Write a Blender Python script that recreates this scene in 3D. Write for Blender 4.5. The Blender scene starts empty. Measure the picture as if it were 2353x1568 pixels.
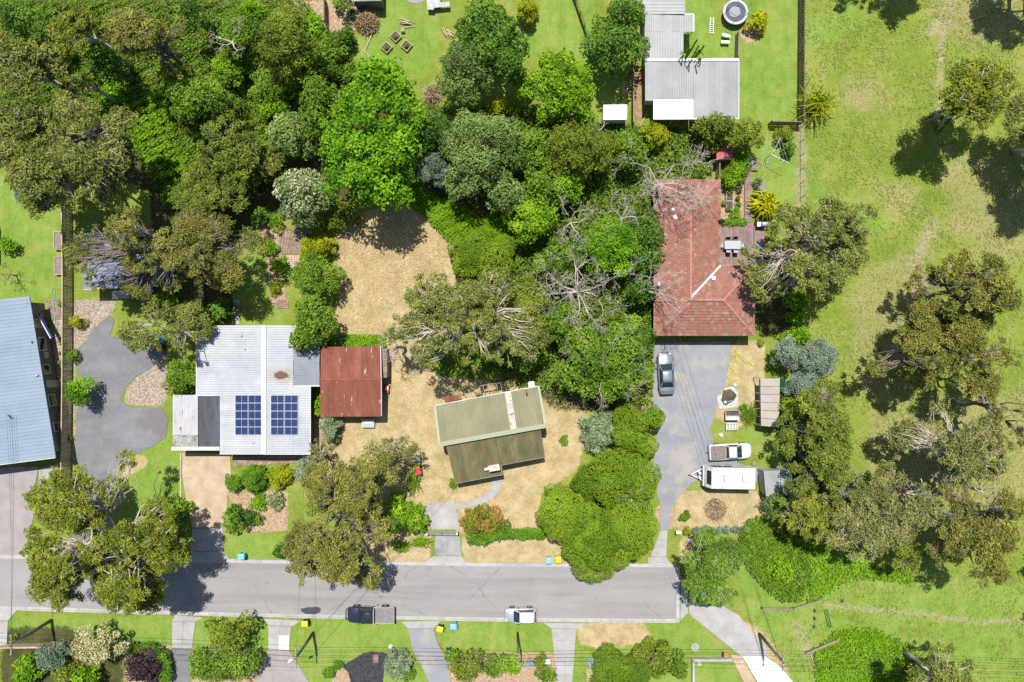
import bpy, math, random
import numpy as np
from mathutils import Vector, Matrix

# ------------------------------------------------------------------ layout scale
H = 79.0            # drone height above the ground (m)
S = 19.877          # survey units per metre on the ground
CX, CY = 1176.5, 784.0
COLS = (0.0, 579.8, 1159.5, 1756.7)
ROWS = (0.0, 381.0, 770.3, 1170.3)
def W(fx, fy, z=0.0):
    k = (H - z) / H / S
    return ((fx - CX) * k, -(fy - CY) * k)
def W3(fx, fy, z=0.0):
    x, y = W(fx, fy, z); return Vector((x, y, z))
def T(c, r, x, y):
    s = 0.4436 if (c, r) == (3, 3) else 0.25352
    return (COLS[c] + x * s, ROWS[r] + y * s)
def TP(c, r, pts):
    return [T(c, r, x, y) for x, y in pts]

# ------------------------------------------------------------------ camera, sky, sun, exposure
scene = bpy.context.scene
COL = scene.collection
cd = bpy.data.cameras.new('camera'); cam = bpy.data.objects.new('camera', cd); COL.objects.link(cam)
cam.location = (0, 0, H); cam.rotation_euler = (0, 0, 0)
cd.sensor_width = 36.0; cd.sensor_fit = 'HORIZONTAL'
cd.lens = 18.0 / ((2353 / 2 / S) / H)
cd.clip_end = 3000
scene.camera = cam
SUN_EL, SUN_SH = math.radians(68), math.radians(9)     # elevation; shadows fall 9 deg right of straight down
world = bpy.data.worlds.new('World'); scene.world = world; world.use_nodes = True
wn = world.node_tree.nodes; wl = world.node_tree.links
sky = wn.new('ShaderNodeTexSky'); sky.sky_type = 'NISHITA'; sky.sun_disc = False
sky.sun_elevation = SUN_EL; sky.sun_rotation = -SUN_SH
wl.new(sky.outputs[0], wn['Background'].inputs[0]); wn['Background'].inputs[1].default_value = 0.085
sd = bpy.data.lights.new('sun', 'SUN'); sun = bpy.data.objects.new('sun', sd); COL.objects.link(sun)
sd.energy = 4.6; sd.angle = math.radians(0.53); sd.color = (1.0, 0.96, 0.89)
ld = Vector((math.sin(SUN_SH) * math.cos(SUN_EL), -math.cos(SUN_SH) * math.cos(SUN_EL), -math.sin(SUN_EL)))
sun.rotation_euler = ld.to_track_quat('-Z', 'Y').to_euler(); sun.location = (-20, 60, 120)
vs = scene.view_settings
vs.view_transform = 'Standard'; vs.look = 'None'; vs.exposure = 0.55; vs.gamma = 1.0; vs.use_curve_mapping = False
scene.render.engine = 'CYCLES'
cy = scene.cycles
cy.max_bounces = 5; cy.diffuse_bounces = 2; cy.glossy_bounces = 2; cy.transmission_bounces = 3; cy.transparent_max_bounces = 6
cy.use_denoising = False; cy.caustics_reflective = False; cy.caustics_refractive = False
RNG = np.random.default_rng(7); random.seed(7)

# ------------------------------------------------------------------ materials
def rgba(c): return (c[0], c[1], c[2], 1.0)
MATS = {}
class NT:
    def __init__(s, name):
        s.m = bpy.data.materials.new(name); s.m.use_nodes = True
        s.n = s.m.node_tree.nodes; s.l = s.m.node_tree.links
        s.p = s.n['Principled BSDF']; s.out = s.n['Material Output']
        MATS[name] = s.m
    def node(s, t, **kw):
        x = s.n.new(t)
        for k, v in kw.items(): setattr(x, k, v)
        return x
    def pos(s, scale=1.0, sx=1, sy=1, sz=1):
        if not hasattr(s, 'g'): s.g = s.node('ShaderNodeNewGeometry')
        mp = s.node('ShaderNodeMapping'); s.l.new(s.g.outputs['Position'], mp.inputs[0])
        mp.inputs['Scale'].default_value = (scale * sx, scale * sy, scale * sz)
        return mp.outputs[0]
    def noise(s, vec, scale=1.0, detail=4, rough=0.55):
        x = s.node('ShaderNodeTexNoise'); x.inputs['Scale'].default_value = scale
        x.inputs['Detail'].default_value = detail; x.inputs['Roughness'].default_value = rough
        s.l.new(vec, x.inputs['Vector']); return x.outputs[0]
    def ramp(s, fac, stops):
        r = s.node('ShaderNodeValToRGB'); e = r.color_ramp.elements
        while len(e) < len(stops): e.new(0.5)
        for i, (p, c) in enumerate(stops):
            e[i].position = p; e[i].color = rgba(c) if len(c) == 3 else c
        s.l.new(fac, r.inputs[0]); return r.outputs[0]
    def mix(s, fac, a, b, mode='MIX'):
        m = s.node('ShaderNodeMix', data_type='RGBA', blend_type=mode)
        for sock, v in ((m.inputs[0], fac), (m.inputs[6], a), (m.inputs[7], b)):
            if isinstance(v, (int, float)): sock.default_value = v
            elif isinstance(v, tuple): sock.default_value = rgba(v)
            else: s.l.new(v, sock)
        return m.outputs[2]
    def math(s, op, a, b=0.0, c=0.0, clamp=False):
        m = s.node('ShaderNodeMath', operation=op); m.use_clamp = clamp
        for i, v in enumerate((a, b, c)):
            if isinstance(v, (int, float)): m.inputs[i].default_value = v
            else: s.l.new(v, m.inputs[i])
        return m.outputs[0]
    def step(s, v, lo, hi):
        m = s.node('ShaderNodeMapRange', interpolation_type='SMOOTHSTEP')
        s.l.new(v, m.inputs[0]); m.inputs[1].default_value = lo; m.inputs[2].default_value = hi
        return m.outputs[0]
    def attr(s, name):
        a = s.node('ShaderNodeAttribute'); a.attribute_name = name; return a.outputs['Fac']
    def bump(s, h, strength=0.4, dist=0.05):
        b = s.node('ShaderNodeBump'); b.inputs['Strength'].default_value = strength; b.inputs['Distance'].default_value = dist
        s.l.new(h, b.inputs['Height']); s.l.new(b.outputs[0], s.p.inputs['Normal'])
    def base(s, c):
        if isinstance(c, tuple): s.p.inputs['Base Color'].default_value = rgba(c)
        else: s.l.new(c, s.p.inputs['Base Color'])
    def fin(s, rough=0.7, metal=0.0, spec=0.4):
        s.p.inputs['Roughness'].default_value = rough; s.p.inputs['Metallic'].default_value = metal
        s.p.inputs['Specular IOR Level'].default_value = spec
        return s.m

def surf(name, c1, c2, scale=1.5, rough=0.75, metal=0.0, spec=0.3, fine=14.0, grain=0.25, bump=0.2, rand=0.0, stretch=(1, 1, 1), stain=None, sfac=(0.58, 0.72), sscale=0.6):
    """two-tone noise surface, finer grain, optional per-object variation and shaped stains"""
    n = NT(name)
    v = n.pos(1.0, *stretch)
    a = n.noise(v, scale, 5, 0.6)
    col = n.ramp(a, [(0.3, c1), (0.7, c2)])
    f = n.noise(n.pos(), fine, 3, 0.6)
    g = n.math('MULTIPLY_ADD', f, 2 * grain, 1 - grain)
    col = n.mix(1.0, col, n.ramp(g, [(0, (0, 0, 0)), (1, (1, 1, 1))]) if False else g, 'MULTIPLY')
    if stain:
        s = n.noise(n.pos(1.0, *stretch), sscale, 6, 0.65)
        col = n.mix(n.step(s, *sfac), col, stain)
    if rand:
        oi = n.node('ShaderNodeObjectInfo')
        r = n.math('MULTIPLY_ADD', oi.outputs['Random'], 2 * rand, 1 - rand)
        col = n.mix(1.0, col, r, 'MULTIPLY')
    n.base(col)
    if bump: n.bump(f, bump, 0.03)
    return n.fin(rough, metal, spec)
def plain(name, c, rough=0.5, metal=0.0, spec=0.5, coat=0.0):
    n = NT(name)
    f = n.noise(n.pos(), 6.0, 3, 0.6)
    n.base(n.mix(1.0, c, n.math('MULTIPLY_ADD', f, 0.24, 0.88), 'MULTIPLY'))
    if coat: n.p.inputs['Coat Weight'].default_value = coat; n.p.inputs['Coat Roughness'].default_value = 0.06
    return n.fin(rough, metal, spec)
def glass(name, c=(0.02, 0.03, 0.04), rough=0.06):
    n = NT(name); n.base(c); return n.fin(rough, 0.0, 0.8)
def leafmat(name, c0, c1, c2, trans=0.3, rough=0.55):
    n = NT(name)
    t = n.attr('tint')
    col = n.ramp(t, [(0.05, c0), (0.5, c1), (0.95, c2)])
    big = n.noise(n.pos(), 0.55, 2, 0.5)
    col = n.mix(1.0, col, n.math('MULTIPLY_ADD', big, 0.5, 0.75), 'MULTIPLY')
    n.base(col); n.fin(rough, 0, 0.16)
    tr = n.node('ShaderNodeBsdfTranslucent'); n.l.new(n.mix(1.0, col, (1.08, 1.15, 0.7), 'MULTIPLY'), tr.inputs[0])
    mx = n.node('ShaderNodeMixShader'); mx.inputs[0].default_value = trans
    n.l.new(n.p.outputs[0], mx.inputs[1]); n.l.new(tr.outputs[0], mx.inputs[2]); n.l.new(mx.outputs[0], n.out.inputs[0])
    return n.m

# ------------------------------------------------------------------ mesh helpers
def np_mesh(name, verts, faces_flat, sizes, mats=(), mat_idx=None, smooth=False, tint=None):
    me = bpy.data.meshes.new(name)
    nv = len(verts); nl = len(faces_flat); nf = len(sizes)
    me.vertices.add(nv); me.vertices.foreach_set('co', np.ascontiguousarray(verts, dtype=np.float32).ravel())
    me.loops.add(nl); me.loops.foreach_set('vertex_index', np.ascontiguousarray(faces_flat, dtype=np.int32))
    me.polygons.add(nf)
    st = np.zeros(nf, dtype=np.int32); st[1:] = np.cumsum(sizes)[:-1]
    me.polygons.foreach_set('loop_start', st)
    for m in mats: me.materials.append(m)
    if mat_idx is not None: me.polygons.foreach_set('material_index', np.ascontiguousarray(mat_idx, dtype=np.int32))
    me.update(calc_edges=True)
    me.polygons.foreach_set('use_smooth', np.full(nf, bool(smooth)))
    if tint is not None:
        a = me.attributes.new('tint', 'FLOAT', 'FACE'); a.data.foreach_set('value', np.ascontiguousarray(tint, dtype=np.float32))
    return me

OFF = {}
def link(o, parent=None):
    COL.objects.link(o)
    if parent is not None:
        o.parent = parent; OFF[o.name] = OFF.get(parent.name, Vector((0, 0, 0)))
    return o
def tag(o, label=None, cat=None, group=None, kind=None):
    if label: o['label'] = label
    if cat: o['category'] = cat
    if group: o['group'] = group
    if kind: o['kind'] = kind
    return o
def thing(name, label, cat, loc=(0, 0, 0), rz=0.0, group=None):
    o = bpy.data.objects.new(name, None); o.empty_display_size = 0.3
    o.location = loc; o.rotation_euler = (0, 0, rz); COL.objects.link(o)
    OFF[o.name] = Vector(loc)
    return tag(o, label, cat, group)
CACHE = {}
class MB:
    def __init__(s): s.v = []; s.f = []; s.m = []
    def add(s, vs, fs, mi=0):
        b = len(s.v); s.v += [tuple(p) for p in vs]
        for f in fs: s.f.append([b + i for i in f]); s.m.append(mi)
        return s
    def box(s, c, d, rz=0.0, mi=0, M=None):
        x, y, z = d[0] / 2, d[1] / 2, d[2] / 2
        pts = [Vector((a * x, b * y, e * z)) for e in (-1, 1) for b in (-1, 1) for a in (-1, 1)]
        R = M if M is not None else Matrix.Rotation(rz, 3, 'Z')
        pts = [R @ p + Vector(c) for p in pts]
        return s.add(pts, [(0, 2, 3, 1), (4, 5, 7, 6), (0, 1, 5, 4), (2, 6, 7, 3), (0, 4, 6, 2), (1, 3, 7, 5)], mi)
    def beam(s, p, q, w, h, mi=0, up=(0, 0, 1)):
        p, q = Vector(p), Vector(q); d = q - p; L = d.length
        if L < 1e-5: return s
        x = d / L; y = Vector(up).cross(x)
        if y.length < 1e-4: y = Vector((0, 1, 0)).cross(x)
        y.normalize(); z = x.cross(y)
        M = Matrix((x, y, z)).transposed()
        return s.box((p + q) / 2, (L, w, h), M=M, mi=mi)
    def prism(s, poly, z0, z1, mi=0, top=None):
        n = len(poly)
        a = sum(poly[i][0] * poly[(i + 1) % n][1] - poly[(i + 1) % n][0] * poly[i][1] for i in range(n))
        if a < 0: poly = poly[::-1]
        vs = [(x, y, z0) for x, y in poly] + [(x, y, z1 if top is None else top[i]) for i, (x, y) in enumerate(poly)]
        fs = [tuple(range(n))[::-1], tuple(range(n, 2 * n))] + [(i, (i + 1) % n, n + (i + 1) % n, n + i) for i in range(n)]
        return s.add(vs, fs, mi)
    def sheet(s, poly3, mi=0):
        return s.add(poly3, [tuple(range(len(poly3)))], mi)
    def tube(s, pts, rad, n=6, mi=0, cap=True):
        pts = [Vector(p) for p in pts]; k = len(pts)
        if isinstance(rad, (int, float)): rad = [rad] * k
        vs = []
        for i in range(k):
            d = (pts[min(i + 1, k - 1)] - pts[max(i - 1, 0)])
            if d.length < 1e-6: d = Vector((0, 0, 1))
            d.normalize(); a = d.orthogonal().normalized() if abs(d.z) > 0.95 else Vector((0, 0, 1)).cross(d).normalized()
            b = d.cross(a)
            for j in range(n):
                t = 2 * math.pi * j / n
                vs.append(pts[i] + (a * math.cos(t) + b * math.sin(t)) * rad[i])
        fs = [(i * n + j, i * n + (j + 1) % n, (i + 1) * n + (j + 1) % n, (i + 1) * n + j) for i in range(k - 1) for j in range(n)]
        if cap: fs += [tuple(range(n))[::-1], tuple((k - 1) * n + j for j in range(n))]
        return s.add(vs, fs, mi)
    def cyl(s, c, r, z0, z1, n=16, r2=None, mi=0):
        return s.tube([(c[0], c[1], z0), (c[0], c[1], z1)], [r, r if r2 is None else r2], n, mi)
    def ring(s, c, r, w, h, n=32, mi=0, e=1.0):
        vs = []
        for i in range(n):
            t = 2 * math.pi * i / n
            for rr, z in ((r - w / 2, -h / 2), (r + w / 2, -h / 2), (r + w / 2, h / 2), (r - w / 2, h / 2)):
                vs.append((c[0] + rr * math.cos(t), c[1] + rr * e * math.sin(t), c[2] + z))
        fs = []
        for i in range(n):
            j = (i + 1) % n
            for k in range(4): fs.append((i * 4 + k, j * 4 + k, j * 4 + (k + 1) % 4, i * 4 + (k + 1) % 4))
        return s.add(vs, fs, mi)
    def loft(s, secs, mi=0, cap=True):
        n = len(secs[0]); vs = [p for q in secs for p in q]
        fs = [(i * n + j, i * n + (j + 1) % n, (i + 1) * n + (j + 1) % n, (i + 1) * n + j) for i in range(len(secs) - 1) for j in range(n)]
        if cap: fs += [tuple(range(n))[::-1], tuple((len(secs) - 1) * n + j for j in range(n))]
        return s.add(vs, fs, mi)
    def mesh(s, name, mats, smooth=False, off=None):
        v = np.array([tuple(p) for p in s.v], dtype=np.float32).reshape(-1, 3)
        if off is not None: v = v - np.array(off, dtype=np.float32)
        fl = [i for f in s.f for i in f]; sz = [len(f) for f in s.f]
        if not isinstance(mats, (list, tuple)): mats = [mats]
        return np_mesh(name, v, fl, sz, mats, s.m, smooth)
    def build(s, name, mats, parent=None, smooth=False, local=False, bevel=0.0):
        off = None if (local or parent is None) else OFF.get(parent.name)
        o = bpy.data.objects.new(name, s.mesh(name, mats, smooth, off)); link(o, parent)
        if bevel:
            b = o.modifiers.new('edge', 'BEVEL'); b.width = bevel; b.segments = 2; b.limit_method = 'ANGLE'
        return o
def piece(name, me, parent, loc, M=None, scale=None, rz=None):
    o = bpy.data.objects.new(name, me); link(o, parent)
    l = Vector(loc) - OFF.get(parent.name, Vector((0, 0, 0)))
    if M is not None:
        m4 = M.to_4x4(); m4.translation = l
        if scale: m4 = m4 @ Matrix.Diagonal((*scale, 1))
        o.matrix_local = m4
    else:
        o.location = l
        if rz is not None: o.rotation_euler = (0, 0, rz)
        if scale: o.scale = scale
    return o
def struct(name, mb, mats, smooth=False):
    o = mb.build(name, mats, None, smooth); o['kind'] = 'structure'; OFF[o.name] = Vector((0, 0, 0)); return o
UNIT = {}
def unit_box(mat):
    if mat.name not in UNIT: UNIT[mat.name] = MB().box((0, 0, 0), (1, 1, 1)).mesh('piece', mat)
    return UNIT[mat.name]
def frame3(p, q, up=(0, 0, 1)):
    x = (Vector(q) - Vector(p)).normalized(); y = Vector(up).cross(x).normalized(); return Matrix((x, y, x.cross(y))).transposed()

def smooth_closed(pts, step=6.0, jit=0.0, rng=random):
    """resample a closed outline (survey units) and roughen it"""
    out = []
    n = len(pts)
    for i in range(n):
        a, b = pts[i], pts[(i + 1) % n]
        L = math.dist(a, b); k = max(1, int(L / step))
        for j in range(k):
            t = j / k; out.append((a[0] + (b[0] - a[0]) * t + rng.uniform(-jit, jit), a[1] + (b[1] - a[1]) * t + rng.uniform(-jit, jit)))
    return out
def round_poly(pts, it=2):
    for _ in range(it):
        o = []
        for i in range(len(pts)):
            a, b = pts[i], pts[(i + 1) % len(pts)]
            o += [(a[0] * .75 + b[0] * .25, a[1] * .75 + b[1] * .25), (a[0] * .25 + b[0] * .75, a[1] * .25 + b[1] * .75)]
        pts = o
    return pts
def inpoly(x, y, poly):
    ins = np.zeros(x.shape, bool); n = len(poly)
    for i in range(n):
        x1, y1 = poly[i]; x2, y2 = poly[(i + 1) % n]
        if y1 == y2: continue
        c = ((y1 > y) != (y2 > y)) & (x < (x2 - x1) * (y - y1) / (y2 - y1) + x1)
        ins ^= c
    return ins

# palette -----------------------------------------------------------
M_white_roof = surf('white_roof_metal', (0.31, 0.33, 0.355), (0.41, 0.425, 0.44), 0.5, 0.5, 0.0, 0.3, 9, 0.12, 0.1, 0.05, stain=(0.20, 0.21, 0.22), sfac=(0.62, 0.8), sscale=1.2)
M_grey_roof = surf('grey_roof_metal', (0.24, 0.25, 0.255), (0.31, 0.315, 0.315), 0.5, 0.5, 0.0, 0.3, 9, 0.12, 0.1, 0.06, stain=(0.17, 0.17, 0.155), sfac=(0.6, 0.8), sscale=0.9)
M_blue_roof = surf('pale_blue_roof_metal', (0.18, 0.235, 0.295), (0.225, 0.28, 0.335), 0.4, 0.45, 0.0, 0.4, 8, 0.1, 0.1, 0.03)
M_navy_roof = surf('slate_blue_roof_metal', (0.12, 0.15, 0.22), (0.20, 0.23, 0.31), 0.6, 0.4, 0.0, 0.5, 9, 0.15, 0.1, 0.08, stain=(0.6, 0.6, 0.62), sfac=(0.60, 0.66), sscale=0.8)
M_rust_roof = surf('rusted_roof_metal', (0.16, 0.055, 0.036), (0.25, 0.095, 0.065), 0.9, 0.85, 0.0, 0.1, 12, 0.3, 0.2, 0.12, stretch=(1.5, 0.35, 1), stain=(0.42, 0.37, 0.34), sfac=(0.63, 0.68), sscale=1.9)
M_rusty_white = surf('white_roof_with_rust', (0.33, 0.335, 0.35), (0.43, 0.435, 0.45), 0.8, 0.6, 0.0, 0.2, 10, 0.15, 0.1, 0.05, stretch=(1.6, 0.5, 1), stain=(0.25, 0.07, 0.04), sfac=(0.60, 0.63), sscale=1.5)
M_green_roof = surf('pale_green_roof_metal', (0.168, 0.166, 0.098), (0.215, 0.208, 0.13), 0.6, 0.65, 0.0, 0.2, 10, 0.12, 0.1, 0.06)
M_green_rust = surf('weathered_green_roof_metal', (0.10, 0.098, 0.046), (0.165, 0.155, 0.08), 1.0, 0.8, 0.0, 0.15, 12, 0.2, 0.15, 0.12, stretch=(1.6, 0.6, 1), stain=(0.22, 0.075, 0.04), sfac=(0.575, 0.62), sscale=1.7)
M_cap_green = plain('pale_green_capping', (0.27, 0.28, 0.19), 0.6)
M_white_trim = plain('white_trim', (0.52, 0.53, 0.54), 0.5)
M_poly = surf('dark_polycarbonate', (0.05, 0.055, 0.065), (0.10, 0.10, 0.11), 0.9, 0.35, 0.0, 0.5, 8, 0.2, 0.05, 0.1, stretch=(2, .4, 1))
M_polygrey = surf('grey_polycarbonate', (0.15, 0.17, 0.20), (0.21, 0.23, 0.26), 0.9, 0.35, 0.0, 0.5, 8, 0.2, 0.05, 0.1)
M_clear_white = plain('white_translucent_roofing', (0.85, 0.86, 0.87), 0.4)
M_beige_cloth = surf('beige_shade_cloth', (0.31, 0.28, 0.245), (0.38, 0.345, 0.305), 0.8, 0.9, 0, 0.1, 14, 0.12, 0.1, 0.04)
M_red_shed = surf('red_painted_roof', (0.36, 0.09, 0.08), (0.46, 0.14, 0.13), 1.2, 0.6, 0, 0.3, 12, 0.15, 0.1, 0.08, stain=(0.6, 0.4, 0.36), sfac=(0.7, 0.75), sscale=2)
M_wall_cream = surf('cream_weatherboard', (0.42, 0.38, 0.30), (0.50, 0.46, 0.38), 1, 0.8)
M_wall_white = surf('white_weatherboard', (0.62, 0.62, 0.60), (0.70, 0.70, 0.68), 1, 0.8)
M_wall_brick = surf('brown_brick', (0.18, 0.09, 0.06), (0.27, 0.14, 0.09), 2, 0.9, fine=22)
M_wall_grey = surf('grey_weatherboard', (0.14, 0.13, 0.13), (0.2, 0.19, 0.18), 1, 0.8)
M_wall_green = surf('faded_green_weatherboard', (0.2, 0.22, 0.15), (0.28, 0.3, 0.2), 1, 0.8)
M_tin = surf('galvanised_tin', (0.3, 0.32, 0.34), (0.45, 0.46, 0.48), 1, 0.45, 0.3)
M_glass = glass('window_glass')
M_carglass = glass('car_glass', (0.015, 0.03, 0.04), 0.04)
M_frame = plain('white_window_frame', (0.7, 0.7, 0.7), 0.5)
M_wood = surf('weathered_timber', (0.17, 0.13, 0.10), (0.27, 0.21, 0.16), 2, 0.85, fine=20, grain=0.3, rand=0.2)
M_wood_brown = surf('brown_paling_timber', (0.36, 0.275, 0.175), (0.50, 0.40, 0.27), 2, 0.9, fine=16, grain=0.3, rand=0.25)
M_wood_dark = surf('brown_fence_timber', (0.10, 0.075, 0.05), (0.17, 0.13, 0.09), 2, 0.9, fine=16, grain=0.3, rand=0.28)
M_wood_pale = surf('pale_timber', (0.38, 0.29, 0.19), (0.5, 0.4, 0.28), 2, 0.85, rand=0.15)
M_wood_yellow = surf('new_pine_timber', (0.5, 0.36, 0.13), (0.6, 0.44, 0.18), 2, 0.8, rand=0.12)
M_deck = surf('grey_brown_decking', (0.17, 0.115, 0.105), (0.27, 0.19, 0.175), 1.2, 0.8, fine=18, grain=0.25, rand=0.16)
M_pole = surf('grey_pole_timber', (0.10, 0.09, 0.08), (0.19, 0.17, 0.15), 2, 0.9, stretch=(1, 1, .3))
M_steel = plain('grey_steel', (0.35, 0.36, 0.37), 0.4, 0.6)
M_dark = plain('dark_rubber', (0.015, 0.015, 0.016), 0.85, 0, 0.2)
M_black = plain('black_plastic', (0.02, 0.021, 0.023), 0.45)
M_white_p = plain('white_plastic', (0.72, 0.72, 0.72), 0.4)
M_conc = surf('pale_concrete', (0.26, 0.255, 0.25), (0.36, 0.35, 0.34), 0.7, 0.9, fine=10, grain=0.15, rand=0.06, stain=(0.19, 0.185, 0.18), sfac=(0.6, 0.78), sscale=0.5)
M_conc_white = surf('new_white_concrete', (0.52, 0.51, 0.49), (0.6, 0.59, 0.57), 0.7, 0.9, fine=10, grain=0.06)
M_kerb = surf('kerb_concrete', (0.29, 0.28, 0.27), (0.40, 0.39, 0.375), 0.9, 0.9, fine=9, grain=0.2, rand=0.07)
M_paver = surf('brown_paver', (0.2, 0.14, 0.11), (0.31, 0.23, 0.18), 1.5, 0.9, fine=14, grain=0.25, rand=0.2)
M_brick = surf('red_brick', (0.3, 0.11, 0.07), (0.4, 0.17, 0.11), 2, 0.9, rand=0.2)
M_soil = surf('dark_soil', (0.06, 0.045, 0.035), (0.12, 0.09, 0.07), 3, 1.0, fine=16, grain=0.4, bump=0.6)
M_stone = surf('pale_stone', (0.4, 0.37, 0.31), (0.55, 0.52, 0.45), 3, 0.9, rand=0.15)
M_wire = plain('dark_cable', (0.03, 0.03, 0.032), 0.6)
M_blue_lid = plain('blue_plastic', (0.05, 0.27, 0.55), 0.45)
M_pale_blue = plain('pale_blue_plastic', (0.16, 0.42, 0.68), 0.45)
M_yel_lid = plain('yellow_plastic', (0.75, 0.50, 0.01), 0.45)
M_red_lid = plain('red_plastic', (0.55, 0.03, 0.07), 0.45)
M_green_body = plain('dark_green_plastic', (0.012, 0.045, 0.03), 0.5)
M_teal = plain('teal_panel', (0.03, 0.24, 0.19), 0.5)
M_lime = plain('lime_plastic', (0.4, 0.65, 0.03), 0.5)
# ------------------------------------------------------------------ ground
def ground_material():
    n = NT('ground_cover')
    p = n.pos()
    big = n.noise(p, 0.16, 5, 0.6); mid = n.noise(p, 0.7, 5, 0.65); fine = n.noise(p, 5.0, 4, 0.7); vf = n.noise(p, 16.0, 2, 0.6)
    edge = n.math('MULTIPLY', n.math('SUBTRACT', n.noise(p, 1.1, 8, 0.75), 0.5), 1.7)
    def mask(name, lo=0.38, hi=0.62): return n.step(n.math('ADD', n.attr(name), edge), lo, hi)
    def tone(a, b, c, s1=mid, lo=0.3, hi=0.7):
        return n.ramp(n.math('ADD', n.math('MULTIPLY', s1, 0.6), n.math('MULTIPLY', fine, 0.4)), [(lo, a), (0.5, b), (hi, c)])
    reserve = tone((0.085, 0.16, 0.014), (0.17, 0.22, 0.032), (0.285, 0.275, 0.09), n.math('ADD', n.math('MULTIPLY', big, 0.6), n.math('MULTIPLY', mid, 0.4)), 0.36, 0.64)
    lawn_dry = n.step(n.noise(p, 0.30, 7, 0.72), 0.50, 0.70)
    reserve = n.mix(n.math('MULTIPLY', n.step(mid, 0.54, 0.72), 0.6), reserve, (0.27, 0.22, 0.105))
    lawn = tone((0.095, 0.175, 0.018), (0.165, 0.25, 0.04), (0.255, 0.30, 0.085), n.math('ADD', n.math('MULTIPLY', big, 0.5), n.math('MULTIPLY', mid, 0.5)), 0.36, 0.66)
    lawn = n.mix(n.math('MULTIPLY', lawn_dry, 0.55), lawn, (0.29, 0.27, 0.09))
    streak = n.noise(n.pos(1, 1.6, .22, 1), 0.8, 4, 0.6)
    lawn = n.mix(n.math('MULTIPLY', n.step(streak, 0.45, 0.7), 0.35), lawn, (0.10, 0.17, 0.02))
    dry = tone((0.26, 0.195, 0.09), (0.385, 0.30, 0.16), (0.47, 0.385, 0.235), mid, 0.34, 0.64)
    dry = n.mix(n.math('MULTIPLY', n.step(n.noise(p, 0.42, 5, 0.65), 0.47, 0.66), 0.6), dry, (0.235, 0.215, 0.095))
    tan = tone((0.17, 0.135, 0.06), (0.27, 0.225, 0.115), (0.38, 0.32, 0.20), fine, 0.34, 0.66)
    mulch = tone((0.20, 0.125, 0.07), (0.345, 0.245, 0.155), (0.45, 0.35, 0.24), fine, 0.34, 0.66)
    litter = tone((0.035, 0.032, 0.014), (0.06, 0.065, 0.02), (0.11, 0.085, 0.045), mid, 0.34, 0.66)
    sand = tone((0.22, 0.165, 0.105), (0.32, 0.25, 0.175), (0.42, 0.345, 0.26), fine, 0.34, 0.66)
    bark = tone((0.16, 0.12, 0.09), (0.30, 0.24, 0.185), (0.45, 0.39, 0.32), fine, 0.34, 0.66)
    c = reserve
    rag = n.math('MULTIPLY', n.math('SUBTRACT', n.noise(p, 0.33, 6, 0.7), 0.5), 2.6)
    c = n.mix(n.math('MULTIPLY', n.step(n.math('ADD', n.math('ADD', n.attr('tan'), rag), edge), 0.35, 1.3), 0.55), c, tan)
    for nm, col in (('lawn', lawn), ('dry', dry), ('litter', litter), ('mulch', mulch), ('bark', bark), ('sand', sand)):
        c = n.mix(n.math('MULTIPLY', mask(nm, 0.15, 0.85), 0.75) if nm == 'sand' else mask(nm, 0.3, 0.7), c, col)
    c = n.mix(1.0, c, n.math('MULTIPLY_ADD', vf, 0.7, 0.65), 'MULTIPLY')
    n.base(c)
    n.bump(n.math('ADD', fine, n.math('MULTIPLY', vf, 0.5)), 0.55, 0.10)
    return n.fin(0.95, 0, 0.1)

LAWN = [
 [(-60,395),(145,395),(147,660),(118,668),(100,690),(-60,690)],
 TP(1,0,[(1230,-60),(1640,-60),(1690,150),(1700,380),(1640,500),(1600,700),(1450,700),(1380,560),(940,560),(900,420),(960,300),(1140,250),(1200,100)]),
 TP(2,0,[(320,-80),(800,-80),(820,300),(880,560),(1050,700),(1060,940),(860,960),(860,700),(700,560),(420,400),(180,560),(10,920),(-60,900),(0,640),(180,300),(320,150)]),
 [(1640,100),(1640,-20),(1560,-20),(1560,130),(1697,138),(1697,282),(1838,282),(1838,-20),(1720,-20)],
 [(-40,1420),(1320,1425),(1320,1500),(1180,1500),(1020,1495),(1000,1568),(690,1600),(650,1490),(300,1488),(-40,1480)],
 [(1480,1430),(1580,1420),(1690,1520),(1700,1600),(1300,1600),(1320,1500),(1480,1480)],
 [(512,1226),(660,1226),(670,1290),(520,1290)],
 [(275,1062),(330,1012),(380,1005),(392,905),(400,1040),(415,1060),(425,1160),(440,1230),(440,1280),(330,1290),(300,1200)],
 [(1742,325),(1830,330),(1836,470),(1760,480),(1740,400)],
 [(1690,985),(1740,975),(1810,1000),(1820,1068),(1750,1068),(1725,1020)],
 [(530,540),(650,545),(652,600),(640,640),(655,745),(500,748),(520,640)],
 [(1700,1260),(1850,1250),(2110,1300),(2400,1360),(2400,1620),(1840,1620),(1720,1420),(1690,1330)],
 [(1835,40),(1960,0),(1980,60),(1850,120)], [(1845,310),(1900,440),(1990,470),(2060,520),(2000,540),(1850,450)],
 TP(1,2,[(1290,200),(1400,260),(1500,420),(1600,700),(1640,900),(1700,1300),(1720,1480),(1600,1480),(1560,1100),(1480,800),(1330,560),(1270,300)]),
]
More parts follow.
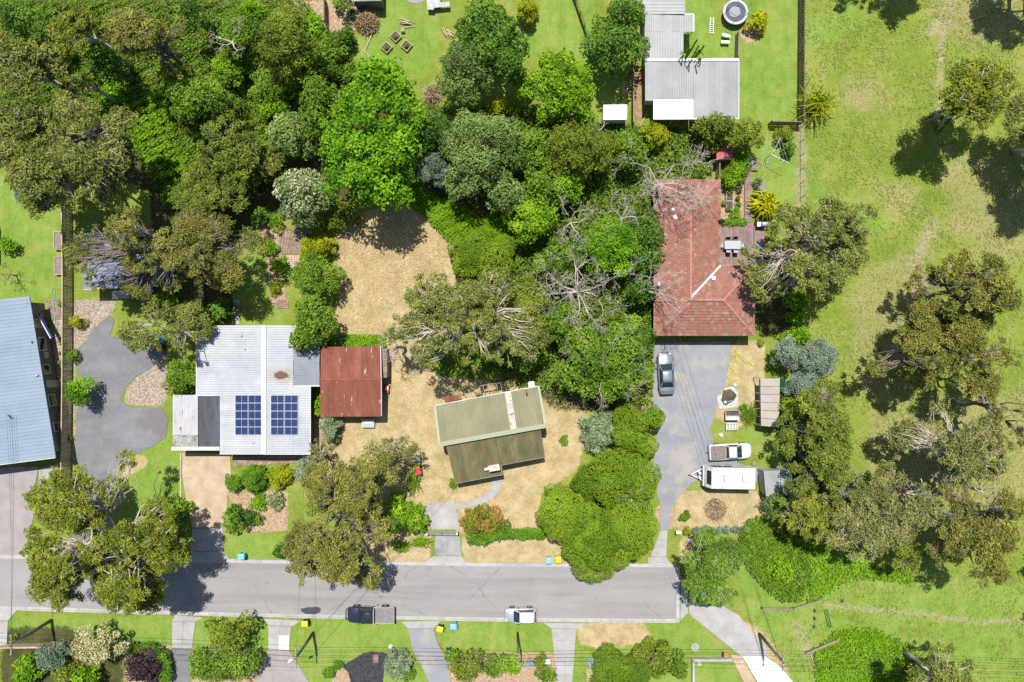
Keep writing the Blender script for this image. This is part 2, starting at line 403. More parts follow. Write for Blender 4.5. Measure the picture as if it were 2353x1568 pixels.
DRY = [
 TP(1,1,[(740,650),(880,480),(1000,420),(1330,340),(1480,420),(1780,680),(1760,1000),(1500,1100),(1250,1300),(1150,1600),(780,1600),(740,1350),(800,1150),(760,900)]),
 [(745,955),(880,955),(885,800),(950,790),(1010,870),(1240,840),(1350,900),(1350,960),(1330,1080),(1245,1130),(1240,1222),(1040,1222),(1040,1165),(970,1165),(992,1235),(985,1292),(830,1292),(850,1130),(700,1130),(720,1050),(755,1040)],
 [(850,620),(1040,555),(1080,650),(1065,770),(1000,820),(870,800)],
 [(1060,1235),(1345,1235),(1360,1299),(1066,1299)],
 [(1685,785),(1760,785),(1750,960),(1690,985),(1640,960),(1655,880)],
 [(1560,1130),(1770,1125),(1770,1225),(1560,1225),(1545,1180)],
 [(1325,1432),(1480,1428),(1500,1470),(1430,1488),(1330,1486)],
 [(1560,1235),(1600,1235),(1590,1290),(1560,1300)], [(1700,1420),(1760,1450),(1830,1568),(1740,1520)],
 [(270,1065),(330,1040),(345,1070),(285,1100)],
]
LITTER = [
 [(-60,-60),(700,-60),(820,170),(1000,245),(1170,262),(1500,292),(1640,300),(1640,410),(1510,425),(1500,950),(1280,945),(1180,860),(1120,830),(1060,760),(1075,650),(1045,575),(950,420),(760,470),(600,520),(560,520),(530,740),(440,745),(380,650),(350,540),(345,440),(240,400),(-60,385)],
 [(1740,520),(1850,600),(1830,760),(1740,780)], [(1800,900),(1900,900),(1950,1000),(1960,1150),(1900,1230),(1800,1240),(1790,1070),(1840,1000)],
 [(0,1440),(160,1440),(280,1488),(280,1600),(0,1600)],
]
TAN = [
 [(1960,620),(2100,560),(2150,600),(2140,760),(2060,900),(1980,900),(1940,780)], [(2160,360),(2400,330),(2400,620),(2250,600),(2160,520)],
 [(1990,900),(2140,880),(2140,1120),(2060,1200),(1980,1100)], [(2120,-20),(2400,-20),(2400,110),(2200,110),(2130,60)], [(1900,180),(2040,160),(2060,260),(1940,280)],
 [(2000,400),(2130,420),(2120,520),(2020,480)], [(2080,1380),(2220,1390),(2240,1440),(2090,1430)], [(2100,900),(2400,880),(2400,1200),(2150,1180)],
 [(1690,800),(1760,790),(1745,900),(1690,890)], [(1560,1140),(1640,1130),(1600,1210),(1560,1200)], [(1560,20),(1640,20),(1640,100),(1560,110)], [(1440,1440),(1560,1440),(1500,1480)],
]
MULCH = [
 [(585,520),(650,520),(645,620),(660,700),(620,700),(615,600)], [(515,1125),(660,1125),(660,1222),(570,1226)],
 [(1030,1500),(1290,1500),(1300,1600),(1030,1600)], [(1655,425),(1718,425),(1718,512),(1655,512)],
 [(720,955),(748,955),(755,1120),(715,1120)], [(285,1485),(400,1485),(400,1600),(285,1600)], [(440,1490),(600,1490),(590,1600),(440,1600)],
 [(1690,60),(1760,60),(1720,110)], [(1500,1180),(1540,1130),(1560,1215),(1530,1220)], [(640,0),(860,0),(870,60),(760,80),(700,40)],
 [(1490,900),(1520,890),(1510,950),(1470,950)], [(760,1550),(800,1520),(840,1568),(760,1590)],
]
BARK = [
 [(164,690),(270,690),(240,745),(205,775),(178,800),(172,880),(172,1080),(164,1080)],
 TP(0,2,[(1230,380),(1430,260),(1560,200),(1490,640),(1180,650),(1100,590)]),
 [(127,690),(147,680),(147,1060),(132,1030),(120,760)],
]
SANDL = [([(2195,-20),(2165,100),(2160,210),(2150,330)],0.7),([(2145,520),(2125,560),(2105,600),(2105,680),(2085,750)],1.6),([(1840,290),(1842,380),(1838,470)],1.0),
 ([(2185,20),(2150,70)],1.6),([(1900,1392),(2000,1402),(2110,1410),(2250,1430),(2400,1425)],0.55),([(2080,760),(2030,830),(1990,880)],1.0),([(1830,1440),(1860,1500)],1.2)]
def build_ground():
    xs = np.concatenate([[-900, -300, -120], np.linspace(-64, 64, 430), [120, 300, 900]])
    ys = np.concatenate([[-900, -300, -100], np.linspace(-44, 44, 296), [100, 300, 900]])
    X, Y = np.meshgrid(xs, ys); nx, ny = len(xs), len(ys)
    FX = X * S + CX; FY = -Y * S + CY
    Z = 0.03 * np.sin(X * 0.31 + 1) * np.sin(Y * 0.27) - 0.045
    me_v = np.stack([X, Y, Z], -1).reshape(-1, 3)
    i = np.arange((nx - 1) * (ny - 1)); r, c = i // (nx - 1), i % (nx - 1)
    a = r * nx + c
    f = np.stack([a, a + 1, a + 1 + nx, a + nx], -1).ravel()
    me = np_mesh('ground', me_v, f, np.full(len(a), 4), [ground_material()], None, True)
    def blur(m, k):
        for _ in range(k):
            m = (np.roll(m, 1, 0) + m * 2 + np.roll(m, -1, 0)) / 4; m = (np.roll(m, 1, 1) + m * 2 + np.roll(m, -1, 1)) / 4
        return m
    def put(name, polys, soft):
        m = np.zeros(X.shape)
        for p in polys: m = np.maximum(m, inpoly(FX, FY, p).astype(float))
        at = me.attributes.new(name, 'FLOAT', 'POINT'); at.data.foreach_set('value', (blur(m, soft) * 1.5 - 0.25).astype(np.float32).ravel())
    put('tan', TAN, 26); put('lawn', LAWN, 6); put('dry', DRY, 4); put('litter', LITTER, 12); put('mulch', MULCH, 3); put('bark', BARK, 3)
    m = np.full(X.shape, -0.3)
    for pl, w in SANDL:
        for (x1, y1), (x2, y2) in zip(pl, pl[1:]):
            dx, dy = x2 - x1, y2 - y1; t = np.clip(((FX - x1) * dx + (FY - y1) * dy) / (dx * dx + dy * dy), 0, 1)
            d = np.hypot(FX - x1 - t * dx, FY - y1 - t * dy) / S
            m = np.maximum(m, 0.72 - 0.55 * d / w)
    at = me.attributes.new('sand', 'FLOAT', 'POINT'); at.data.foreach_set('value', m.astype(np.float32).ravel())
    o = bpy.data.objects.new('ground', me); COL.objects.link(o); o['kind'] = 'structure'; OFF['ground'] = Vector((0, 0, 0))
    return o
build_ground()

# ------------------------------------------------------------------ road, kerbs, drives
def asphalt(name, c1, c2, grain, patch, extra=None, street=False):
    n = NT(name); p = n.pos()
    a = n.noise(n.pos(1, .35, 1.2, 1), 0.35, 5, 0.6); f = n.noise(p, 11, 3, 0.7); b = n.noise(p, 0.9, 6, 0.65)
    c = n.ramp(a, [(0.3, c1), (0.7, c2)])
    c = n.mix(n.math('MULTIPLY', n.step(b, 0.52, 0.75), 0.5), c, patch)
    if street:
        lane = n.noise(n.pos(1, .03, .55, 1), 1.0, 5, 0.7); c = n.mix(n.math('MULTIPLY', n.step(lane, 0.42, 0.68), 0.55), c, (0.175, 0.165, 0.162))
        vo = n.node('ShaderNodeTexVoronoi', feature='DISTANCE_TO_EDGE'); vo.inputs['Scale'].default_value = 0.16
        wv = n.node('ShaderNodeVectorMath', operation='ADD'); n.l.new(p, wv.inputs[0]); nz = n.node('ShaderNodeTexNoise'); nz.inputs['Scale'].default_value = 0.8; n.l.new(p, nz.inputs['Vector']); n.l.new(nz.outputs['Color'], wv.inputs[1]); n.l.new(wv.outputs[0], vo.inputs['Vector'])
        crack = n.math('MULTIPLY', n.math('LESS_THAN', vo.outputs['Distance'], 0.006), n.step(n.noise(p, 0.2, 3), 0.48, 0.6)); c = n.mix(n.math('MULTIPLY', crack, 0.5), c, (0.10, 0.098, 0.096))
        oil = n.step(n.noise(n.pos(1, .5, 1, 1), 0.55, 3, 0.5), 0.68, 0.76); c = n.mix(n.math('MULTIPLY', oil, 0.45), c, (0.12, 0.11, 0.105))
        pale = n.step(n.noise(p, 0.13, 4, 0.6), 0.52, 0.7); c = n.mix(n.math('MULTIPLY', pale, 0.4), c, (0.30, 0.288, 0.28))
    if extra: c = n.mix(n.step(n.noise(p, 0.28, 4, 0.6), 0.5, 0.66), c, extra)
    v = n.node('ShaderNodeTexVoronoi'); v.inputs['Scale'].default_value = 5.5; n.l.new(p, v.inputs['Vector'])
    sp = n.math('LESS_THAN', v.outputs['Distance'], 0.10)
    c = n.mix(n.math('MULTIPLY', sp, 0.35), c, (0.42, 0.40, 0.37))
    c = n.mix(1.0, c, n.math('MULTIPLY_ADD', f, 2 * grain, 1 - grain), 'MULTIPLY')
    n.base(c); n.bump(f, 0.4, 0.02); return n.fin(0.92, 0, 0.2)
M_road = asphalt('road_asphalt', (0.235, 0.225, 0.222), (0.275, 0.264, 0.26), 0.16, (0.215, 0.20, 0.195), None, True)
M_gravel_l = asphalt('grey_gravel', (0.135, 0.137, 0.15), (0.20, 0.20, 0.212), 0.5, (0.25, 0.245, 0.25), (0.15, 0.145, 0.145))
M_gravel_r = asphalt('pale_gravel', (0.19, 0.20, 0.225), (0.25, 0.255, 0.275), 0.42, (0.29, 0.285, 0.28), (0.30, 0.28, 0.25))
M_patch = asphalt('dark_asphalt_patch', (0.045, 0.046, 0.055), (0.06, 0.06, 0.07), 0.3, (0.05, 0.05, 0.06))
M_clay = surf('beige_crushed_stone', (0.32, 0.235, 0.155), (0.46, 0.37, 0.265), 0.7, 0.95, fine=12, grain=0.25, stain=(0.36, 0.25, 0.15), sfac=(0.5, 0.72), sscale=0.9)
M_leftdrive = surf('pinkish_grey_drive', (0.24, 0.215, 0.21), (0.30, 0.275, 0.27), 0.8, 0.9, fine=10, grain=0.18)
M_black_mulch = surf('black_bark_mulch', (0.02, 0.02, 0.024), (0.06, 0.058, 0.062), 2.5, 1.0, fine=12, grain=0.5, bump=0.7)

def sheet(name, poly, z, mat, jit=0.0, step=8.0, rnd=0):
    if rnd: poly = round_poly(poly, rnd)
    if jit: poly = smooth_closed(poly, step, jit, random)
    pts = [W(x, y) for x, y in poly]
    a = sum(pts[i][0] * pts[(i + 1) % len(pts)][1] - pts[(i + 1) % len(pts)][0] * pts[i][1] for i in range(len(pts)))
    if a < 0: pts = pts[::-1]
    mb = MB().prism(pts, -0.2, z)
    return struct(name, mb, mat)
NE = [(-300, 1278), (0, 1283), (596, 1294.5), (1170, 1302), (1553, 1304)]
SE = [(-300, 1385), (0, 1393), (596, 1410), (1170, 1420), (1553, 1422.5)]
sheet('road', NE + SE[::-1], 0.004, M_road)
sheet('road_patch', TP(1, 3, [(438, 905), (500, 890), (600, 886), (620, 900), (618, 935), (560, 955), (480, 948), (445, 930)]), 0.008, M_patch, 0.6, 3)
def edge_y(E, x):
    for (x1, y1), (x2, y2) in zip(E, E[1:]):
        if x1 <= x <= x2: return y1 + (y2 - y1) * (x - x1) / (x2 - x1)
def kerb_row(name, E, side, gaps):
    root = bpy.data.objects.new(name, None); COL.objects.link(root); root['kind'] = 'structure'; OFF[root.name] = Vector((0, 0, 0))
    x = -60
    while x < 1553:
        x2 = min(x + 60, 1553); lo = any(a - 8 <= (x + x2) / 2 <= b + 8 for a, b in gaps)
        a = W3(x + 0.3, edge_y(E, max(x, -300)) + side * 4.2); b = W3(x2 - 0.3, edge_y(E, x2) + side * 4.2)
        h = 0.03 if lo else 0.115
        # channel + raised back edge
        MB().beam(a + Vector((0, 0, -.1)), b + Vector((0, 0, -.1)), 0.42, 0.226).beam(a + Vector((0, -side * 0.13, h / 2 - 0.1)), b + Vector((0, -side * 0.13, h / 2 - 0.1)), 0.15, h + 0.2).build('kerb_stone', M_kerb, root)
        x = x2
    return root
kerb_row('north_kerb', NE, -1, [(150, 270), (440, 520), (985, 1065), (1485, 1545)])
kerb_row('south_kerb', SE, 1, [(0, 30), (390, 460), (605, 680), (930, 1015), (1255, 1345)])
ek = bpy.data.objects.new('end_kerb', None); COL.objects.link(ek); ek['kind'] = 'structure'; OFF['end_kerb'] = Vector((0, 0, 0))
for y in range(1300, 1426, 31):
    a, b = W3(1557.5, y + .3), W3(1557.5, min(y + 31, 1431) - .3)
    MB().beam(a + Vector((0, 0, -.1)), b + Vector((0, 0, -.1)), 0.42, 0.24).build('kerb_stone', M_kerb, ek)

def slabs(name, quad, nu, nv, mat=None, z=0.03, th=0.2, kind='structure', piece_name='slab', gap=0.012):
    root = bpy.data.objects.new(name, None); COL.objects.link(root); root['kind'] = kind; OFF[root.name] = Vector((0, 0, 0))
    A, B, C, D = [Vector(W(*p)) for p in quad]
    def at(u, v): return (A * (1 - u) + B * u) * (1 - v) + (D * (1 - u) + C * u) * v
    for i in range(nu):
        for j in range(nv):
            c = [at(i / nu, j / nv), at((i + 1) / nu, j / nv), at((i + 1) / nu, (j + 1) / nv), at(i / nu, (j + 1) / nv)]
            m = sum(c, Vector((0, 0))) / 4
            c = [m + (p - m) * (1 - gap / max(0.2, (p - m).length)) for p in c]
            MB().prism([tuple(p) for p in c], z - th, z + random.uniform(-0.002, 0.002)).build(piece_name, mat or M_conc, root)
    return root
slabs('concrete_driveway', TP(0, 3, [(1742, 175), (2018, 172), (2022, 380), (1730, 380)]), 2, 2)
slabs('concrete_driveway_apron', TP(0, 3, [(1728, 384), (2024, 384), (2090, 458), (1660, 458)]), 2, 1)
slabs('concrete_crossover_west', TP(0, 3, [(-40, 908), (160, 912), (75, 1010), (-40, 1010)]), 1, 1)
slabs('concrete_crossover_path', TP(0, 3, [(-40, 1014), (74, 1014), (62, 1230), (-40, 1240)]), 1, 2)
slabs('concrete_driveway_second', TP(0, 3, [(1560, 1022), (1770, 1022), (1742, 1258), (1562, 1258)]), 2, 3)
slabs('concrete_driveway_second_apron', TP(0, 3, [(1590, 955), (1850, 985), (1775, 1018), (1558, 1018)]), 2, 1)
sheet('asphalt_driveway', TP(0, 3, [(1562, 1262), (1740, 1262), (1720, 1600), (1555, 1600)]), 0.012, M_gravel_l, 0.4)
slabs('concrete_driveway_third_apron', TP(1, 3, [(95, 990), (450, 1010), (360, 1062), (148, 1050)]), 2, 1)
slabs('concrete_driveway_third', TP(1, 3, [(146, 1054), (352, 1066), (335, 1278), (145, 1275)]), 2, 2)
slabs('wide_concrete_driveway', TP(1, 3, [(145, 1280), (337, 1284), (560, 1640), (0, 1640)]), 3, 2, M_leftdrive)
sheet('new_concrete_panel', TP(1, 3, [(240, 1145), (332, 1145), (330, 1276), (240, 1276)]), 0.036, M_conc_white)
slabs('gravel_drive_apron', TP(1, 3, [(1345, 1018), (1712, 1012), (1640, 1078), (1412, 1078)]), 2, 1)
sheet('gravel_driveway', TP(1, 3, [(1412, 1080), (1640, 1080), (1690, 1230), (1770, 1360), (1800, 1600), (1620, 1600), (1530, 1420), (1450, 1270)]), 0.012, M_gravel_r, 0.5)
slabs('concrete_driveway_fourth_apron', TP(2, 3, [(355, 1030), (735, 1034), (650, 1085), (422, 1080)]), 2, 1)
slabs('concrete_driveway_fourth', TP(2, 3, [(424, 1084), (648, 1088), (612, 1600), (482, 1600)]), 2, 5)
slabs('curved_footpath_corner', TP(2, 3, [(1595, 600), (1656, 690), (1662, 940), (1592, 1010)]), 1, 3)
slabs('diagonal_concrete_drive', TP(2, 3, [(1668, 700), (2120, 960), (2400, 1290), (1670, 945)]), 1, 1, z=0.02)
slabs('diagonal_concrete_drive_lower', TP(2, 3, [(1672, 950), (2352, 1240), (2400, 1330), (2150, 1336)]), 2, 1, z=0.024)
sheet('white_concrete_drive', [(1706, 1509), (1757, 1508), (1790, 1530), (1850, 1600), (1760, 1600)], 0.03, M_conc_white)
sheet('tan_paved_strip', [(1678, 1504), (1704, 1508), (1755, 1600), (1725, 1600)], 0.02, M_clay)
slabs('front_path_east', TP(2, 3, [(1412, 195), (1475, 195), (1466, 430), (1320, 430)]), 1, 3)
slabs('front_path_east_apron', TP(2, 3, [(1298, 434), (1466, 434), (1520, 515), (1298, 520)]), 1, 1)
slabs('gate_apron', TP(1, 3, [(1665, 228), (1880, 228), (1895, 422), (1645, 422)]), 2, 1, surf('stained_concrete', (0.2, 0.2, 0.2), (0.32, 0.315, 0.31), 0.8, 0.9, fine=9, grain=0.2, stain=(0.13, 0.13, 0.13), sfac=(0.55, 0.75), sscale=0.6))
slabs('gate_apron_flare', TP(1, 3, [(1640, 426), (1898, 426), (1945, 486), (1555, 486)]), 2, 1)
sheet('parking_slab', TP(1, 2, [(1540, 1555), (1830, 1490), (1840, 1560), (1860, 1640), (1870, 1760), (1630, 1765), (1560, 1620)]), 0.02, M_conc, 0.4)
# curved garden path beside the green house
cp = [(2215, 1290), (2222, 1340), (2205, 1400), (2165, 1450), (2100, 1490), (2020, 1520), (1930, 1545), (1840, 1562)]
cw = [42, 40, 38, 34, 30, 26, 22, 18]
L_, R_ = [], []
for i, (p, w) in enumerate(zip(cp, cw)):
    a = Vector(cp[max(i - 1, 0)]); b = Vector(cp[min(i + 1, len(cp) - 1)]); d = (b - a).normalized(); nrm = Vector((-d.y, d.x))
    L_.append(tuple(Vector(p) + nrm * w)); R_.append(tuple(Vector(p) - nrm * w))
cpath = bpy.data.objects.new('curved_concrete_path', None); COL.objects.link(cpath); cpath['kind'] = 'structure'; OFF[cpath.name] = Vector((0, 0, 0))
for i in range(len(cp) - 1):
    q = [W(*T(1, 2, *p)) for p in (L_[i], R_[i], R_[i + 1], L_[i + 1])]
    MB().prism(q, -0.1, 0.028 + 0.001 * (i % 2)).build('slab', M_conc, cpath)
    for s_ in (L_,):
        MB().beam(W3(*T(1, 2, *s_[i])) + Vector((0, 0, .03)), W3(*T(1, 2, *s_[i + 1])) + Vector((0, 0, .03)), 0.1, 0.14).build('edging', M_kerb, cpath)
sheet('grey_gravel_yard', TP(0, 2, [(760, 80), (840, -60), (990, -180), (1040, -140), (1000, 10), (1340, 60), (1505, 180), (1430, 260), (1240, 370), (1130, 480), (1090, 590), (1180, 660), (1480, 660), (1525, 770), (1500, 930), (1390, 1000), (1280, 1060), (1090, 1150), (1050, 1210), (1000, 1350), (1000, 2020), (620, 2020), (740, 1400), (740, 1250), (690, 1120), (690, 900), (700, 660), (780, 480), (700, 300), (700, 120)]), 0.006, M_gravel_l, 1.3, 6)
sheet('pale_gravel_yard', TP(2, 2, [(1340, 70), (2060, 55), (2030, 300), (2000, 470), (1930, 560), (1920, 690), (1860, 850), (1900, 990), (2120, 1000), (2120, 1160), (2290, 1200), (2290, 1330), (1850, 1290), (1700, 1340), (1590, 1460), (1520, 1568), (1480, 1780), (1410, 1775), (1420, 1568), (1335, 1250), (1375, 950), (1400, 800), (1350, 600)]), 0.006, M_gravel_r, 1.3, 6)
sheet('beige_driveway', TP(0, 2, [(1648, 1070), (2080, 1075), (2100, 1330), (2060, 1470), (2060, 1568), (2015, 1745), (1745, 1745), (1700, 1568), (1655, 1300)]), 0.01, M_clay, 0.5)
slabs('paved_strip', TP(0, 2, [(2105, 1100), (2880, 1085), (2700, 1160), (2110, 1190)]), 14, 3, M_paver, 0.03, piece_name='paver')
sheet('grey_house_drive', [(-40, 1076), (88, 1072), (80, 1120), (78, 1180), (62, 1250), (40, 1288), (-40, 1288)], 0.012, M_leftdrive, 0.3)
sheet('concrete_pad', TP(0, 2, [(350, 1215), (540, 1160), (480, 1290), (400, 1330), (350, 1370)]), 0.016, M_conc, 0.3)
sheet('black_mulch_bed', TP(1, 3, [(810, 1425), (900, 1370), (1000, 1310), (1080, 1292), (1180, 1300), (1250, 1320), (1200, 1400), (1180, 1600), (900, 1600), (870, 1480)]), 0.03, M_black_mulch, 0.8, 4)
sheet('patio', TP(1, 0, [(1380, -60), (1565, -60), (1565, 5), (1500, 38), (1430, 25), (1390, 0)]), 0.012, M_leftdrive, 0.5)
sheet('dry_yard_strip', TP(2, 0, [(1168, 680), (1240, 650), (1245, 940), (1250, 1000), (1230, 1130), (1200, 1120), (1170, 950)]), 0.01, surf('brown_leaf_litter', (0.2, 0.12, 0.06), (0.33, 0.23, 0.13), 2, 1, fine=10, grain=0.4, bump=.5), 0.4)
# brick patio behind the solar house: pavers one by one
def pavers(name, quad, nu, nv, mat, piece_name='paver', z=0.03):
    return slabs(name, quad, nu, nv, mat, z, 0.12, 'structure', piece_name, 0.02)
pavers('paved_terrace', TP(1, 1, [(240, 560), (500, 590), (430, 800), (225, 800)]), 9, 14, M_paver)
pavers('paved_terrace_lower', TP(1, 1, [(305, 812), (430, 812), (430, 930), (320, 930)]), 5, 6, M_wood_pale)
pavers('paved_side_yard', TP(0, 1, [(405, 1225), (560, 1190), (580, 1390), (470, 1400)]), 6, 10, M_paver)
pavers('garden_steps_terrace', TP(1, 1, [(216, 1215), (330, 1215), (330, 1295), (216, 1295)]), 5, 4, M_paver)
for k in range(9):
    x = 560 if k % 2 == 0 else 610
sx = bpy.data.objects.new('stepping_stone_path', None); COL.objects.link(sx); sx['kind'] = 'structure'; OFF[sx.name] = Vector((0, 0, 0))
for j in range(7):
    for i in range(2):
        x = 1083 + i * 30 + random.uniform(-3, 3); y = 742 + j * 17 + random.uniform(-3, 3); w = 20 if i == 0 else 9
        q = [W(*T(2, 0, x + a * w / 2 * random.uniform(.8, 1.1), y + b * 6 * random.uniform(.8, 1.1))) for a, b in ((-1, -1), (1, -1), (1, 1), (-1, 1))]
        MB().prism(q, -0.1, 0.04).build('stone', M_stone, sx)
lp = bpy.data.objects.new('lawn_path', None); COL.objects.link(lp); lp['kind'] = 'structure'; OFF[lp.name] = Vector((0, 0, 0))
for j in range(6):
    q = [W(*T(0, 1, x, 1215 + j * 38 + d)) for x, d in ((2112, 0), (2172, 0), (2172, 35), (2112, 35))]
    MB().prism(q, -0.1, 0.03).build('slab', M_conc, lp)
# ------------------------------------------------------------------ building helpers
def wave(u, spacing, h, kind):
    if kind == 'corr': return [(u + spacing * k / 6, h * 0.5 * (1 - math.cos(2 * math.pi * k / 6))) for k in range(6)]
    return [(u, 0), (u + spacing * 0.70, 0), (u + spacing * 0.78, h), (u + spacing * 0.92, h)]      # ribbed
def roof_plane(parent, quad, mat, sheet_w=0.8, spacing=0.26, rib=0.04, kind='rib', name='roof_sheet', lift=0.0, lap=0.0):
    """quad: eave start, eave end, ridge end, ridge start (world). Ribs run from eave to ridge; every sheet is its own object."""
    A, B, C, D = [Vector(p) for p in quad]
    nrm = (B - A).cross(D - A).normalized()
    if nrm.z < 0: nrm = -nrm
    Lb = ((B - A).length + (C - D).length) / 2; n = max(1, round(Lb / sheet_w)); per = max(1, round(Lb / n / spacing)); sp = Lb / n / per
    out = []
    for i in range(n):
        prof = []
        for k in range(per): prof += wave(k * sp, sp, rib, kind)
        prof.append((Lb / n, 0))
        tw = random.uniform(-0.006, 0.006); ex = random.uniform(-0.02, 0.02)
        vs = []
        for u, h in prof:
            t = min((i * Lb / n + u) / Lb, 1.0)
            for v in (0, 1):
                p = (A.lerp(B, t) if v == 0 else D.lerp(C, t)) + nrm * (h + lift + tw * (1 - v))
                if v == 0: p = p + (A - D).normalized() * ex
                vs.append(p)
        m = len(prof)
        mb = MB(); fs = [(2 * j, 2 * j + 2, 2 * j + 3, 2 * j + 1) for j in range(m - 1)]
        if (vs[2] - vs[0]).cross(vs[1] - vs[0]).z < 0: pass
        mb.add(vs, fs)
        out.append(mb.build(name, mat, parent))
    return out
def wallbox(parent, poly, z1, mat, z0=0.0, name='wall', top=None):
    return MB().prism(poly, z0, z1, top=top).build(name, mat, parent)
def inset(poly, d):
    n = len(poly); a = sum(poly[i][0] * poly[(i + 1) % n][1] - poly[(i + 1) % n][0] * poly[i][1] for i in range(n))
    P = [Vector(p) for p in (poly if a > 0 else poly[::-1])]; out = []
    for i in range(n):
        p, q, r = P[i - 1], P[i], P[(i + 1) % n]
        e1 = (q - p).normalized(); e2 = (r - q).normalized(); n1 = Vector((-e1.y, e1.x)); n2 = Vector((-e2.y, e2.x))
        k = 1 + n1.dot(n2); out.append(tuple(q + (n1 + n2) * (d / max(k, 0.3))))
    return out
def window(parent, a, b, z0, z1, name='window'):
    """a, b: ends on the outer wall line; the pane sits in a frame standing proud of the wall"""
    a, b = Vector(a), Vector(b); d = (b - a).normalized(); n = Vector((d.y, -d.x)); c = (a + b) / 2; L = (b - a).length; rz = math.atan2(d.y, d.x)
    mb = MB()
    for s in (-1, 1): mb.box((*(c + d * s * (L / 2) + n * 0.02), (z0 + z1) / 2), (0.07, 0.08, z1 - z0), rz)
    for z in (z0, z1): mb.box((*(c + n * 0.02), z), (L + 0.07, 0.084, 0.07), rz)
    w = mb.build(name, M_frame, parent)
    MB().box((*(c + n * 0.012), (z0 + z1) / 2), (L, 0.03, z1 - z0), rz).build('pane', M_glass, w)
    return w
def gutter(parent, pts, mat, w=0.13, h=0.12, name='gutter'):
    mb = MB()
    for p, q in zip(pts, pts[1:]): mb.beam(p, q, w, h)
    return mb.build(name, mat, parent)
def cap(parent, p, q, w, mat, h=0.05, name='ridge_cap'):
    return MB().beam(p, q, w, h).build(name, mat, parent)
def centre(quad): 
    c = sum((Vector(p) for p in quad), Vector((0, 0, 0))) / len(quad); return (c.x, c.y, 0)

# ---- pale blue house on the west edge
q = [W3(-160, 706, 3.1), W3(66.4, 681.4, 3.1), W3(126.8, 1051.7, 3.5), W3(-160, 1088, 3.5)]
hA = thing('house', 'house with a large pale blue metal roof beside the long paling fence', 'house', centre(q))
A_, B_, C_, D_ = q
roof_plane(hA, [B_, C_, D_, A_], M_blue_roof, 0.8, 0.4, 0.03)
wp = inset([(p.x, p.y) for p in q], 0.55)
wallbox(hA, wp, 2.95, M_wall_grey)
gutter(hA, [B_ - Vector((0, 0, .05)), C_ - Vector((0, 0, .05))], M_blue_roof); gutter(hA, [C_ - Vector((0, 0, .05)), D_ - Vector((0, 0, .05))], M_white_trim)
E0, E1 = Vector(wp[1]), Vector(wp[2])
far = sorted([Vector(p) for p in wp], key=lambda p: -p.x)[:2]; far.sort(key=lambda p: p.y)
lo, hi = far
for t, L in ((0.16, 1.0), (0.34, 1.3), (0.55, 1.0), (0.72, 1.5), (0.86, 0.9)):
    c = lo.lerp(hi, t); d = (hi - lo).normalized(); window(hA, c - d * L / 2, c + d * L / 2, 1.0, 2.1)
d = (hi - lo).normalized(); c = lo.lerp(hi, 0.45); rz = math.atan2(d.y, d.x)
dr = MB().box((c.x + .03, c.y, 1.0), (0.85, 0.06, 2.0), rz).build('door', M_white_trim, hA); MB().box((c.x + .09, c.y + .3, 1.0), (0.1, 0.05, 0.04), rz).build('handle', M_steel, dr)
fl = W3(18, 955, 3.7)
MB().cyl(fl, 0.08, 3.3, 4.1).tube([fl + Vector((0, 0, .4)), fl + Vector((.35, -.05, .45))], 0.07, 8).build('flue', M_tin, hA)
MB().cyl(W3(73, 786, 3.3), 0.16, 3.2, 3.5, 10, 0.1).build('roof_vent', M_blue_roof, hA); MB().box(W3(84, 863, 3.45), (.35, .15, .2)).build('roof_bracket', M_tin, hA)
MB().box(W3(99, 818, 1.2) + Vector((0.2, 0, 0)), (0.4, 0.9, 0.7)).build('air_conditioner', M_tin, hA)
MB().box(W3(112, 930, 1.2), (0.4, 0.9, 0.7)).build('air_conditioner', M_tin, hA)

# ---- slate blue shed under the open gum
q = [T(0, 1, 728, 620), T(0, 1, 1390, 580), T(0, 1, 1435, 1085), T(0, 1, 755, 1120)]
q = [W3(*q[0], 2.7), W3(*q[1], 3.1), W3(*q[2], 3.1), W3(*q[3], 2.7)]
hB = thing('shed', 'slate blue metal shed mostly hidden under an open brown gum crown', 'shed', centre(q))
roof_plane(hB, [q[0], q[3], q[2], q[1]], M_navy_roof, 0.8, 0.25, 0.03)
wp = inset([(p.x, p.y) for p in q], 0.25); wallbox(hB, wp, 2.6, surf('blue_tin_wall', (.12, .16, .24), (.18, .22, .32), 1))
gutter(hB, [q[3] - Vector((0, 0, .06)), q[2] - Vector((0, 0, .06))], M_white_trim); gutter(hB, [q[0] - Vector((0, 0, .06)), q[1] - Vector((0, 0, .06))], M_white_trim)
e = [W3(*T(0, 1, 1015, 1135), 2.2), W3(*T(0, 1, 1168, 1128), 2.2), W3(*T(0, 1, 1172, 1205), 2.0), W3(*T(0, 1, 1018, 1208), 2.0)]
aw = roof_plane(hB, [e[3], e[2], e[1], e[0]], M_grey_roof, 1.0, 0.25, 0.03, name='awning_sheet')
for p in (e[2], e[3]): MB().cyl(p, 0.04, 0, 2.0, 8).build('awning_post', M_steel, hB)

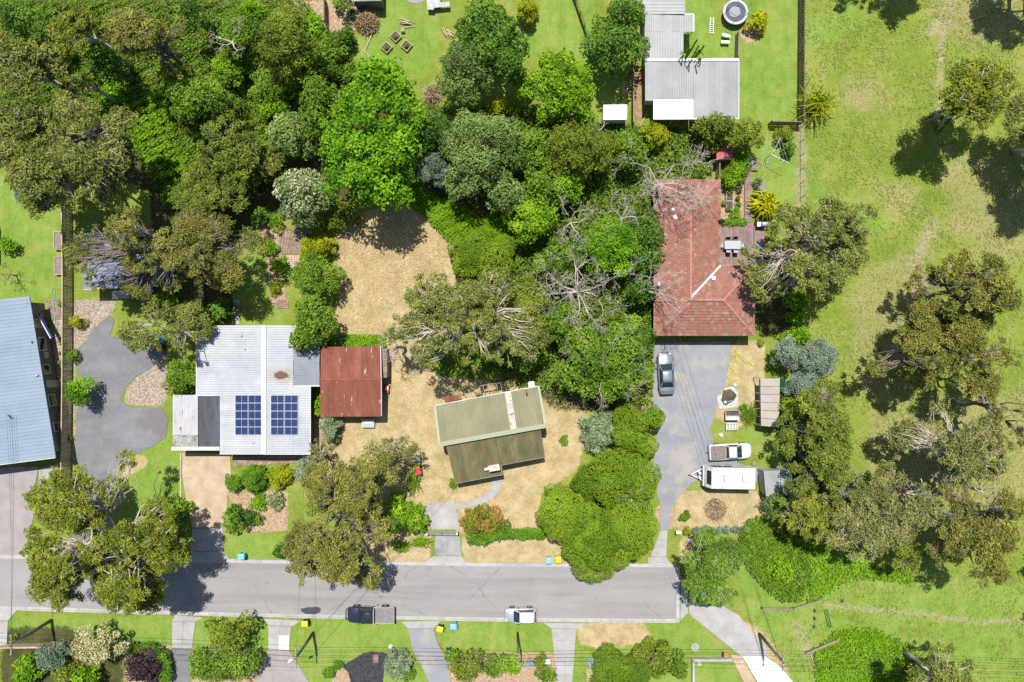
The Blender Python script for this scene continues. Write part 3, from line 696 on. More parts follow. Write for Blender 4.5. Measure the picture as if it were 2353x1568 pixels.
def scorched():
    n = NT('scorched_white_roof'); p = n.pos(); cx, cy = W(645.5, 863, 3.2)
    base = n.ramp(n.noise(p, .5, 5, .6), [(.3, (.31, .33, .355)), (.7, (.41, .425, .44))])
    sep = n.node('ShaderNodeSeparateXYZ'); n.l.new(p, sep.inputs[0])
    dx = n.math('DIVIDE', n.math('SUBTRACT', sep.outputs[0], cx), .95); dy = n.math('DIVIDE', n.math('SUBTRACT', sep.outputs[1], cy), .5)
    d = n.math('SQRT', n.math('ADD', n.math('MULTIPLY', dx, dx), n.math('MULTIPLY', dy, dy)))
    m = n.math('ADD', d, n.math('MULTIPLY', n.math('SUBTRACT', n.noise(p, 2.5, 4, .6), .5), .7))
    c = n.mix(n.math('MULTIPLY', n.math('SUBTRACT', 1.0, n.step(m, .7, 2.6)), .5), base, (.30, .22, .15)); c = n.mix(n.math('SUBTRACT', 1.0, n.step(m, .7, 1.0)), c, (.12, .06, .035))
    n.base(n.mix(1.0, c, n.math('MULTIPLY_ADD', n.noise(p, 9, 3), .24, .88), 'MULTIPLY')); return n.fin(.5, 0, .3)
M_scorched = scorched()
# ---- white corrugated house with the solar panels
hC = thing('house', 'white corrugated house with two banks of blue solar panels', 'house', (*W(600, 900), 0))
ZE, ZR = 2.75, 3.25
def Q(x0, y0, x1, y1, za, zb):  # west edge at za, east edge at zb
    return W3(x0, y0, za), W3(x1, y0, zb), W3(x1, y1, zb), W3(x0, y1, za)
RX = 605
a, b, c, d = Q(452, 748, RX, 911, ZE, ZR); roof_plane(hC, [a, d, c, b], M_white_roof, 0.8, 0.27, 0.05)
zx = ZE + (ZR - ZE) * (505 - 452) / (RX - 452)
a2, b2, c2, d2 = Q(505, 911, RX, 1043, zx, ZR); roof_plane(hC, [a2, d2, c2, b2], M_white_roof, 0.8, 0.27, 0.05)
a3, b3, c3, d3 = Q(RX, 748, 674, 1043, ZR, ZR - 0.3); roof_plane(hC, [b3, c3, d3, a3], M_scorched, 0.8, 0.27, 0.05)
a4, b4, c4, d4 = Q(674, 887, 713, 1043, ZR - .3, ZE); roof_plane(hC, [b4, c4, d4, a4], M_white_roof, 0.8, 0.27, 0.05)
a5, b5, c5, d5 = Q(674, 748, 735, 795, ZR - .3, ZE - .05); roof_plane(hC, [b5, c5, d5, a5], M_white_roof, 0.8, 0.27, 0.05)
p1, p2, p3, p4 = Q(674.5, 796, 734, 886, ZR - .33, ZE - .1); roof_plane(hC, [p2, p3, p4, p1], M_polygrey, 0.9, 0.22, 0.02, name='polycarbonate_sheet')
g1, g2, g3, g4 = Q(455.5, 912, 504, 1027, ZE - .15, ZE - .05); roof_plane(hC, [g4, g3, g2, g1], M_poly, 0.9, 0.15, 0.02, name='polycarbonate_sheet')
r1, r2, r3, r4 = Q(397, 908, 455, 1000, ZE - .1, ZE - .02); roof_plane(hC, [r4, r3, r2, r1], M_rusty_white, 0.9, 0.2, 0.025)
s1, s2, s3, s4 = Q(397, 1000.5, 455, 1027, ZE - .1, ZE - .02); roof_plane(hC, [s4, s3, s2, s1], surf('mossy_roof_sheet', (.2, .2, .17), (.36, .36, .33), 1.5, .9, fine=6, grain=.4, stain=(.12, .13, .08), sfac=(.5, .65), sscale=2), 0.9, 0.2, 0.02)
MB().beam(W3(395, 1031, ZE), W3(505, 1031, ZE), 0.4, 0.22).build('fascia', M_white_trim, hC)
cap(hC, W3(RX + 1, 748, ZR + .05), W3(RX + 1, 1043, ZR + .05), 0.55, M_white_trim, 0.07)
gutter(hC, [W3(505, 1043, zx - .05), W3(RX, 1043, ZR - .08)], M_white_trim); gutter(hC, [W3(RX, 1043.5, ZR - .09), W3(713, 1043.5, ZE - .06)], M_white_trim)
gutter(hC, [W3(452, 748, ZE - .05), W3(452, 911, ZE - .05)], M_white_trim); gutter(hC, [W3(713, 887, ZE - .06), W3(713, 1043, ZE - .06)], M_white_trim)
gutter(hC, [W3(674, 887, ZR - .4), W3(735, 887, ZE - .16)], M_white_trim)
zw = ZE - 0.2
wallbox(hC, inset([W(452, 748, zw), W(735, 748, zw), W(735, 795, zw), W(713, 795, zw), W(713, 1043, zw), W(505, 1043, zw), W(505, 911, zw), W(452, 911, zw)], 0.4), zw, M_wall_brick)
wallbox(hC, inset([W(397, 908, 2.4), W(455, 908, 2.4), W(455, 1024, 2.4), W(397, 1024, 2.4)], 0.12), 2.4, M_tin, name='carport_wall')
for fx, fy in ((458, 1024), (503, 1024), (732, 800), (732, 884)): MB().cyl(W3(fx, fy, 2.4), 0.05, 0, 2.55, 8).build('post', M_steel, hC)
x0 = W(713, 900, 2)[0] - 0.37
for y in (930, 990): window(hC, (x0, W(0, y + 14, 2)[1]), (x0, W(0, y - 14, 2)[1]), 1.0, 2.1)
y0 = W(0, 1043, 2)[1] + 0.4
for fx in (545, 650): window(hC, (W(fx - 20, 0, 2)[0], y0), (W(fx + 20, 0, 2)[0], y0), 0.9, 2.1)
for fx, fy in ((563, 802), (555, 772)): MB().cyl(W3(fx, fy, 3.1), 0.09, 2.9, 3.35, 10).build('vent_pipe', M_tin, hC)
st = MB(); sp_ = [W3(*T(1, 2, x, y), 3.3) for x, y in ((200, 345), (255, 335), (325, 345), (322, 395), (260, 405), (205, 398))]
# solar panels
def solar_mat():
    n = NT('solar_cells'); tc = n.node('ShaderNodeTexCoord'); sep = n.node('ShaderNodeSeparateXYZ'); n.l.new(tc.outputs['Object'], sep.inputs[0])
    gx = n.math('FRACT', n.math('MULTIPLY', sep.outputs[0], 6.0)); gy = n.math('FRACT', n.math('MULTIPLY', sep.outputs[1], 6.5))
    ln = n.math('MAXIMUM', n.math('LESS_THAN', gx, 0.05), n.math('LESS_THAN', gy, 0.12))
    n.base(n.mix(n.math('MULTIPLY', ln, 0.6), n.mix(n.noise(n.pos(), 1.2, 3), (0.010, 0.018, 0.075), (0.02, 0.032, 0.11)), (0.12, 0.15, 0.25)))
    return n.fin(0.15, 0, 0.5)
M_solar = solar_mat()
def panel_row(x0, x1, zfun):
    for i in range(2):
        for j in range(5):
            xa = x0 + i * (x1 - x0 + 1.6) / 2; xb = xa + (x1 - x0 - 1.6) / 2; ya = 908.5 + j * 18.25; yb = ya + 17.8
            A, B, C, D = W3(xa, yb, zfun(xa)), W3(xb, yb, zfun(xb)), W3(xb, ya, zfun(xb)), W3(xa, ya, zfun(xa))
            M = frame3(A, B); cc = (A + B + C + D) / 4; L, Wd = (B - A).length, (D - A).length
            me = CACHE.setdefault(('solar', round(L, 2)), MB().box((0, 0, 0), (L - .02, Wd - .02, .035)).mesh('solar_panel', M_solar))
            o = piece('solar_panel', me, hC, cc, M)
            fb = MB()
            for s in (-1, 1): fb.box((0, s * (Wd / 2 - .012), .008), (L, .025, .05)).box((s * (L / 2 - .012), 0, .0085), (.025, Wd - .05, .05))
            fb.box((0, 0, .012), (.02, Wd - .05, .04))
            fo = CACHE.setdefault(('solarframe', round(L, 2)), fb.mesh('frame', M_white_trim))
            f = bpy.data.objects.new('frame', fo); COL.objects.link(f); f.parent = o
panel_row(540.7, 600.5, lambda x: zx + (ZR - zx) * (x - 505) / 100 + 0.14)
panel_row(622.4, 684.5, lambda x: ZR - (ZR - ZE) * (x - RX) / 108 + 0.14)

# ---- rusty garage
hD = thing('garage', 'rust red corrugated garage next to the white solar house', 'garage', (*W(806, 875), 0))
zr, ze = 3.1, 2.55
n1, n2 = W3(737, 798, ze), W3(874, 795, ze); m1, m2 = W3(736, 872, zr), W3(875.5, 872, zr); s1, s2 = W3(736.5, 957, ze), W3(876, 956, ze)
roof_plane(hD, [n2, n1, m1, m2], M_rust_roof, 0.75, 0.18, 0.035); roof_plane(hD, [s1, s2, m2, m1], M_rust_roof, 0.75, 0.18, 0.035)
cap(hD, m1 + Vector((0, 0, .03)), m2 + Vector((0, 0, .03)), 0.3, M_rust_roof, 0.05)
gutter(hD, [s1 - Vector((0, 0, .07)), s2 - Vector((0, 0, .07))], M_rust_roof); gutter(hD, [n2 + Vector((.03, 0, -.03)), m2 + Vector((.03, 0, -.03)), s2 + Vector((.03, 0, -.03))], M_rusty_white, 0.1, 0.14, 'barge_board')
wallbox(hD, inset([tuple(p.xy) for p in (n1, n2, s2, s1)], 0.25), 2.45, surf('rusty_tin_wall', (.2, .1, .07), (.3, .2, .16), 1.5))
e = [W3(877, 802, 2.2), W3(889.6, 802, 2.1), W3(889.6, 868.5, 2.1), W3(877, 868.5, 2.2)]
roof_plane(hD, [e[1], e[2], e[3], e[0]], M_wood, 0.6, 0.3, 0.02, name='lean_to_board'); wallbox(hD, [W(878, 803, 1.9), W(888.6, 803, 1.9), W(888.6, 867.5, 1.9), W(878, 867.5, 1.9)], 2.0, M_wood, name='lean_to_wall')
dm = W3(876, 905, 1.2); MB().box((dm.x - .2, dm.y, 1.0), (.06, 2.2, 2.0)).build('door', M_rusty_white, hD)

# ---- pale green house
hE = thing('house', 'low house with a pale green ribbed roof and a rust spotted lower slope', 'house', (*W(1130, 990), 0))
NWc, NEc = W3(999.4, 932.6, 2.8), W3(1237.6, 888, 2.8); REc, RWc = W3(1253.3, 978, 3.9), W3(1010, 1021, 3.9)
M_sky = surf('skylight_sheet', (.3, .27, .24), (.5, .46, .42), .8, .5, stretch=(.6, 1.5, 1), stain=(.1, .08, .07), sfac=(.55, .6), sscale=1.0)
def lerpq(t0, t1): return [NEc.lerp(NWc, t0), NEc.lerp(NWc, t1), REc.lerp(RWc, t1), REc.lerp(RWc, t0)]
tA, tB = 0.27, 0.325
roof_plane(hE, lerpq(0, tA), M_green_roof, 0.9, 0.3, 0.03); roof_plane(hE, lerpq(tB, 1), M_green_roof, 0.9, 0.3, 0.03)
roof_plane(hE, lerpq(tA, tB), M_sky, 0.8, 0.25, 0.02, name='skylight_sheet')
for t in (tA, tB): MB().beam(NEc.lerp(NWc, t) + Vector((0, 0, .05)), REc.lerp(RWc, t) + Vector((0, 0, .05)), .07, .06).build('flashing', M_cap_green, hE)
cap(hE, RWc + Vector((0, -.02, .05)), REc + Vector((0, -.02, .05)), 0.5, M_cap_green, 0.06)
for p, q_ in ((NWc, RWc), (NEc, REc)): cap(hE, p + Vector((0, 0, .05)), q_ + Vector((0, 0, .05)), 0.24, M_cap_green, 0.07, 'barge_cap')
gutter(hE, [NWc - Vector((0, 0, .06)), NEc - Vector((0, 0, .06))], M_white_trim)
rl, rr = W3(1024.7, 1022.5, 3.55), W3(1242, 983, 3.55); bl, br = W3(1046.2, 1111.3, 2.5), W3(1252, 1050.5, 2.5); k1, k2 = W3(1154, 1091, 2.5), W3(1150.2, 1069.5, 2.7)
tk = (k2 - rl).dot(rr - rl) / (rr - rl).length_squared
rk = rl.lerp(rr, tk)
roof_plane(hE, [bl, k1, rk, rl], M_green_rust, 0.75, 0.25, 0.03); roof_plane(hE, [k2 + Vector((.02, 0, 0)), br, rr, rk + Vector((.02, 0, 0))], M_green_rust, 0.75, 0.25, 0.03)
gutter(hE, [bl - Vector((0, 0, .06)), k1 - Vector((0, 0, .06)), k2 - Vector((0, 0, .06)), br - Vector((0, 0, .06))], M_cap_green, .1, .1)
wallbox(hE, inset([tuple(p.xy) for p in (NWc, NEc, REc, RWc)], 0.35), 2.65, M_wall_green)
wallbox(hE, inset([tuple(p.xy) for p in (rl, rr, br, k2, k1, bl)], 0.3), 2.35, M_wall_green, name='front_wall')
chp = W3(1136, 1073, 3.0)
ch = MB().box((chp.x, chp.y, 2.9), (1.1, 0.6, 1.4), math.radians(10)).build('chimney', M_brick, hE); MB().box((chp.x, chp.y, 3.63), (1.2, .7, .07), math.radians(10)).build('chimney_top', M_stone, ch)
MB().beam(chp + Vector((-1.1, -.3, .1)), chp + Vector((-.5, -.1, .25)), .3, .05).build('chimney_flashing', M_white_trim, hE)
fp = W3(1209, 898, 3.0); MB().tube([fp + Vector((0, 0, -.2)), fp + Vector((0, 0, .7)), fp + Vector((.08, -.3, .8))], .08, 8).build('flue', M_rust_roof, hE)
for t in (0.15, 0.6, 0.85):
    c = (RWc.lerp(REc, t)); 
pw = inset([tuple(p.xy) for p in (rl, rr, br, k2, k1, bl)], 0.3)
dd = (k1 - bl).normalized().xy
for t in (0.3, 0.7):
    c = bl.lerp(k1, t).xy + Vector((-dd.y, dd.x)) * 0.3; window(hE, c - dd * .6, c + dd * .6, 0.9, 2.0)
dd = (br - k2).normalized().xy
for t in (0.35, 0.7):
    c = k2.lerp(br, t).xy + Vector((-dd.y, dd.x)) * 0.3; window(hE, c - dd * .6, c + dd * .6, 0.9, 2.0)
# ruined pergola behind it
pg = thing('pergola', 'bare grey timber pergola against the green house back wall', 'pergola', (*W(1135, 890), 0))
pp = TP(1, 2, [(2060, 460), (2320, 420), (2340, 515), (2080, 560)])
for a, b in ((0, 1), (1, 2), (2, 3), (3, 0)): MB().beam(W3(*pp[a], 2.3), W3(*pp[b], 2.3), .1, .12).build('beam', M_wood, pg)
for t in np.linspace(.12, .88, 6):
    A = W3(*pp[0], 2.4).lerp(W3(*pp[1], 2.4), t); B = W3(*pp[3], 2.4).lerp(W3(*pp[2], 2.4), t); MB().beam(A, B, .06, .08).build('rafter', M_wood, pg)
for p in pp: MB().cyl(W3(*p, 2.2), .06, 0, 2.3, 8).build('post', M_wood, pg)
o = MB().box((*W(1221, 884, 1.0), 0.85), (0.75, 0.75, 1.7), math.radians(8)).build('water_heater', M_white_p, None, bevel=0.12); tag(o, 'white rounded water heater at the green house north corner', 'water heater')
rs = [W3(*p, 1.6) for p in TP(1, 2, [(1735, 560), (1875, 540), (1885, 585), (1745, 612)])]
sh = thing('lean_to', 'small rusty lean-to roof behind the green house', 'lean-to', (*W(1038, 916), 0))
roof_plane(sh, [rs[3], rs[2], rs[1], rs[0]], M_rust_roof, .6, .2, .03); 
for p in rs: MB().cyl(p, .04, 0, 1.6, 6).build('post', M_wood, sh)

# ---- red tiled house
TILE_C = [(0.255, 0.112, 0.080), (0.27, 0.125, 0.092), (0.24, 0.10, 0.072), (0.29, 0.145, 0.11), (0.215, 0.105, 0.08), (0.205, 0.125, 0.102), (0.27, 0.19, 0.16), (0.26, 0.118, 0.086)]
M_TILE = [surf('roof_tile_%s' % 'abcdefgh'[i], tuple(x * .85 for x in c), tuple(min(1, x * 1.12) for x in c), 3, .8, fine=16, grain=.2, bump=.1) for i, c in enumerate(TILE_C)]
M_ridge = surf('ridge_tile_red', (.30, .12, .09), (.40, .19, .15), 3, .8)
hF = thing('house', 'L-shaped brick house with a red tiled hipped roof', 'house', (*W(1600, 600), 0))
EV = 2.6
def z_at(d): return EV + d * math.tan(math.radians(21))
def wh(fx, fy, dm): return W3(fx, fy, z_at(dm))
# plan in metres at eave level
P0 = W(1512, 414, EV); P1 = W(1655, 414, EV); P2 = W(1655, 611, EV); P3 = W(1733, 611, EV); P4 = W(1733, 771, EV); P5 = W(1503.8, 771, EV)
xw, xe1, xe2 = P5[0], P1[0], P3[0]; yn, ym, ys = P0[1], P2[1], P4[1]
hw1 = (xe1 - xw) / 2; xr = (xw + xe1) / 2; hw2 = (ym - ys) / 2; yr = (ym + ys) / 2
r1z, r2z = z_at(hw1), z_at(hw2)
V = lambda x, y, z: Vector((x, y, z))
xw1 = P0[0]
Rn = V(xr, yn - hw1, r1z); Rs_ = V(xr, yr + (r2z - r1z) * 0, r1z)
rm = min(r1z, r2z)
# wing ridge runs south and dies into the lower ridge
Rj = V(xr, yr, r2z); Re = V(xe2 - hw2, yr, r2z)
planes = [
 ('n', [V(xw, yn, EV), V(xe1, yn, EV), Rn], V(-1, 0, 0), V(0, -1, 0)),
 ('w', [V(xw, ys, EV), V(xw, yn, EV), Rn, V(xr, ys + hw1, r1z)], V(0, 1, 0), V(1, 0, 0)),
 ('e', [V(xe1, yn, EV), V(xe1, ym, EV), V(xr, ym - hw1, r1z), Rn], V(0, -1, 0), V(-1, 0, 0)),
 ('m', [V(xe1, ym, EV), V(xe2, ym, EV), Re, V(xe1 - hw2, yr, r2z)], V(1, 0, 0), V(0, -1, 0)),
 ('x', [V(xe2, ym, EV), V(xe2, ys, EV), Re], V(0, -1, 0), V(-1, 0, 0)),
 ('s', [V(xe2, ys, EV), V(xw, ys, EV), V(xw + hw2, yr, r2z), Re], V(-1, 0, 0), V(0, 1, 0)),
]
sl = math.radians(21); tw, tv = 0.34, 0.36
tile_mb = MB()
# tile: slightly barrelled slab (profile across, length up-slope)
prof = [(-.17, 0), (-.12, .012), (-.02, .012), (.03, .03), (.12, .03), (.165, .005)]
vs_ = []
for yv, lift in ((-.20, .05), (.20, .0)):
    for x, h in prof: vs_.append((x, yv, h + lift))
vs_ += [(x, -.20, 0.0) for x, h in prof]
nP = len(prof)
fs_ = [(i, i + 1, nP + i + 1, nP + i) for i in range(nP - 1)] + [(2 * nP + i, 2 * nP + i + 1, i + 1, i) for i in range(nP - 1)]
TILE_ME = []
for m in M_TILE: TILE_ME.append(MB().add(vs_, fs_).mesh('roof_tile', m))
tv_np = np.array(vs_)
spots = []
trng = np.random.default_rng(3)
for key, poly, u, vflat in planes:
    v3 = Vector((vflat.x * math.cos(sl), vflat.y * math.cos(sl), math.sin(sl)))
    nn = u.cross(v3)
    if nn.z < 0: u = -u; nn = u.cross(v3)
    o3 = poly[0]
    pu = [((p - o3).dot(u), (p - o3).dot(v3)) for p in poly]
    MB().sheet([p - nn * 0.02 for p in (poly if (poly[1] - poly[0]).cross(poly[2] - poly[0]).z > 0 else poly[::-1])]).build('roof_underlay', M_TILE[5], hF)
    u0, u1 = min(p[0] for p in pu), max(p[0] for p in pu); v0, v1 = min(p[1] for p in pu), max(p[1] for p in pu)
    us = np.arange(u0 + tw / 2 - 2 * tw, u1 + tw, tw); vss = np.arange(v0 + tv / 2, v1 + tv, tv)
    U, VV = np.meshgrid(us, vss); U = U + (np.arange(len(vss))[:, None] % 2) * tw * 0.5
    ok = inpoly(U, VV, pu)
    for uu, vv in zip(U[ok], VV[ok]):
        wear = math.sin(uu * 0.9 + vv * 1.7 + ord(key)) + math.sin(uu * 2.1 - vv * 0.8)
        i = trng.choice(8, p=[.2, .17, .17, .1, .1, .06, .05, .15]) if wear < 1.55 else trng.choice([5, 4, 6, 1, 0, 3])
        spots.append((o3 + u * uu + v3 * vv + nn * 0.004, Matrix((u, v3, nn)).transposed(), int(i), key))
indiv = [k for k, s in enumerate(spots) if s[3] in ('s', 'x')][:300]; iset = set(indiv)
for k in indiv: piece('roof_tile', TILE_ME[spots[k][2]], hF, spots[k][0], spots[k][1])
rv, rf, rm_ = [], [], []; cnt = 0
offF = np.array(OFF[hF.name]); fs_np = np.array(fs_)
for k, (p, M, i, key) in enumerate(spots):
    if k in iset: continue
    rv.append(tv_np @ np.array(M).T + np.array(p) - offF); rf.append(fs_np + cnt); rm_ += [i] * len(fs_); cnt += len(vs_)
rest = bpy.data.objects.new('roof_tile_field', np_mesh('roof_tile_field', np.concatenate(rv), np.concatenate(rf).ravel(), np.full(len(rm_), 4), M_TILE, rm_)); link(rest, hF); rest['kind'] = 'stuff'
up = V(0, 0, .06)
for a, b in ((V(xe1, yn, EV), Rn), (V(xw, yn, EV), Rn), (Rn, V(xr, ym - hw1 + .0, r1z)), (V(xr, ym - hw1, r1z), V(xr, ys + hw1, r1z)), (Re, V(xe2, ym, EV)), (Re, V(xe2, ys, EV)), (V(xw, ys, EV), V(xw + hw2, yr, r2z)), (V(xe1 - hw2, yr, r2z), Re), (V(xw + hw2, yr, r2z), V(xe1 - hw2, yr, r2z))):
    L = (b - a).length; n = max(1, int(L / .42))
    for k in range(n):
        p, q_ = a.lerp(b, k / n) + up, a.lerp(b, (k + 1) / n) + up; MB().beam(p, q_ + V(0, 0, .015), .24, .07).build('ridge_tile', M_ridge, hF)
MB().beam(V(xe1, ym, EV + .1), V(xe1 - hw2 * .95, yr + hw2 * .05, r2z - .0), .22, .05).build('valley_flashing', M_white_trim, hF)
wallbox(hF, inset([(xw, ys), (xe2, ys), (xe2, ym), (xe1, ym), (xe1, yn), (xw, yn)], 0.55), 2.5, M_wall_brick)
for p, q_ in (((xw, ys), (xe2, ys)), ((xe2, ys), (xe2, ym)), ((xe2, ym), (xe1, ym)), ((xe1, ym), (xe1, yn)), ((xe1, yn), (xw, yn)), ((xw, yn), (xw, ys))):
    MB().beam((*p, EV - .07), (*q_, EV - .07), .13, .12).build('gutter', M_cap_green if False else M_white_trim, hF)
for fx, fy, r in ((1552, 499, .35), (1545.6, 482, .2), (1639, 640, .3), (1606, 648, .2), (1513, 653, .25)):
    z = z_at(1.8)
    MB().cyl(W3(fx, fy, z), r, z - .6, z + .25, 14, r * .75).build('roof_vent', M_white_p, hF)
for fx in (1560, 1620, 1680): window(hF, (W(fx - 14, 0, 2)[0], ys + .55), (W(fx + 14, 0, 2)[0], ys + .55), .9, 2.1)
dm = W3(1590, 0, 1); d_ = MB().box((dm.x, ys + .53, 1.0), (.9, .06, 2.0)).build('door', M_wood, hF); MB().box((dm.x + .33, ys + .47, 1.0), (.05, .08, .12)).build('handle', M_steel, d_)
sat = thing('satellite_dish', 'dark satellite dish on the tiled house eave by the deck', 'satellite dish', W3(1656, 513, 2.7))
ds = []
for i in range(4):
    for j in range(12):
        r = .4 * i / 3; t = 2 * math.pi * j / 12; ds.append(Vector((r * math.cos(t), .25 * (r / .4) ** 2, r * math.sin(t))) @ Matrix.Rotation(.5, 3, 'X') + W3(1658, 513, 3.0))
MB().add(ds, [(i * 12 + j, i * 12 + (j + 1) % 12, (i + 1) * 12 + (j + 1) % 12, (i + 1) * 12 + j) for i in range(3) for j in range(12)]).build('dish', M_black, sat, True)
MB().cyl(W3(1656, 513, 2.7), .03, 2.5, 3.0, 8).build('arm', M_steel, sat)

# ---- grey-white house at the north
hG = thing('house', 'grey-white ribbed roof house with a bright white patio cover', 'house', (*W(1590, 200), 0))
def t2(x, y, z): return W3(*T(2, 0, x, y), z)
roof_plane(hG, [t2(1635, 128, 2.9), t2(1635, -120, 2.9), t2(1245, -120, 2.75), t2(1255, 128, 2.75)], M_grey_roof, .8, .35, .03)
roof_plane(hG, [t2(1272, 290, 2.9), t2(1714, 290, 2.9), t2(1714, 132, 2.7), t2(1272, 132, 2.7)], M_grey_roof, .8, .25, .03)
roof_plane(hG, [t2(1272, 540, 3.15), t2(1622, 540, 3.15), t2(1622, 291, 2.9), t2(1272, 291, 2.9)], M_grey_roof, .8, .25, .03)
roof_plane(hG, [t2(1274, 914, 2.7), t2(1712, 914, 2.7), t2(1712, 542, 3.2), t2(1274, 542, 3.2)], M_grey_roof, .8, .25, .03)
roof_plane(hG, [t2(1713, 1076, 2.5), t2(2120, 1076, 2.5), t2(2122, 542, 3.2), t2(1713, 542, 3.2)], M_grey_roof, .8, .2, .03)
roof_plane(hG, [t2(1348, 1080, 2.55), t2(1711, 1080, 2.55), t2(1711, 904, 2.85), t2(1348, 904, 2.85)], M_clear_white, .9, .22, .03, name='patio_sheet')
cap(hG, t2(1272, 545, 3.25), t2(2122, 541, 3.25), .3, M_white_trim)
gutter(hG, [t2(1348, 1081, 2.5), t2(2120, 1078, 2.44)], M_white_trim); gutter(hG, [t2(2122, 541, 3.1), t2(2121, 1078, 2.44)], M_white_trim, .1, .12, 'barge_board')
gutter(hG, [t2(1272, 132, 2.65), t2(1714, 132, 2.65)], M_white_trim); gutter(hG, [t2(1714, 132, 2.7), t2(1714, 292, 2.85)], M_white_trim, .1, .1, 'barge_board')
def xy(v): return (v.x, v.y)
wallbox(hG, inset([xy(t2(1274, 545, 2.5)), xy(t2(2120, 545, 2.5)), xy(t2(2120, 1070, 2.5)), xy(t2(1714, 1070, 2.5)), xy(t2(1714, 912, 2.5)), xy(t2(1274, 912, 2.5))], .35), 2.4, M_wall_white)
wallbox(hG, inset([xy(t2(1274, 135, 2.5)), xy(t2(1622, 135, 2.5)), xy(t2(1622, 560, 2.5)), xy(t2(1274, 560, 2.5))], .3), 2.55, M_wall_white, name='rear_wall')
wallbox(hG, inset([xy(t2(1260, -110, 2.5)), xy(t2(1630, -110, 2.5)), xy(t2(1630, 125, 2.5)), xy(t2(1260, 125, 2.5))], .3), 2.45, M_wall_white, name='shed_wall')
for x, y in ((1700, 145), (1700, 285), (1352, 1076), (1530, 1076)): MB().cyl(t2(x, y, 2.3), .05, 0, 2.5, 8).build('post', M_white_trim, hG)
# palm in the light well is planted later
# ---- small buildings
def small_shed(name, label, cat, quadF, z, mat, wmat, nsheet=.7, gable=False, spacing=.25, hi=None):
    q = [W3(*p, z) for p in quadF]
    o = thing(name, label, cat, centre(q))
    hi = z + .12 if hi is None else hi
    if gable:
        m1, m2 = (q[0] + q[1]) / 2, (q[3] + q[2]) / 2; m1.z = m2.z = hi
        roof_plane(o, [q[3], q[0], m1, m2], mat, nsheet, spacing, .025); roof_plane(o, [q[1], q[2], m2, m1], mat, nsheet, spacing, .025)
        cap(o, m1 + Vector((0, 0, .02)), m2 + Vector((0, 0, .02)), .2, mat)
    else:
        q[0].z = q[1].z = hi
        roof_plane(o, [q[3], q[2], q[1], q[0]], mat, nsheet, spacing, .025)
    wallbox(o, inset([xy(p) for p in q], .12), z - .08, wmat)
    gutter(o, [q[3] - Vector((0, 0, .05)), q[2] - Vector((0, 0, .05))], M_white_trim, .08, .08)
    return o, q
o, q = small_shed('cubby_house', 'small red roofed cubby house beside the hedge', 'cubby house', TP(2, 0, [(1922, 1280), (2066, 1285), (2066, 1445), (1920, 1447)]), 2.0, M_red_shed, surf('red_cubby_wall', (.25, .08, .07), (.33, .12, .1)), .6, True, hi=2.4)
MB().box(W3(*T(2, 0, 2040, 1352), 2.3), (.55, .5, .05), M=Matrix.Rotation(.35, 3, 'Y')).build('skylight', M_poly, o)
small_shed('garden_shed', 'small white roofed garden shed under the pale tree', 'shed', TP(2, 0, [(895, 955), (1110, 953), (1108, 1082), (893, 1085)]), 2.1, M_clear_white, M_wall_white, .7)
sj = thing('shade_shelter', 'long beige cloth covered shelter with a teal end wall', 'shelter', (*W(1769, 926), 0))
A0, A1, A2, A3 = W3(1747, 870, 2.2), W3(1792, 869, 2.3), W3(1790, 983, 2.3), W3(1749, 979, 2.2)
for i in range(6):
    t0, t1 = i / 6 + .004, (i + 1) / 6 - .004
    p = [A0.lerp(A3, t0), A1.lerp(A2, t0), A1.lerp(A2, t1), A0.lerp(A3, t1)]; mid = [(p[0] + p[1]) / 2, (p[3] + p[2]) / 2]
    for m in mid: m.z += .18
    MB().add([p[0], mid[0], p[1], p[2], mid[1], p[3]], [(5, 4, 1, 0), (4, 3, 2, 1)]).build('cloth_panel', M_beige_cloth, sj)
for p in (A0, A1, A2, A3, A0.lerp(A3, .5), A1.lerp(A2, .5)): MB().cyl(p, .04, 0, 2.2, 8).build('post', M_steel, sj)
MB().beam(W3(1798, 870, 1.5), W3(1798, 900, 1.5), .06, 2.0).build('teal_panel', M_teal, sj)
MB().beam(W3(1747, 872, 1.8), W3(1749, 978, 1.8), .05, .7).build('side_curtain', M_beige_cloth, sj)
small_shed('tool_shed', 'grey ribbed tool shed in tree shade beyond the caravan', 'shed', [(1754, 1082), (1818, 1080), (1822, 1136), (1760, 1140)], 2.2, M_grey_roof, M_tin, .7)
small_shed('workshop', 'dark shed roof edge at the top of the lawn yard', 'shed', [(806, -60), (876, -60), (876, 1), (808, 2)], 2.2, M_wall_grey, M_wall_grey, .8)
# ------------------------------------------------------------------ vegetation
M_bark_pale = surf('pale_gum_bark', (0.34, 0.29, 0.23), (0.52, 0.47, 0.40), 1.5, .85, fine=6, grain=.25)
M_bark_grey = surf('grey_bark', (0.14, 0.12, 0.10), (0.25, 0.22, 0.19), 2, .9, fine=8, grain=.3)
M_bark_dead = surf('bleached_dead_wood', (0.34, 0.29, 0.24), (0.52, 0.47, 0.41), 2, .85, fine=8, grain=.25)
M_bark_brown = surf('brown_bark', (0.10, 0.075, 0.055), (0.18, 0.14, 0.1), 2, .9, fine=8, grain=.3)
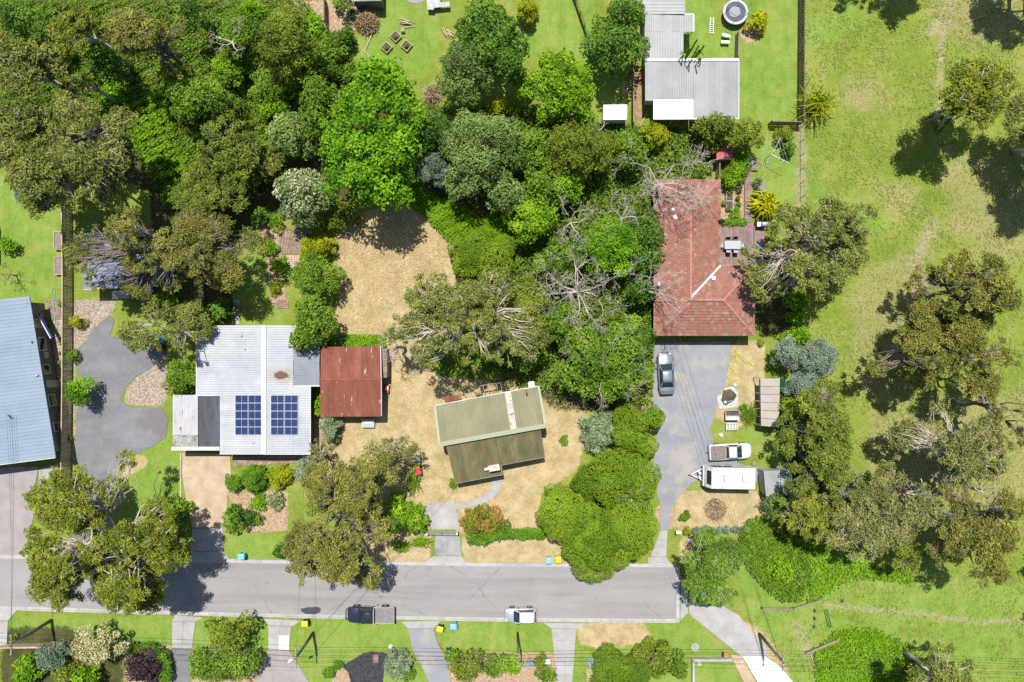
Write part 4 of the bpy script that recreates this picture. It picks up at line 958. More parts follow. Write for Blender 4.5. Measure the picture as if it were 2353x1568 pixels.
#          colours dark/mid/light, leaf (len, wid), lobe radius, coverage, style, transl, bark
SP = {
 'gum':    (((.040,.054,.014),(.095,.112,.026),(.175,.18,.052)), (.34,.13), 1.15, 3.6, 'open', .22, M_bark_pale),
 'gumgold':(((.045,.065,.010),(.115,.14,.015),(.215,.22,.032)), (.32,.13), 1.15, 4.0, 'open', .25, M_bark_pale),
 'gumbrown':(((.048,.058,.014),(.112,.12,.026),(.205,.19,.055)), (.32,.12), 1.15, 3.8, 'open', .22, M_bark_grey),
 'gumgreen':(((.030,.052,.010),(.085,.115,.018),(.165,.18,.035)), (.32,.14), 1.2, 4.0, 'open', .25, M_bark_grey),
 'gumgrey':(((.05,.06,.025),(.115,.125,.042),(.20,.20,.08)), (.30,.11), 1.15, 3.4, 'open', .2, M_bark_pale),
 'dark':   (((.016,.042,.006),(.045,.098,.011),(.10,.175,.025)), (.30,.20), 1.15, 3.2, 'dense', .25, M_bark_brown),
 'mid':    (((.035,.075,.008),(.085,.15,.014),(.165,.24,.03)), (.28,.17), 1.1, 3.2, 'dense', .28, M_bark_brown),
 'pale':   (((.050,.085,.026),(.115,.17,.05),(.23,.29,.11)), (.28,.15), 1.15, 3.2, 'dense', .28, M_bark_brown),
 'bright': (((.040,.115,.006),(.105,.235,.008),(.20,.36,.015)), (.36,.26), 1.0, 2.8, 'clump', .35, M_bark_brown),
 'lime':   (((.06,.14,.006),(.14,.27,.010),(.25,.38,.025)), (.28,.2), .9, 3.2, 'dense', .35, M_bark_brown),
 'olive':  (((.045,.075,.010),(.115,.155,.018),(.20,.23,.035)), (.28,.15), 1.05, 3.2, 'dense', .28, M_bark_brown),
 'smooth': (((.055,.108,.008),(.12,.195,.012),(.20,.275,.025)), (.18,.13), 1.75, 4.6, 'dome', .28, M_bark_brown),
 'wattle': (((.055,.085,.055),(.125,.165,.115),(.22,.27,.20)), (.22,.10), .9, 3.6, 'dense', .2, M_bark_grey),
 'silver': (((.10,.15,.07),(.21,.28,.14),(.36,.42,.25)), (.26,.12), .6, 3.4, 'dense', .25, M_bark_grey),
 'flower': (((.06,.10,.03),(.19,.24,.09),(.50,.50,.30)), (.26,.17), .9, 3.2, 'dense', .25, M_bark_grey),
 'cream':  (((.13,.13,.04),(.38,.36,.15),(.60,.56,.33)), (.26,.2), .7, 3.4, 'dense', .25, M_bark_pale),
 'yellow': (((.13,.16,.004),(.33,.33,.006),(.55,.48,.01)), (.22,.16), .6, 3.6, 'dense', .3, M_bark_brown),
 'golden': (((.10,.14,.006),(.22,.26,.010),(.36,.36,.02)), (.22,.14), .6, 3.6, 'dense', .3, M_bark_brown),
 'purple': (((.016,.010,.014),(.045,.028,.034),(.09,.06,.06)), (.24,.14), .8, 3.2, 'dense', .15, M_bark_brown),
 'birch':  (((.030,.065,.010),(.075,.135,.016),(.15,.205,.04)), (.20,.11), .85, 3.8, 'open', .25, M_bark_pale),
 'blue':   (((.16,.20,.22),(.30,.36,.40),(.45,.52,.56)), (.2,.08), .4, 4.0, 'dense', .15, M_bark_grey),
 'redtip': (((.04,.08,.01),(.13,.16,.02),(.30,.13,.04)), (.22,.14), .55, 3.2, 'dense', .25, M_bark_grey),
 'hedge':  (((.035,.095,.008),(.09,.19,.012),(.17,.29,.03)), (.16,.11), .5, 4.2, 'dense', .28, M_bark_brown),
}
LG = {'gum': 2.0, 'gumgold': 1.75, 'gumbrown': 1.85, 'gumgreen': 1.95, 'gumgrey': 1.75, 'birch': 1.9, 'cream': 1.15, 'flower': 1.2, 'silver': 1.1, 'blue': 1.0, 'yellow': 1.25, 'golden': 1.3, 'purple': 1.3, 'lime': 1.3, 'bright': 1.35, 'smooth': 1.35, 'hedge': 1.35, 'dark': 1.75, 'mid': 1.6, 'pale': 1.6}
LM = {k: leafmat('leaf_' + k, *[tuple(min(.62, x * LG.get(k, 1.55) * (.8 if i == 2 and k not in ('blue', 'wattle', 'silver', 'flower', 'cream', 'purple') else 1)) for i, x in enumerate(c)) for c in v[0]], trans=v[5]) for k, v in SP.items()}
def leaves_mesh(name, P, N, L, Wd, mat, tint, rng):
    n = len(P)
    R = rng.normal(size=(n, 3)); Tn = np.cross(N, R); Tn /= np.linalg.norm(Tn, axis=1, keepdims=True) + 1e-9
    Bn = np.cross(N, Tn)
    sl = L * rng.uniform(.7, 1.3, (n, 1)) / 2; sw = Wd * rng.uniform(.75, 1.25, (n, 1)) / 2
    bend = N * (sl * .25)
    V_ = np.stack([P + Tn * sl - bend, P + Bn * sw, P - Tn * sl - bend, P - Bn * sw], 1).reshape(-1, 3)
    return np_mesh(name, V_, np.arange(n * 4), np.full(n, 4), [mat], None, False, tint)
def unit(v): return v / (np.linalg.norm(v, axis=1, keepdims=True) + 1e-9)
def leaf_points(lobes, sp, rng, dens=1.0, lscale=1.0):
    """lobes: (n,4) x y z r -> positions, normals, tints"""
    cols, (L, Wd), lr, cov, style, tr, bark = SP[sp]
    area = L * Wd * 0.5 * lscale * lscale
    Ps, Ns, Ts = [], [], []
    for x, y, z, r in lobes:
        m = int(dens * cov * 2.6 * r * r / area * (0.55 if style == 'open' else .62))
        if m < 3: m = 3
        d = unit(rng.normal(size=(m, 3)))
        d[:, 2] = np.where(d[:, 2] < -.25, -d[:, 2], d[:, 2])
        ph = rng.uniform(0, 6.28, 4)
        wob = 1 + .22 * np.sin(4 * d[:, 0] + ph[0]) * np.sin(4 * d[:, 1] + ph[1]) + .12 * np.sin(9 * d[:, 1] + ph[2]) * np.sin(9 * d[:, 0] + ph[3])
        if style == 'open': rad = r * wob * rng.uniform(.15, 1.12, m) ** .6
        elif style == 'clump': rad = r * wob * rng.uniform(.45, 1.12, m) ** .8
        elif style == 'dome': rad = r * (1 + (wob - 1) * .6) * rng.uniform(.9, 1.02, m)
        else: rad = r * wob * rng.uniform(.72, 1.04, m)
        flat = np.array([1, 1, .72 if style != 'open' else .6])
        p = d * rad[:, None] * flat + np.array([x, y, z])
        if style == 'open': nn = d * .3 + rng.normal(size=(m, 3)) * .55 + np.array([0, 0, .75])
        elif style == 'clump': nn = d * .5 + rng.normal(size=(m, 3)) * .5 + np.array([0, 0, .7])
        else: nn = d * .7 + rng.normal(size=(m, 3)) * .45 + np.array([0, 0, .5])
        Ps.append(p); Ns.append(unit(nn))
        Ts.append(np.clip(.48 + rng.normal() * .17 + rng.normal(size=m) * .22, 0, 1))
    return np.concatenate(Ps), np.concatenate(Ns), np.concatenate(Ts)
def wob_path(a, b, rng, k=3, amp=.12, sag=0.0):
    a, b = Vector(a), Vector(b); L = (b - a).length; pts = [a]
    for i in range(1, k):
        t = i / k; o = Vector(rng.normal(size=3)) * amp * L * .5; pts.append(a.lerp(b, t) + o + Vector((0, 0, sag * L * math.sin(math.pi * t))))
    return pts + [b]
def crown_lobes(cx, cy, rx, ry, zb, h, sp, rng, ang=0.0):
    lr0 = SP[sp][2]; style = SP[sp][4]
    if style == 'open': rx *= 1.2; ry *= 1.2
    R = math.sqrt(rx * ry); lr = min(lr0 * (1 if R > 2.2 else .75), R * .55)
    n = max(4, int((2.1 if style == 'open' else 1.9) * rx * ry / (lr * lr)))
    ph = rng.uniform(0, 6.28, 3); out = []
    rzc = h - zb
    if style == 'open':
        mr = min(1.9 if R > 3.2 else 1.3, R * .5); n = max(3, int(1.1 * rx * ry / (mr * mr)))
        for i in range(n):
            rr = math.sqrt((i + .5) / n); th = i * 2.39996 + rng.uniform(-.45, .45) + ang; m2 = mr * rng.uniform(.6, 1.3)
            edge = 1 + .12 * math.sin(3 * th + ph[0]) + .10 * math.sin(5 * th + ph[1])
            x = (rx - m2 * .75) * rr * edge * math.cos(th); y = (ry - m2 * .75) * rr * edge * math.sin(th)
            zt = zb + rzc * math.sqrt(max(0, 1 - (.9 * rr) ** 2)) - rng.uniform(0, .42) * rzc - m2 * .5
            k = max(4, int(19 * (m2 / 1.8) ** 2 / (.8 if R > 3.2 else .45) * rng.uniform(.75, 1.25)))
            for j in range(k):
                d = unit(rng.normal(size=(1, 3)))[0]; d[2] = abs(d[2]) * .8 - .15; q = m2 * rng.uniform(.35, 1.0) ** .6
                out.append((cx + x + d[0] * q, cy + y + d[1] * q, max(zt + d[2] * q * .7, zb * .5), max(.28, m2 * .27) * rng.uniform(.55, 1.4)))
        return np.array(out)
    for i in range(n):
        rr = math.sqrt((i + .5) / n); th = i * 2.39996 + rng.uniform(-.3, .3) + ang
        edge = 1 + .10 * math.sin(3 * th + ph[0]) + .08 * math.sin(5 * th + ph[1]) + (.08 if style == 'open' else .03) * math.sin(8 * th + ph[2])
        r_ = min(rr * .95 + rng.uniform(-.05, .05), 1.0) * edge
        r2 = lr * rng.uniform(.65, 1.4)
        x = (rx - r2 * .45) * r_ * math.cos(th); y = (ry - r2 * .45) * r_ * math.sin(th)
        if style == 'open' and rng.random() < .12: continue
        top = zb + rzc * math.sqrt(max(0, 1 - (.93 * min(rr, 1)) ** 2))
        dz = rng.uniform(0, .40 if style == 'open' else .2 if style == 'dome' else .26) * rzc
        z = max(top - r2 * .6 - dz, zb * .6 + r2 * .3)
        out.append((cx + x, cy + y, z, r2))
        if style != 'open' and rr > .7 and rng.random() < .55 and rzc > 2: out.append((cx + x * 1.0, cy + y * 1.0, max(z - lr * 1.3, r2 * .6), r2 * .95))
    return np.array(out)
def skeleton(base, lobes, h, sp, rng, twigs=2, rscale=1.0):
    mb = MB(); b = Vector(base)
    c = lobes[:, :3].mean(0); hs = h * .42
    split = Vector((b.x * .75 + c[0] * .25, b.y * .75 + c[1] * .25, hs)); r0 = (.016 * h + .05) * rscale
    mb.tube(wob_path(b, split, rng, 3, .05), [r0 * 1.25, r0, r0 * .9, r0 * .8], 8)
    ang = np.arctan2(lobes[:, 1] - c[1], lobes[:, 0] - c[0]); dist = np.hypot(lobes[:, 1] - c[1], lobes[:, 0] - c[0])
    k = int(max(3, min(8, len(lobes) / 4))); off = rng.uniform(0, 6.28)
    sec = ((ang + off) % 6.2832 / 6.2832 * k).astype(int)
    for s in range(k):
        idx = np.where(sec == s)[0]
        if not len(idx): continue
        m = lobes[idx, :3].mean(0); mid = split.lerp(Vector(m), .55); mid.z = max(mid.z, hs * 1.05)
        r1 = r0 * .55
        mb.tube(wob_path(split, mid, rng, 3, .10), [r0 * .7, r1, r1 * .9, r1 * .8], 6)
        for i in idx:
            e = Vector(lobes[i, :3]); e.z += lobes[i, 3] * (.5 if twigs else .1); L = (e - mid).length; r2 = r1 * (.45 if i % 3 == 0 else .22)
            path = wob_path(mid, e, rng, 3, .16)
            mb.tube(path, [r2 * 1.3, r2, r2 * .7, r2 * .4], 5)
            for _ in range(twigs if i % 3 == 0 else 0):
                d = Vector(rng.normal(size=3)); d.z = abs(d.z) * .6; d.normalize()
                s_ = path[rng.integers(1, 4)]
                mb.tube(wob_path(s_, s_ + d * lobes[i, 3] * rng.uniform(.8, 1.3), rng, 2, .15), [max(.022, r2 * .5), .02, .012], 4)
    return mb
SEED = [100]
def plant(name, label, cat, sp, ells, h, zb=None, group=None, dens=1.0, trunk=True, zc=None, twigs=None, lscale=1.0, world=False, rscale=1.0):
    """ells: list of (fx, fy, frx, fry) outline ellipses as seen; h: height in metres"""
    SEED[0] += 1; rng = np.random.default_rng(SEED[0])
    zb = h * (.38 if h > 4 else .12) if zb is None else zb; lscale = lscale * rng.uniform(.82, 1.12)
    lo = []
    for e in ells:
        fx, fy, rx, ry = e[:4]; hh = e[4] if len(e) > 4 else h
        zc = hh * (.80 if h > 4 else .65); k = (H - zc) / H / S
        if world: x, y, rx, ry = fx, fy, rx, ry
        else: (x, y), rx, ry = W(fx, fy, zc), rx * k, ry * k
        lo.append(crown_lobes(x, y, rx, ry, zb, hh, sp, rng, rng.uniform(0, 6)))
    lobes = np.concatenate(lo)
    bx, by = lobes[:, 0].mean(), lobes[:, 1].mean()
    if h > 4: bx += rng.normal() * .25; by += rng.normal() * .25
    root = thing(name, label, cat, (bx, by, 0), 0, group)
    P, N, Tn = leaf_points(lobes, sp, rng, dens, lscale)
    (L, Wd) = SP[sp][1]
    me = leaves_mesh('crown', P - np.array([bx, by, 0]), N, L * lscale, Wd * lscale, LM[sp], Tn, rng)
    link(bpy.data.objects.new('crown' if h > 3.5 else 'foliage', me), root)
    tw = (2 if SP[sp][4] == 'open' else 0) if twigs is None else twigs
    if h > 3.5: skeleton((bx, by, 0), lobes, h, sp, rng, tw, rscale).build('trunk', SP[sp][6], root, True)
    else:
        mb = MB(); sel = lobes[rng.permutation(len(lobes))[:7]]
        for l in sel: mb.tube(wob_path((bx + (l[0] - bx) * .3, by + (l[1] - by) * .3, 0), (l[0], l[1], l[2]), rng, 2, .1), [.05, .035, .02], 5)
        mb.build('stem', SP[sp][6], root, True)
    return root
def hedge(name, label, cat, sp, path, w, h, group=None, lscale=1.0):
    """path in survey units, w metres wide"""
    SEED[0] += 1; rng = np.random.default_rng(SEED[0]); lo = []
    pts = [W3(x, y, h * .6) for x, y in path]
    for a, b in zip(pts, pts[1:]):
        n = max(2, int((b - a).length / .4))
        for i in range(n + 1):
            p = a.lerp(b, i / n)
            for s in np.arange(-w / 2 + .25, w / 2 - .2, .45) if w > .8 else (0,):
                d = (b - a).normalized(); lo.append((p.x - d.y * s + rng.normal() * .06, p.y + d.x * s + rng.normal() * .06, h - .35 + rng.normal() * .06, min(.45, w / 2) * rng.uniform(.85, 1.15)))
                lo.append((lo[-1][0], lo[-1][1], h * .45, min(.45, w / 2)))
    lobes = np.array(lo); bx, by = lobes[:, 0].mean(), lobes[:, 1].mean()
    root = thing(name, label, cat, (bx, by, 0), 0, group)
    P, N, Tn = leaf_points(lobes, sp, rng, .55, lscale)
    L, Wd = SP[sp][1]
    link(bpy.data.objects.new('foliage', leaves_mesh('foliage', P - np.array([bx, by, 0]), N, L * lscale, Wd * lscale, LM[sp], Tn, rng)), root)
    mb = MB()
    for l in lobes[::6]: mb.tube([(l[0], l[1], 0), (l[0], l[1], h * .6)], [.03, .02], 5)
    mb.build('stem', SP[sp][6], root); return root
def strap(name, label, cat, sp, fx, fy, r, h, n=60, width=.06, group=None, ry=None, arch=.6):
    """rosette or clump of long arching leaves; r in survey units"""
    SEED[0] += 1; rng = np.random.default_rng(SEED[0]); cx, cy = W(fx, fy, h * .5); r = r / S; ry = (ry / S) if ry else r
    root = thing(name, label, cat, (cx, cy, 0), 0, group); mb = MB(); tint = []
    for i in range(n):
        t = rng.uniform(0, 6.283); q = rng.uniform(.6, 1.1); ox, oy = rng.normal(size=2) * (.25 if r > .45 else .06) * np.array([r, ry])
        d = Vector((math.cos(t) * r, math.sin(t) * ry, 0)) * q; s = d.normalized().cross(Vector((0, 0, 1))) * width / 2
        a = Vector((ox, oy, .02)); m = a + d * .45 + Vector((0, 0, h * rng.uniform(.7, 1.05))); e = a + d + Vector((0, 0, h * rng.uniform(.2, arch)))
        mb.add([a - s, a + s, m + s, m - s, e], [(0, 1, 2, 3), (3, 2, 4)]); v = rng.uniform(.2, .9); tint += [v, v]
    v = np.array([tuple(p) for p in mb.v]); me = np_mesh('foliage', v, [i for f in mb.f for i in f], [len(f) for f in mb.f], [LM[sp]], None, False, tint)
    link(bpy.data.objects.new('foliage', me), root)
    MB().cyl((cx, cy, 0), .07, 0, h * .3, 7, .04).build('stem', SP[sp][6], root); return root
def dead_tree(name, label, fx, fy, R, h, seed, base=None, sweep=None, trunk_r=None, spread=1.0, depth=5, flat=.25, mat=None, split=.45, n0=6):
    """bare tree: limbs radiating from the trunk head; R survey units"""
    rng = np.random.default_rng(seed); zc = h * .8; cx, cy = W(fx, fy, zc); R = R / S * (H - zc) / H
    bx, by = (cx, cy) if base is None else W(*base, 0)
    root = thing(name, label, 'dead tree', (bx, by, 0)); tr = MB(); br = MB()
    r0 = (trunk_r or .017 * h + .04) * .8; top = Vector((cx, cy, h * split))
    tr.tube(wob_path((bx, by, 0), top, rng, 4, .05), [r0 * 1.3, r0 * 1.1, r0, r0 * .9, r0 * .8], 8)
    def grow(p, d, L, r, dep):
        k = 3; pts = [p]; rr = [r]; q = p; dd = d.copy()
        for i in range(k):
            dd = (dd + Vector(rng.normal(size=3)) * .22 + Vector((0, 0, .04))).normalized(); q = q + dd * L / k; pts.append(q); rr.append(max(.013, r * (1 - .42 * (i + 1) / k)))
        br.tube(pts, rr, 6 if dep > 3 else 4 if dep > 1 else 3, cap=False)
        if dep <= 0: return
        nb = 2 if dep > 2 else 3
        for _ in range(nb):
            nd = (dd + Vector(rng.normal(size=3)) * .62 * spread); nd.z = nd.z * .6 + flat * .3; grow(q, nd.normalized(), L * rng.uniform(.55, .85), rr[-1] * .85, dep - 1)
        if rng.random() < .75:
            j = int(rng.integers(1, k)); nd = (dd + Vector(rng.normal(size=3)) * .9); nd.z = nd.z * .6 + flat * .3; grow(pts[j], nd.normalized(), L * rng.uniform(.4, .65), rr[j] * .5, max(dep - 2, 0))
    for i in range(n0):
        t = 6.283 * i / n0 + rng.uniform(-.4, .4)
        if sweep is not None: t = math.radians(sweep[0]) + math.radians(sweep[1]) * (i / max(1, n0 - 1) - .5)
        el = rng.uniform(.25, .8); d = Vector((math.cos(t) * math.cos(el), math.sin(t) * math.cos(el), math.sin(el)))
        grow(top, d, R * rng.uniform(.34, .46), r0 * rng.uniform(.38, .55), depth)
    tr.build('trunk', mat or M_bark_dead, root, True); br.build('branch', mat or M_bark_dead, root, True); return root
def cover(name, label, cat, sp, poly, h, dens=1.0, lscale=1.0, seed=1):
    """ground cover that nobody could count"""
    rng = np.random.default_rng(seed); xs = [p[0] for p in poly]; ys = [p[1] for p in poly]
    area = (max(xs) - min(xs)) * (max(ys) - min(ys)) / S / S; L, Wd = SP[sp][1]
    n = int(area * dens * 2.6 / (L * Wd * .5 * lscale * lscale)); fx = rng.uniform(min(xs), max(xs), n); fy = rng.uniform(min(ys), max(ys), n)
    jx, jy = fx + rng.normal(size=n) * 3, fy + rng.normal(size=n) * 3
    ok = inpoly(jx, jy, poly); fx, fy = fx[ok], fy[ok]; n = len(fx)
    a = .5 + .25 * np.sin(fx * .075 + seed) * np.sin(fy * .083 + 2 * seed) + .25 * np.sin(fx * .17 + fy * .11) * np.sin(fy * .19 - fx * .05 + seed)
    bumpz = .12 * np.sin(fx * .55 + seed) * np.sin(fy * .6)
    z = np.clip(h * (.25 + .75 * a) + h * bumpz, .03, None) * rng.uniform(.8, 1.0, n)
    k = (H - z) / H / S; P = np.stack([(fx - CX) * k, -(fy - CY) * k, z], 1)
    N = unit(rng.normal(size=(n, 3)) * .5 + np.array([0, 0, 1]))
    t = np.clip(.45 + .25 * (a - .5) + rng.normal(size=n) * .22, 0, 1)
    o = bpy.data.objects.new(name, leaves_mesh(name, P, N, L * lscale, Wd * lscale, LM[sp], t, rng)); COL.objects.link(o)
    tag(o, label, cat, None, 'stuff'); return o

G1 = 'gum trees'; G2 = 'leafy trees'; G3 = 'garden shrubs'
def tree(sp, h, label, *ells, **kw):
    nm = 'gum_tree' if sp.startswith('gum') else 'birch_tree' if sp == 'birch' else 'leafy_tree'
    return plant(nm, label, 'tree', sp, ells, h, group=G1 if nm == 'gum_tree' else G2, **kw)
def shrub(sp, h, label, *ells, **kw): return plant('shrub', label, 'shrub', sp, ells, h, group=G3, **kw)
# ---- north-west wood
tree('gum', 14, 'olive gum on the west edge above the woodland shadow', (48, 140, 72, 80))
tree('dark', 9, 'grey-green dense tree in the north-west corner', (35, 30, 62, 50))
tree('gumgold', 15, 'golden olive gum with a long pale limb at the north edge', (158, 42, 78, 62))
tree('gumbrown', 15, 'sparse brown gum full of pale bare branches at the north edge', (322, 68, 100, 58), dens=.75, twigs=5)
tree('dark', 8, 'narrow dark tree between the two black woodland shadows', (232, 138, 30, 48))
tree('gum', 9, 'small isolated gum crown in the woodland shadow', (177, 183, 24, 26))
tree('gum', 8, 'very small gum crown west of the isolated one', (140, 188, 14, 20))
tree('gum', 15, 'broad olive gum overhanging the round trampoline', (112, 300, 150, 115), (60, 400, 90, 60), (200, 390, 75, 60), dens=.85)
tree('mid', 9, 'rounded green tree with silvery twigs north of the creeper thicket', (455, 222, 88, 58))
tree('gumgreen', 11, 'dense olive green tree east of the creeper thicket', (500, 325, 92, 78))
tree('olive', 11, 'tall dark olive tree beside the north brush heap', (648, 78, 72, 88))
tree('mid', 7, 'green tree crown behind the bleached forked branch', (545, 80, 58, 66))
tree('lime', 5, 'lime green tree at the north edge by the olive tree', (575, 20, 45, 30))
tree('dark', 8, 'dark green crown at the north edge east of the brown gum', (430, 22, 40, 32))
tree('mid', 7, 'mid green tree standing in the deep shade of the wood', (395, 175, 38, 40))
tree('gumgreen', 10, 'olive gum north of the slate blue shed', (465, 432, 95, 66), dens=.9)
tree('gumbrown', 7, 'brownish gum between the pale flowering tree and the wood', (607, 385, 45, 42))
tree('pale', 7, 'grey-green tree west of the huge lime tree', (650, 302, 54, 56))
tree('flower', 8, 'cream flowering tree above the paved terrace', (682, 445, 72, 66))
tree('mid', 9, 'dark leafy tree tucked against the huge lime tree', (722, 235, 46, 72))
tree('bright', 13, 'huge lime green tree at the head of the straw paddock', (850, 300, 130, 150), (830, 410, 110, 60), (870, 170, 80, 50))
shrub('lime', 3, 'bright shrub beside the thin north fence', (715, 58, 30, 34))
shrub('mid', 3.4, 'green shrub south-west of the brush heap', (762, 100, 40, 40))
shrub('dark', 3, 'dark shrub touching the brush heap', (796, 78, 22, 26))
shrub('mid', 3.4, 'spreading shrub at the foot of the olive tree', (742, 150, 38, 34))
shrub('dark', 3, 'dark shrub in front of the north shed', (790, 6, 26, 20))
tree('pale', 9, 'pale green rounded tree south of the sticks and lawn', (1072, 152, 77, 66))
tree('dark', 10, 'big dark glossy tree at the north edge beside the yellow bush', (1120, 72, 90, 92), (1160, 130, 45, 40))
shrub('golden', 3.4, 'yellow-green bush beside the big dark tree', (1213, 18, 26, 28))
tree('pale', 10, 'broad grey-green tree south of the pale rounded tree', (1095, 345, 95, 100), (1150, 300, 55, 50))
tree('dark', 7, 'dark green tree east of the huge lime tree', (990, 298, 52, 48))
tree('wattle', 6, 'bluish grey-green tree at the creeper slope top', (990, 388, 38, 38))
shrub('golden', 3.4, 'yellowish shrub between two grey-green trees', (1147, 242, 38, 22))
tree('lime', 8, 'fresh green willowy tree on the north lawn', (1290, 188, 88, 88))
tree('dark', 9, 'dark tree leaning over the white ribbed roof corner', (1430, 92, 66, 62), (1440, 30, 55, 40))
tree('olive', 9, 'olive tree in front of the little white shed', (1328, 328, 82, 66))
tree('mid', 7, 'green tree under the willowy tree', (1218, 335, 46, 56))
tree('mid', 6, 'dark tree between the white shed and the dead tree', (1450, 335, 42, 42))
shrub('golden', 3.4, 'yellow-green shrub below the bright white patio cover', (1508, 308, 34, 32))
tree('olive', 6, 'yellowish dark tree along the south wall of the grey-white house', (1655, 288, 52, 36), (1715, 302, 52, 40))
tree('lime', 6, 'leafy green tree below the dead twigs in the middle thicket', (1215, 500, 60, 58))
tree('bright', 8, 'dense bright green dome in the middle thicket', (1400, 565, 80, 76), lscale=.7)
tree('dark', 6, 'dark green tree touching the tiled roof west side', (1492, 550, 45, 82))
tree('dark', 5, 'small dark tree at the tiled house south-west corner', (1474, 672, 36, 32))
tree('mid', 7, 'green tree west of the bright dome', (1285, 600, 58, 54))
tree('mid', 7, 'soft green tree under the spreading dead tree', (1300, 740, 74, 50))
tree('mid', 8, 'great dark green dome west of the gravel yard', (1390, 840, 112, 92), (1330, 780, 60, 50), (1450, 790, 55, 60))
tree('smooth', 4.2, 'low smooth green dome beside the straw paddock', (1100, 585, 88, 52))
tree('gum', 14, 'wide grey-green gum with many pale limbs over the straw paddock', (1060, 735, 165, 125), dens=.72, twigs=4, rscale=1.25)
tree('dark', 6, 'dark understorey tree beneath the wide pale limbed gum', (1190, 800, 55, 60))
tree('olive', 6, 'olive understorey tree east of the wide pale limbed gum', (1215, 700, 50, 60))
tree('mid', 6, 'elongated green tree beside the straw paddock, northern half', (722, 632, 58, 58))
tree('mid', 6.5, 'elongated green tree overhanging the solar house roof', (718, 728, 56, 62), (690, 782, 32, 24))
shrub('golden', 3.2, 'yellow-green shrub at the north end of the paddock trees', (727, 565, 46, 30))
shrub('olive', 3.2, 'orange tinged shrub at the straw paddock corner', (775, 492, 44, 40))
tree('gumbrown', 13, 'open brown gum spreading over the slate blue shed', (350, 560, 165, 108), (180, 600, 45, 55), (440, 600, 75, 70), dens=.62, twigs=3, rscale=1.2)
tree('gum', 9, 'olive gum between the blue shed and the white house', (340, 745, 86, 60), (410, 785, 40, 30), dens=.9)
shrub('lime', 3, 'round bright shrub north of the white house', (462, 735, 32, 28))
shrub('dark', 3, 'dark shrub by the concrete garden path', (505, 715, 26, 32))
shrub('lime', 2.4, 'bright shrub beside the blue shed awning', (372, 690, 22, 22))
shrub('mid', 3.4, 'round dark green shrub at the white house west wall', (407, 868, 38, 40))
tree('bright', 4.4, 'small bright tree growing over the paling fence', (171, 900, 27, 35), lscale=.7)
for fx, fy, r, lab in ((174, 738, 15, 'yellowish sapling by the fence near the leaf litter'), (165, 817, 14, 'small leafy sapling by the fence beside the gravel'),):
    shrub('golden' if fx > 170 else 'mid', 1.6, lab, (fx, fy, r, r), lscale=.7)
strap('strap_plant', 'spiky green clump at the south end of the paling fence', 'plant', 'mid', 160, 1007, 10, .7, 40)
for i, fy in enumerate((788, 812, 834, 873, 941, 971)):
    shrub('mid', .8, 'small planting beside the fence, %s from the north' % ('first', 'second', 'third', 'fourth', 'fifth', 'last')[i], (139, fy, 7, 6), lscale=.55)
tree('gumgold', 15, 'huge golden olive gum overhanging the road and a blue car', (195, 1240, 160, 155), (120, 1180, 80, 90), (270, 1370, 90, 70), (120, 1330, 90, 80), (330, 1230, 50, 90), dens=.85, twigs=3, rscale=1.3)
tree('cream', 5, 'cream flowering tree beneath the huge street gum', (212, 1492, 66, 44))
shrub('purple', 3.4, 'dark purple shrub at the south edge', (325, 1536, 46, 44))
hedge('hedge', 'green hedge wrapping the purple shrub', 'hedge', 'hedge', [(298, 1492), (350, 1488), (380, 1505), (388, 1560)], 1.3, 1.6)
tree('olive', 5, 'olive tree on the verge between two driveways', (518, 1458, 56, 38))
tree('mid', 5, 'green tree at the south edge between two driveways', (515, 1535, 72, 42), (460, 1540, 35, 35))
shrub('wattle', 2.6, 'silvery shrub at the south-west corner', (112, 1510, 40, 36))
shrub('lime', 3, 'bright green shrub at the south-west corner', (55, 1545, 38, 34))
shrub('olive', 2, 'brownish low shrub below the cream tree', (145, 1550, 34, 22))
shrub('lime', 3, 'green shrub at the south edge below the cream tree', (195, 1560, 38, 24))
shrub('mid', 1, 'little green tuft by the west utility pole', (27, 1469, 10, 7), lscale=.6)
shrub('mid', 2.6, 'dark green shrub in the road gum shade by the beige drive', (395, 1190, 42, 45))
shrub('hedge', 2.6, 'clipped round dark green shrub beside the beige drive', (580, 1102, 30, 34))
shrub('hedge', 2, 'lighter rounded shrub joined to the clipped dark one', (533, 1110, 20, 24))
shrub('golden', 2.0, 'mustard yellow rounded bush in front of the solar house', (639, 1095, 31, 31))
shrub('lime', 1.4, 'bright low bush in the orange mulch bed', (592, 1158, 20, 20))
shrub('flower', 1.1, 'white flowering ground bush in the mulch bed', (632, 1150, 25, 22))
shrub('dark', 3, 'dark round shrub beside the concrete driveway', (539, 1196, 34, 34))
shrub('olive', 1.2, 'small brown-green bush by the dark round shrub', (588, 1195, 15, 17), lscale=.7)
shrub('dark', 1.8, 'dark little shrub on the verge lawn', (640, 1268, 15, 16), lscale=.7)
tree('gumbrown', 13, 'brown street gum leaning over the kerb', (770, 1220, 125, 140), (720, 1290, 75, 80), (810, 1130, 90, 80), dens=.75, twigs=4, rscale=1.2)
tree('gumgrey', 8, 'grey twiggy tree beside the three coloured bins', (895, 1052, 58, 58), dens=.6, twigs=6)
shrub('wattle', 3.2, 'bluish silver bush at the solar house front corner', (705, 1085, 34, 36))
tree('gumgrey', 5, 'thin sparse tree above the silver bush', (735, 1045, 42, 30), dens=.5, twigs=4)
shrub('lime', 3, 'bright green bush mass behind the metal gate', (905, 1185, 50, 46), (955, 1200, 30, 34))
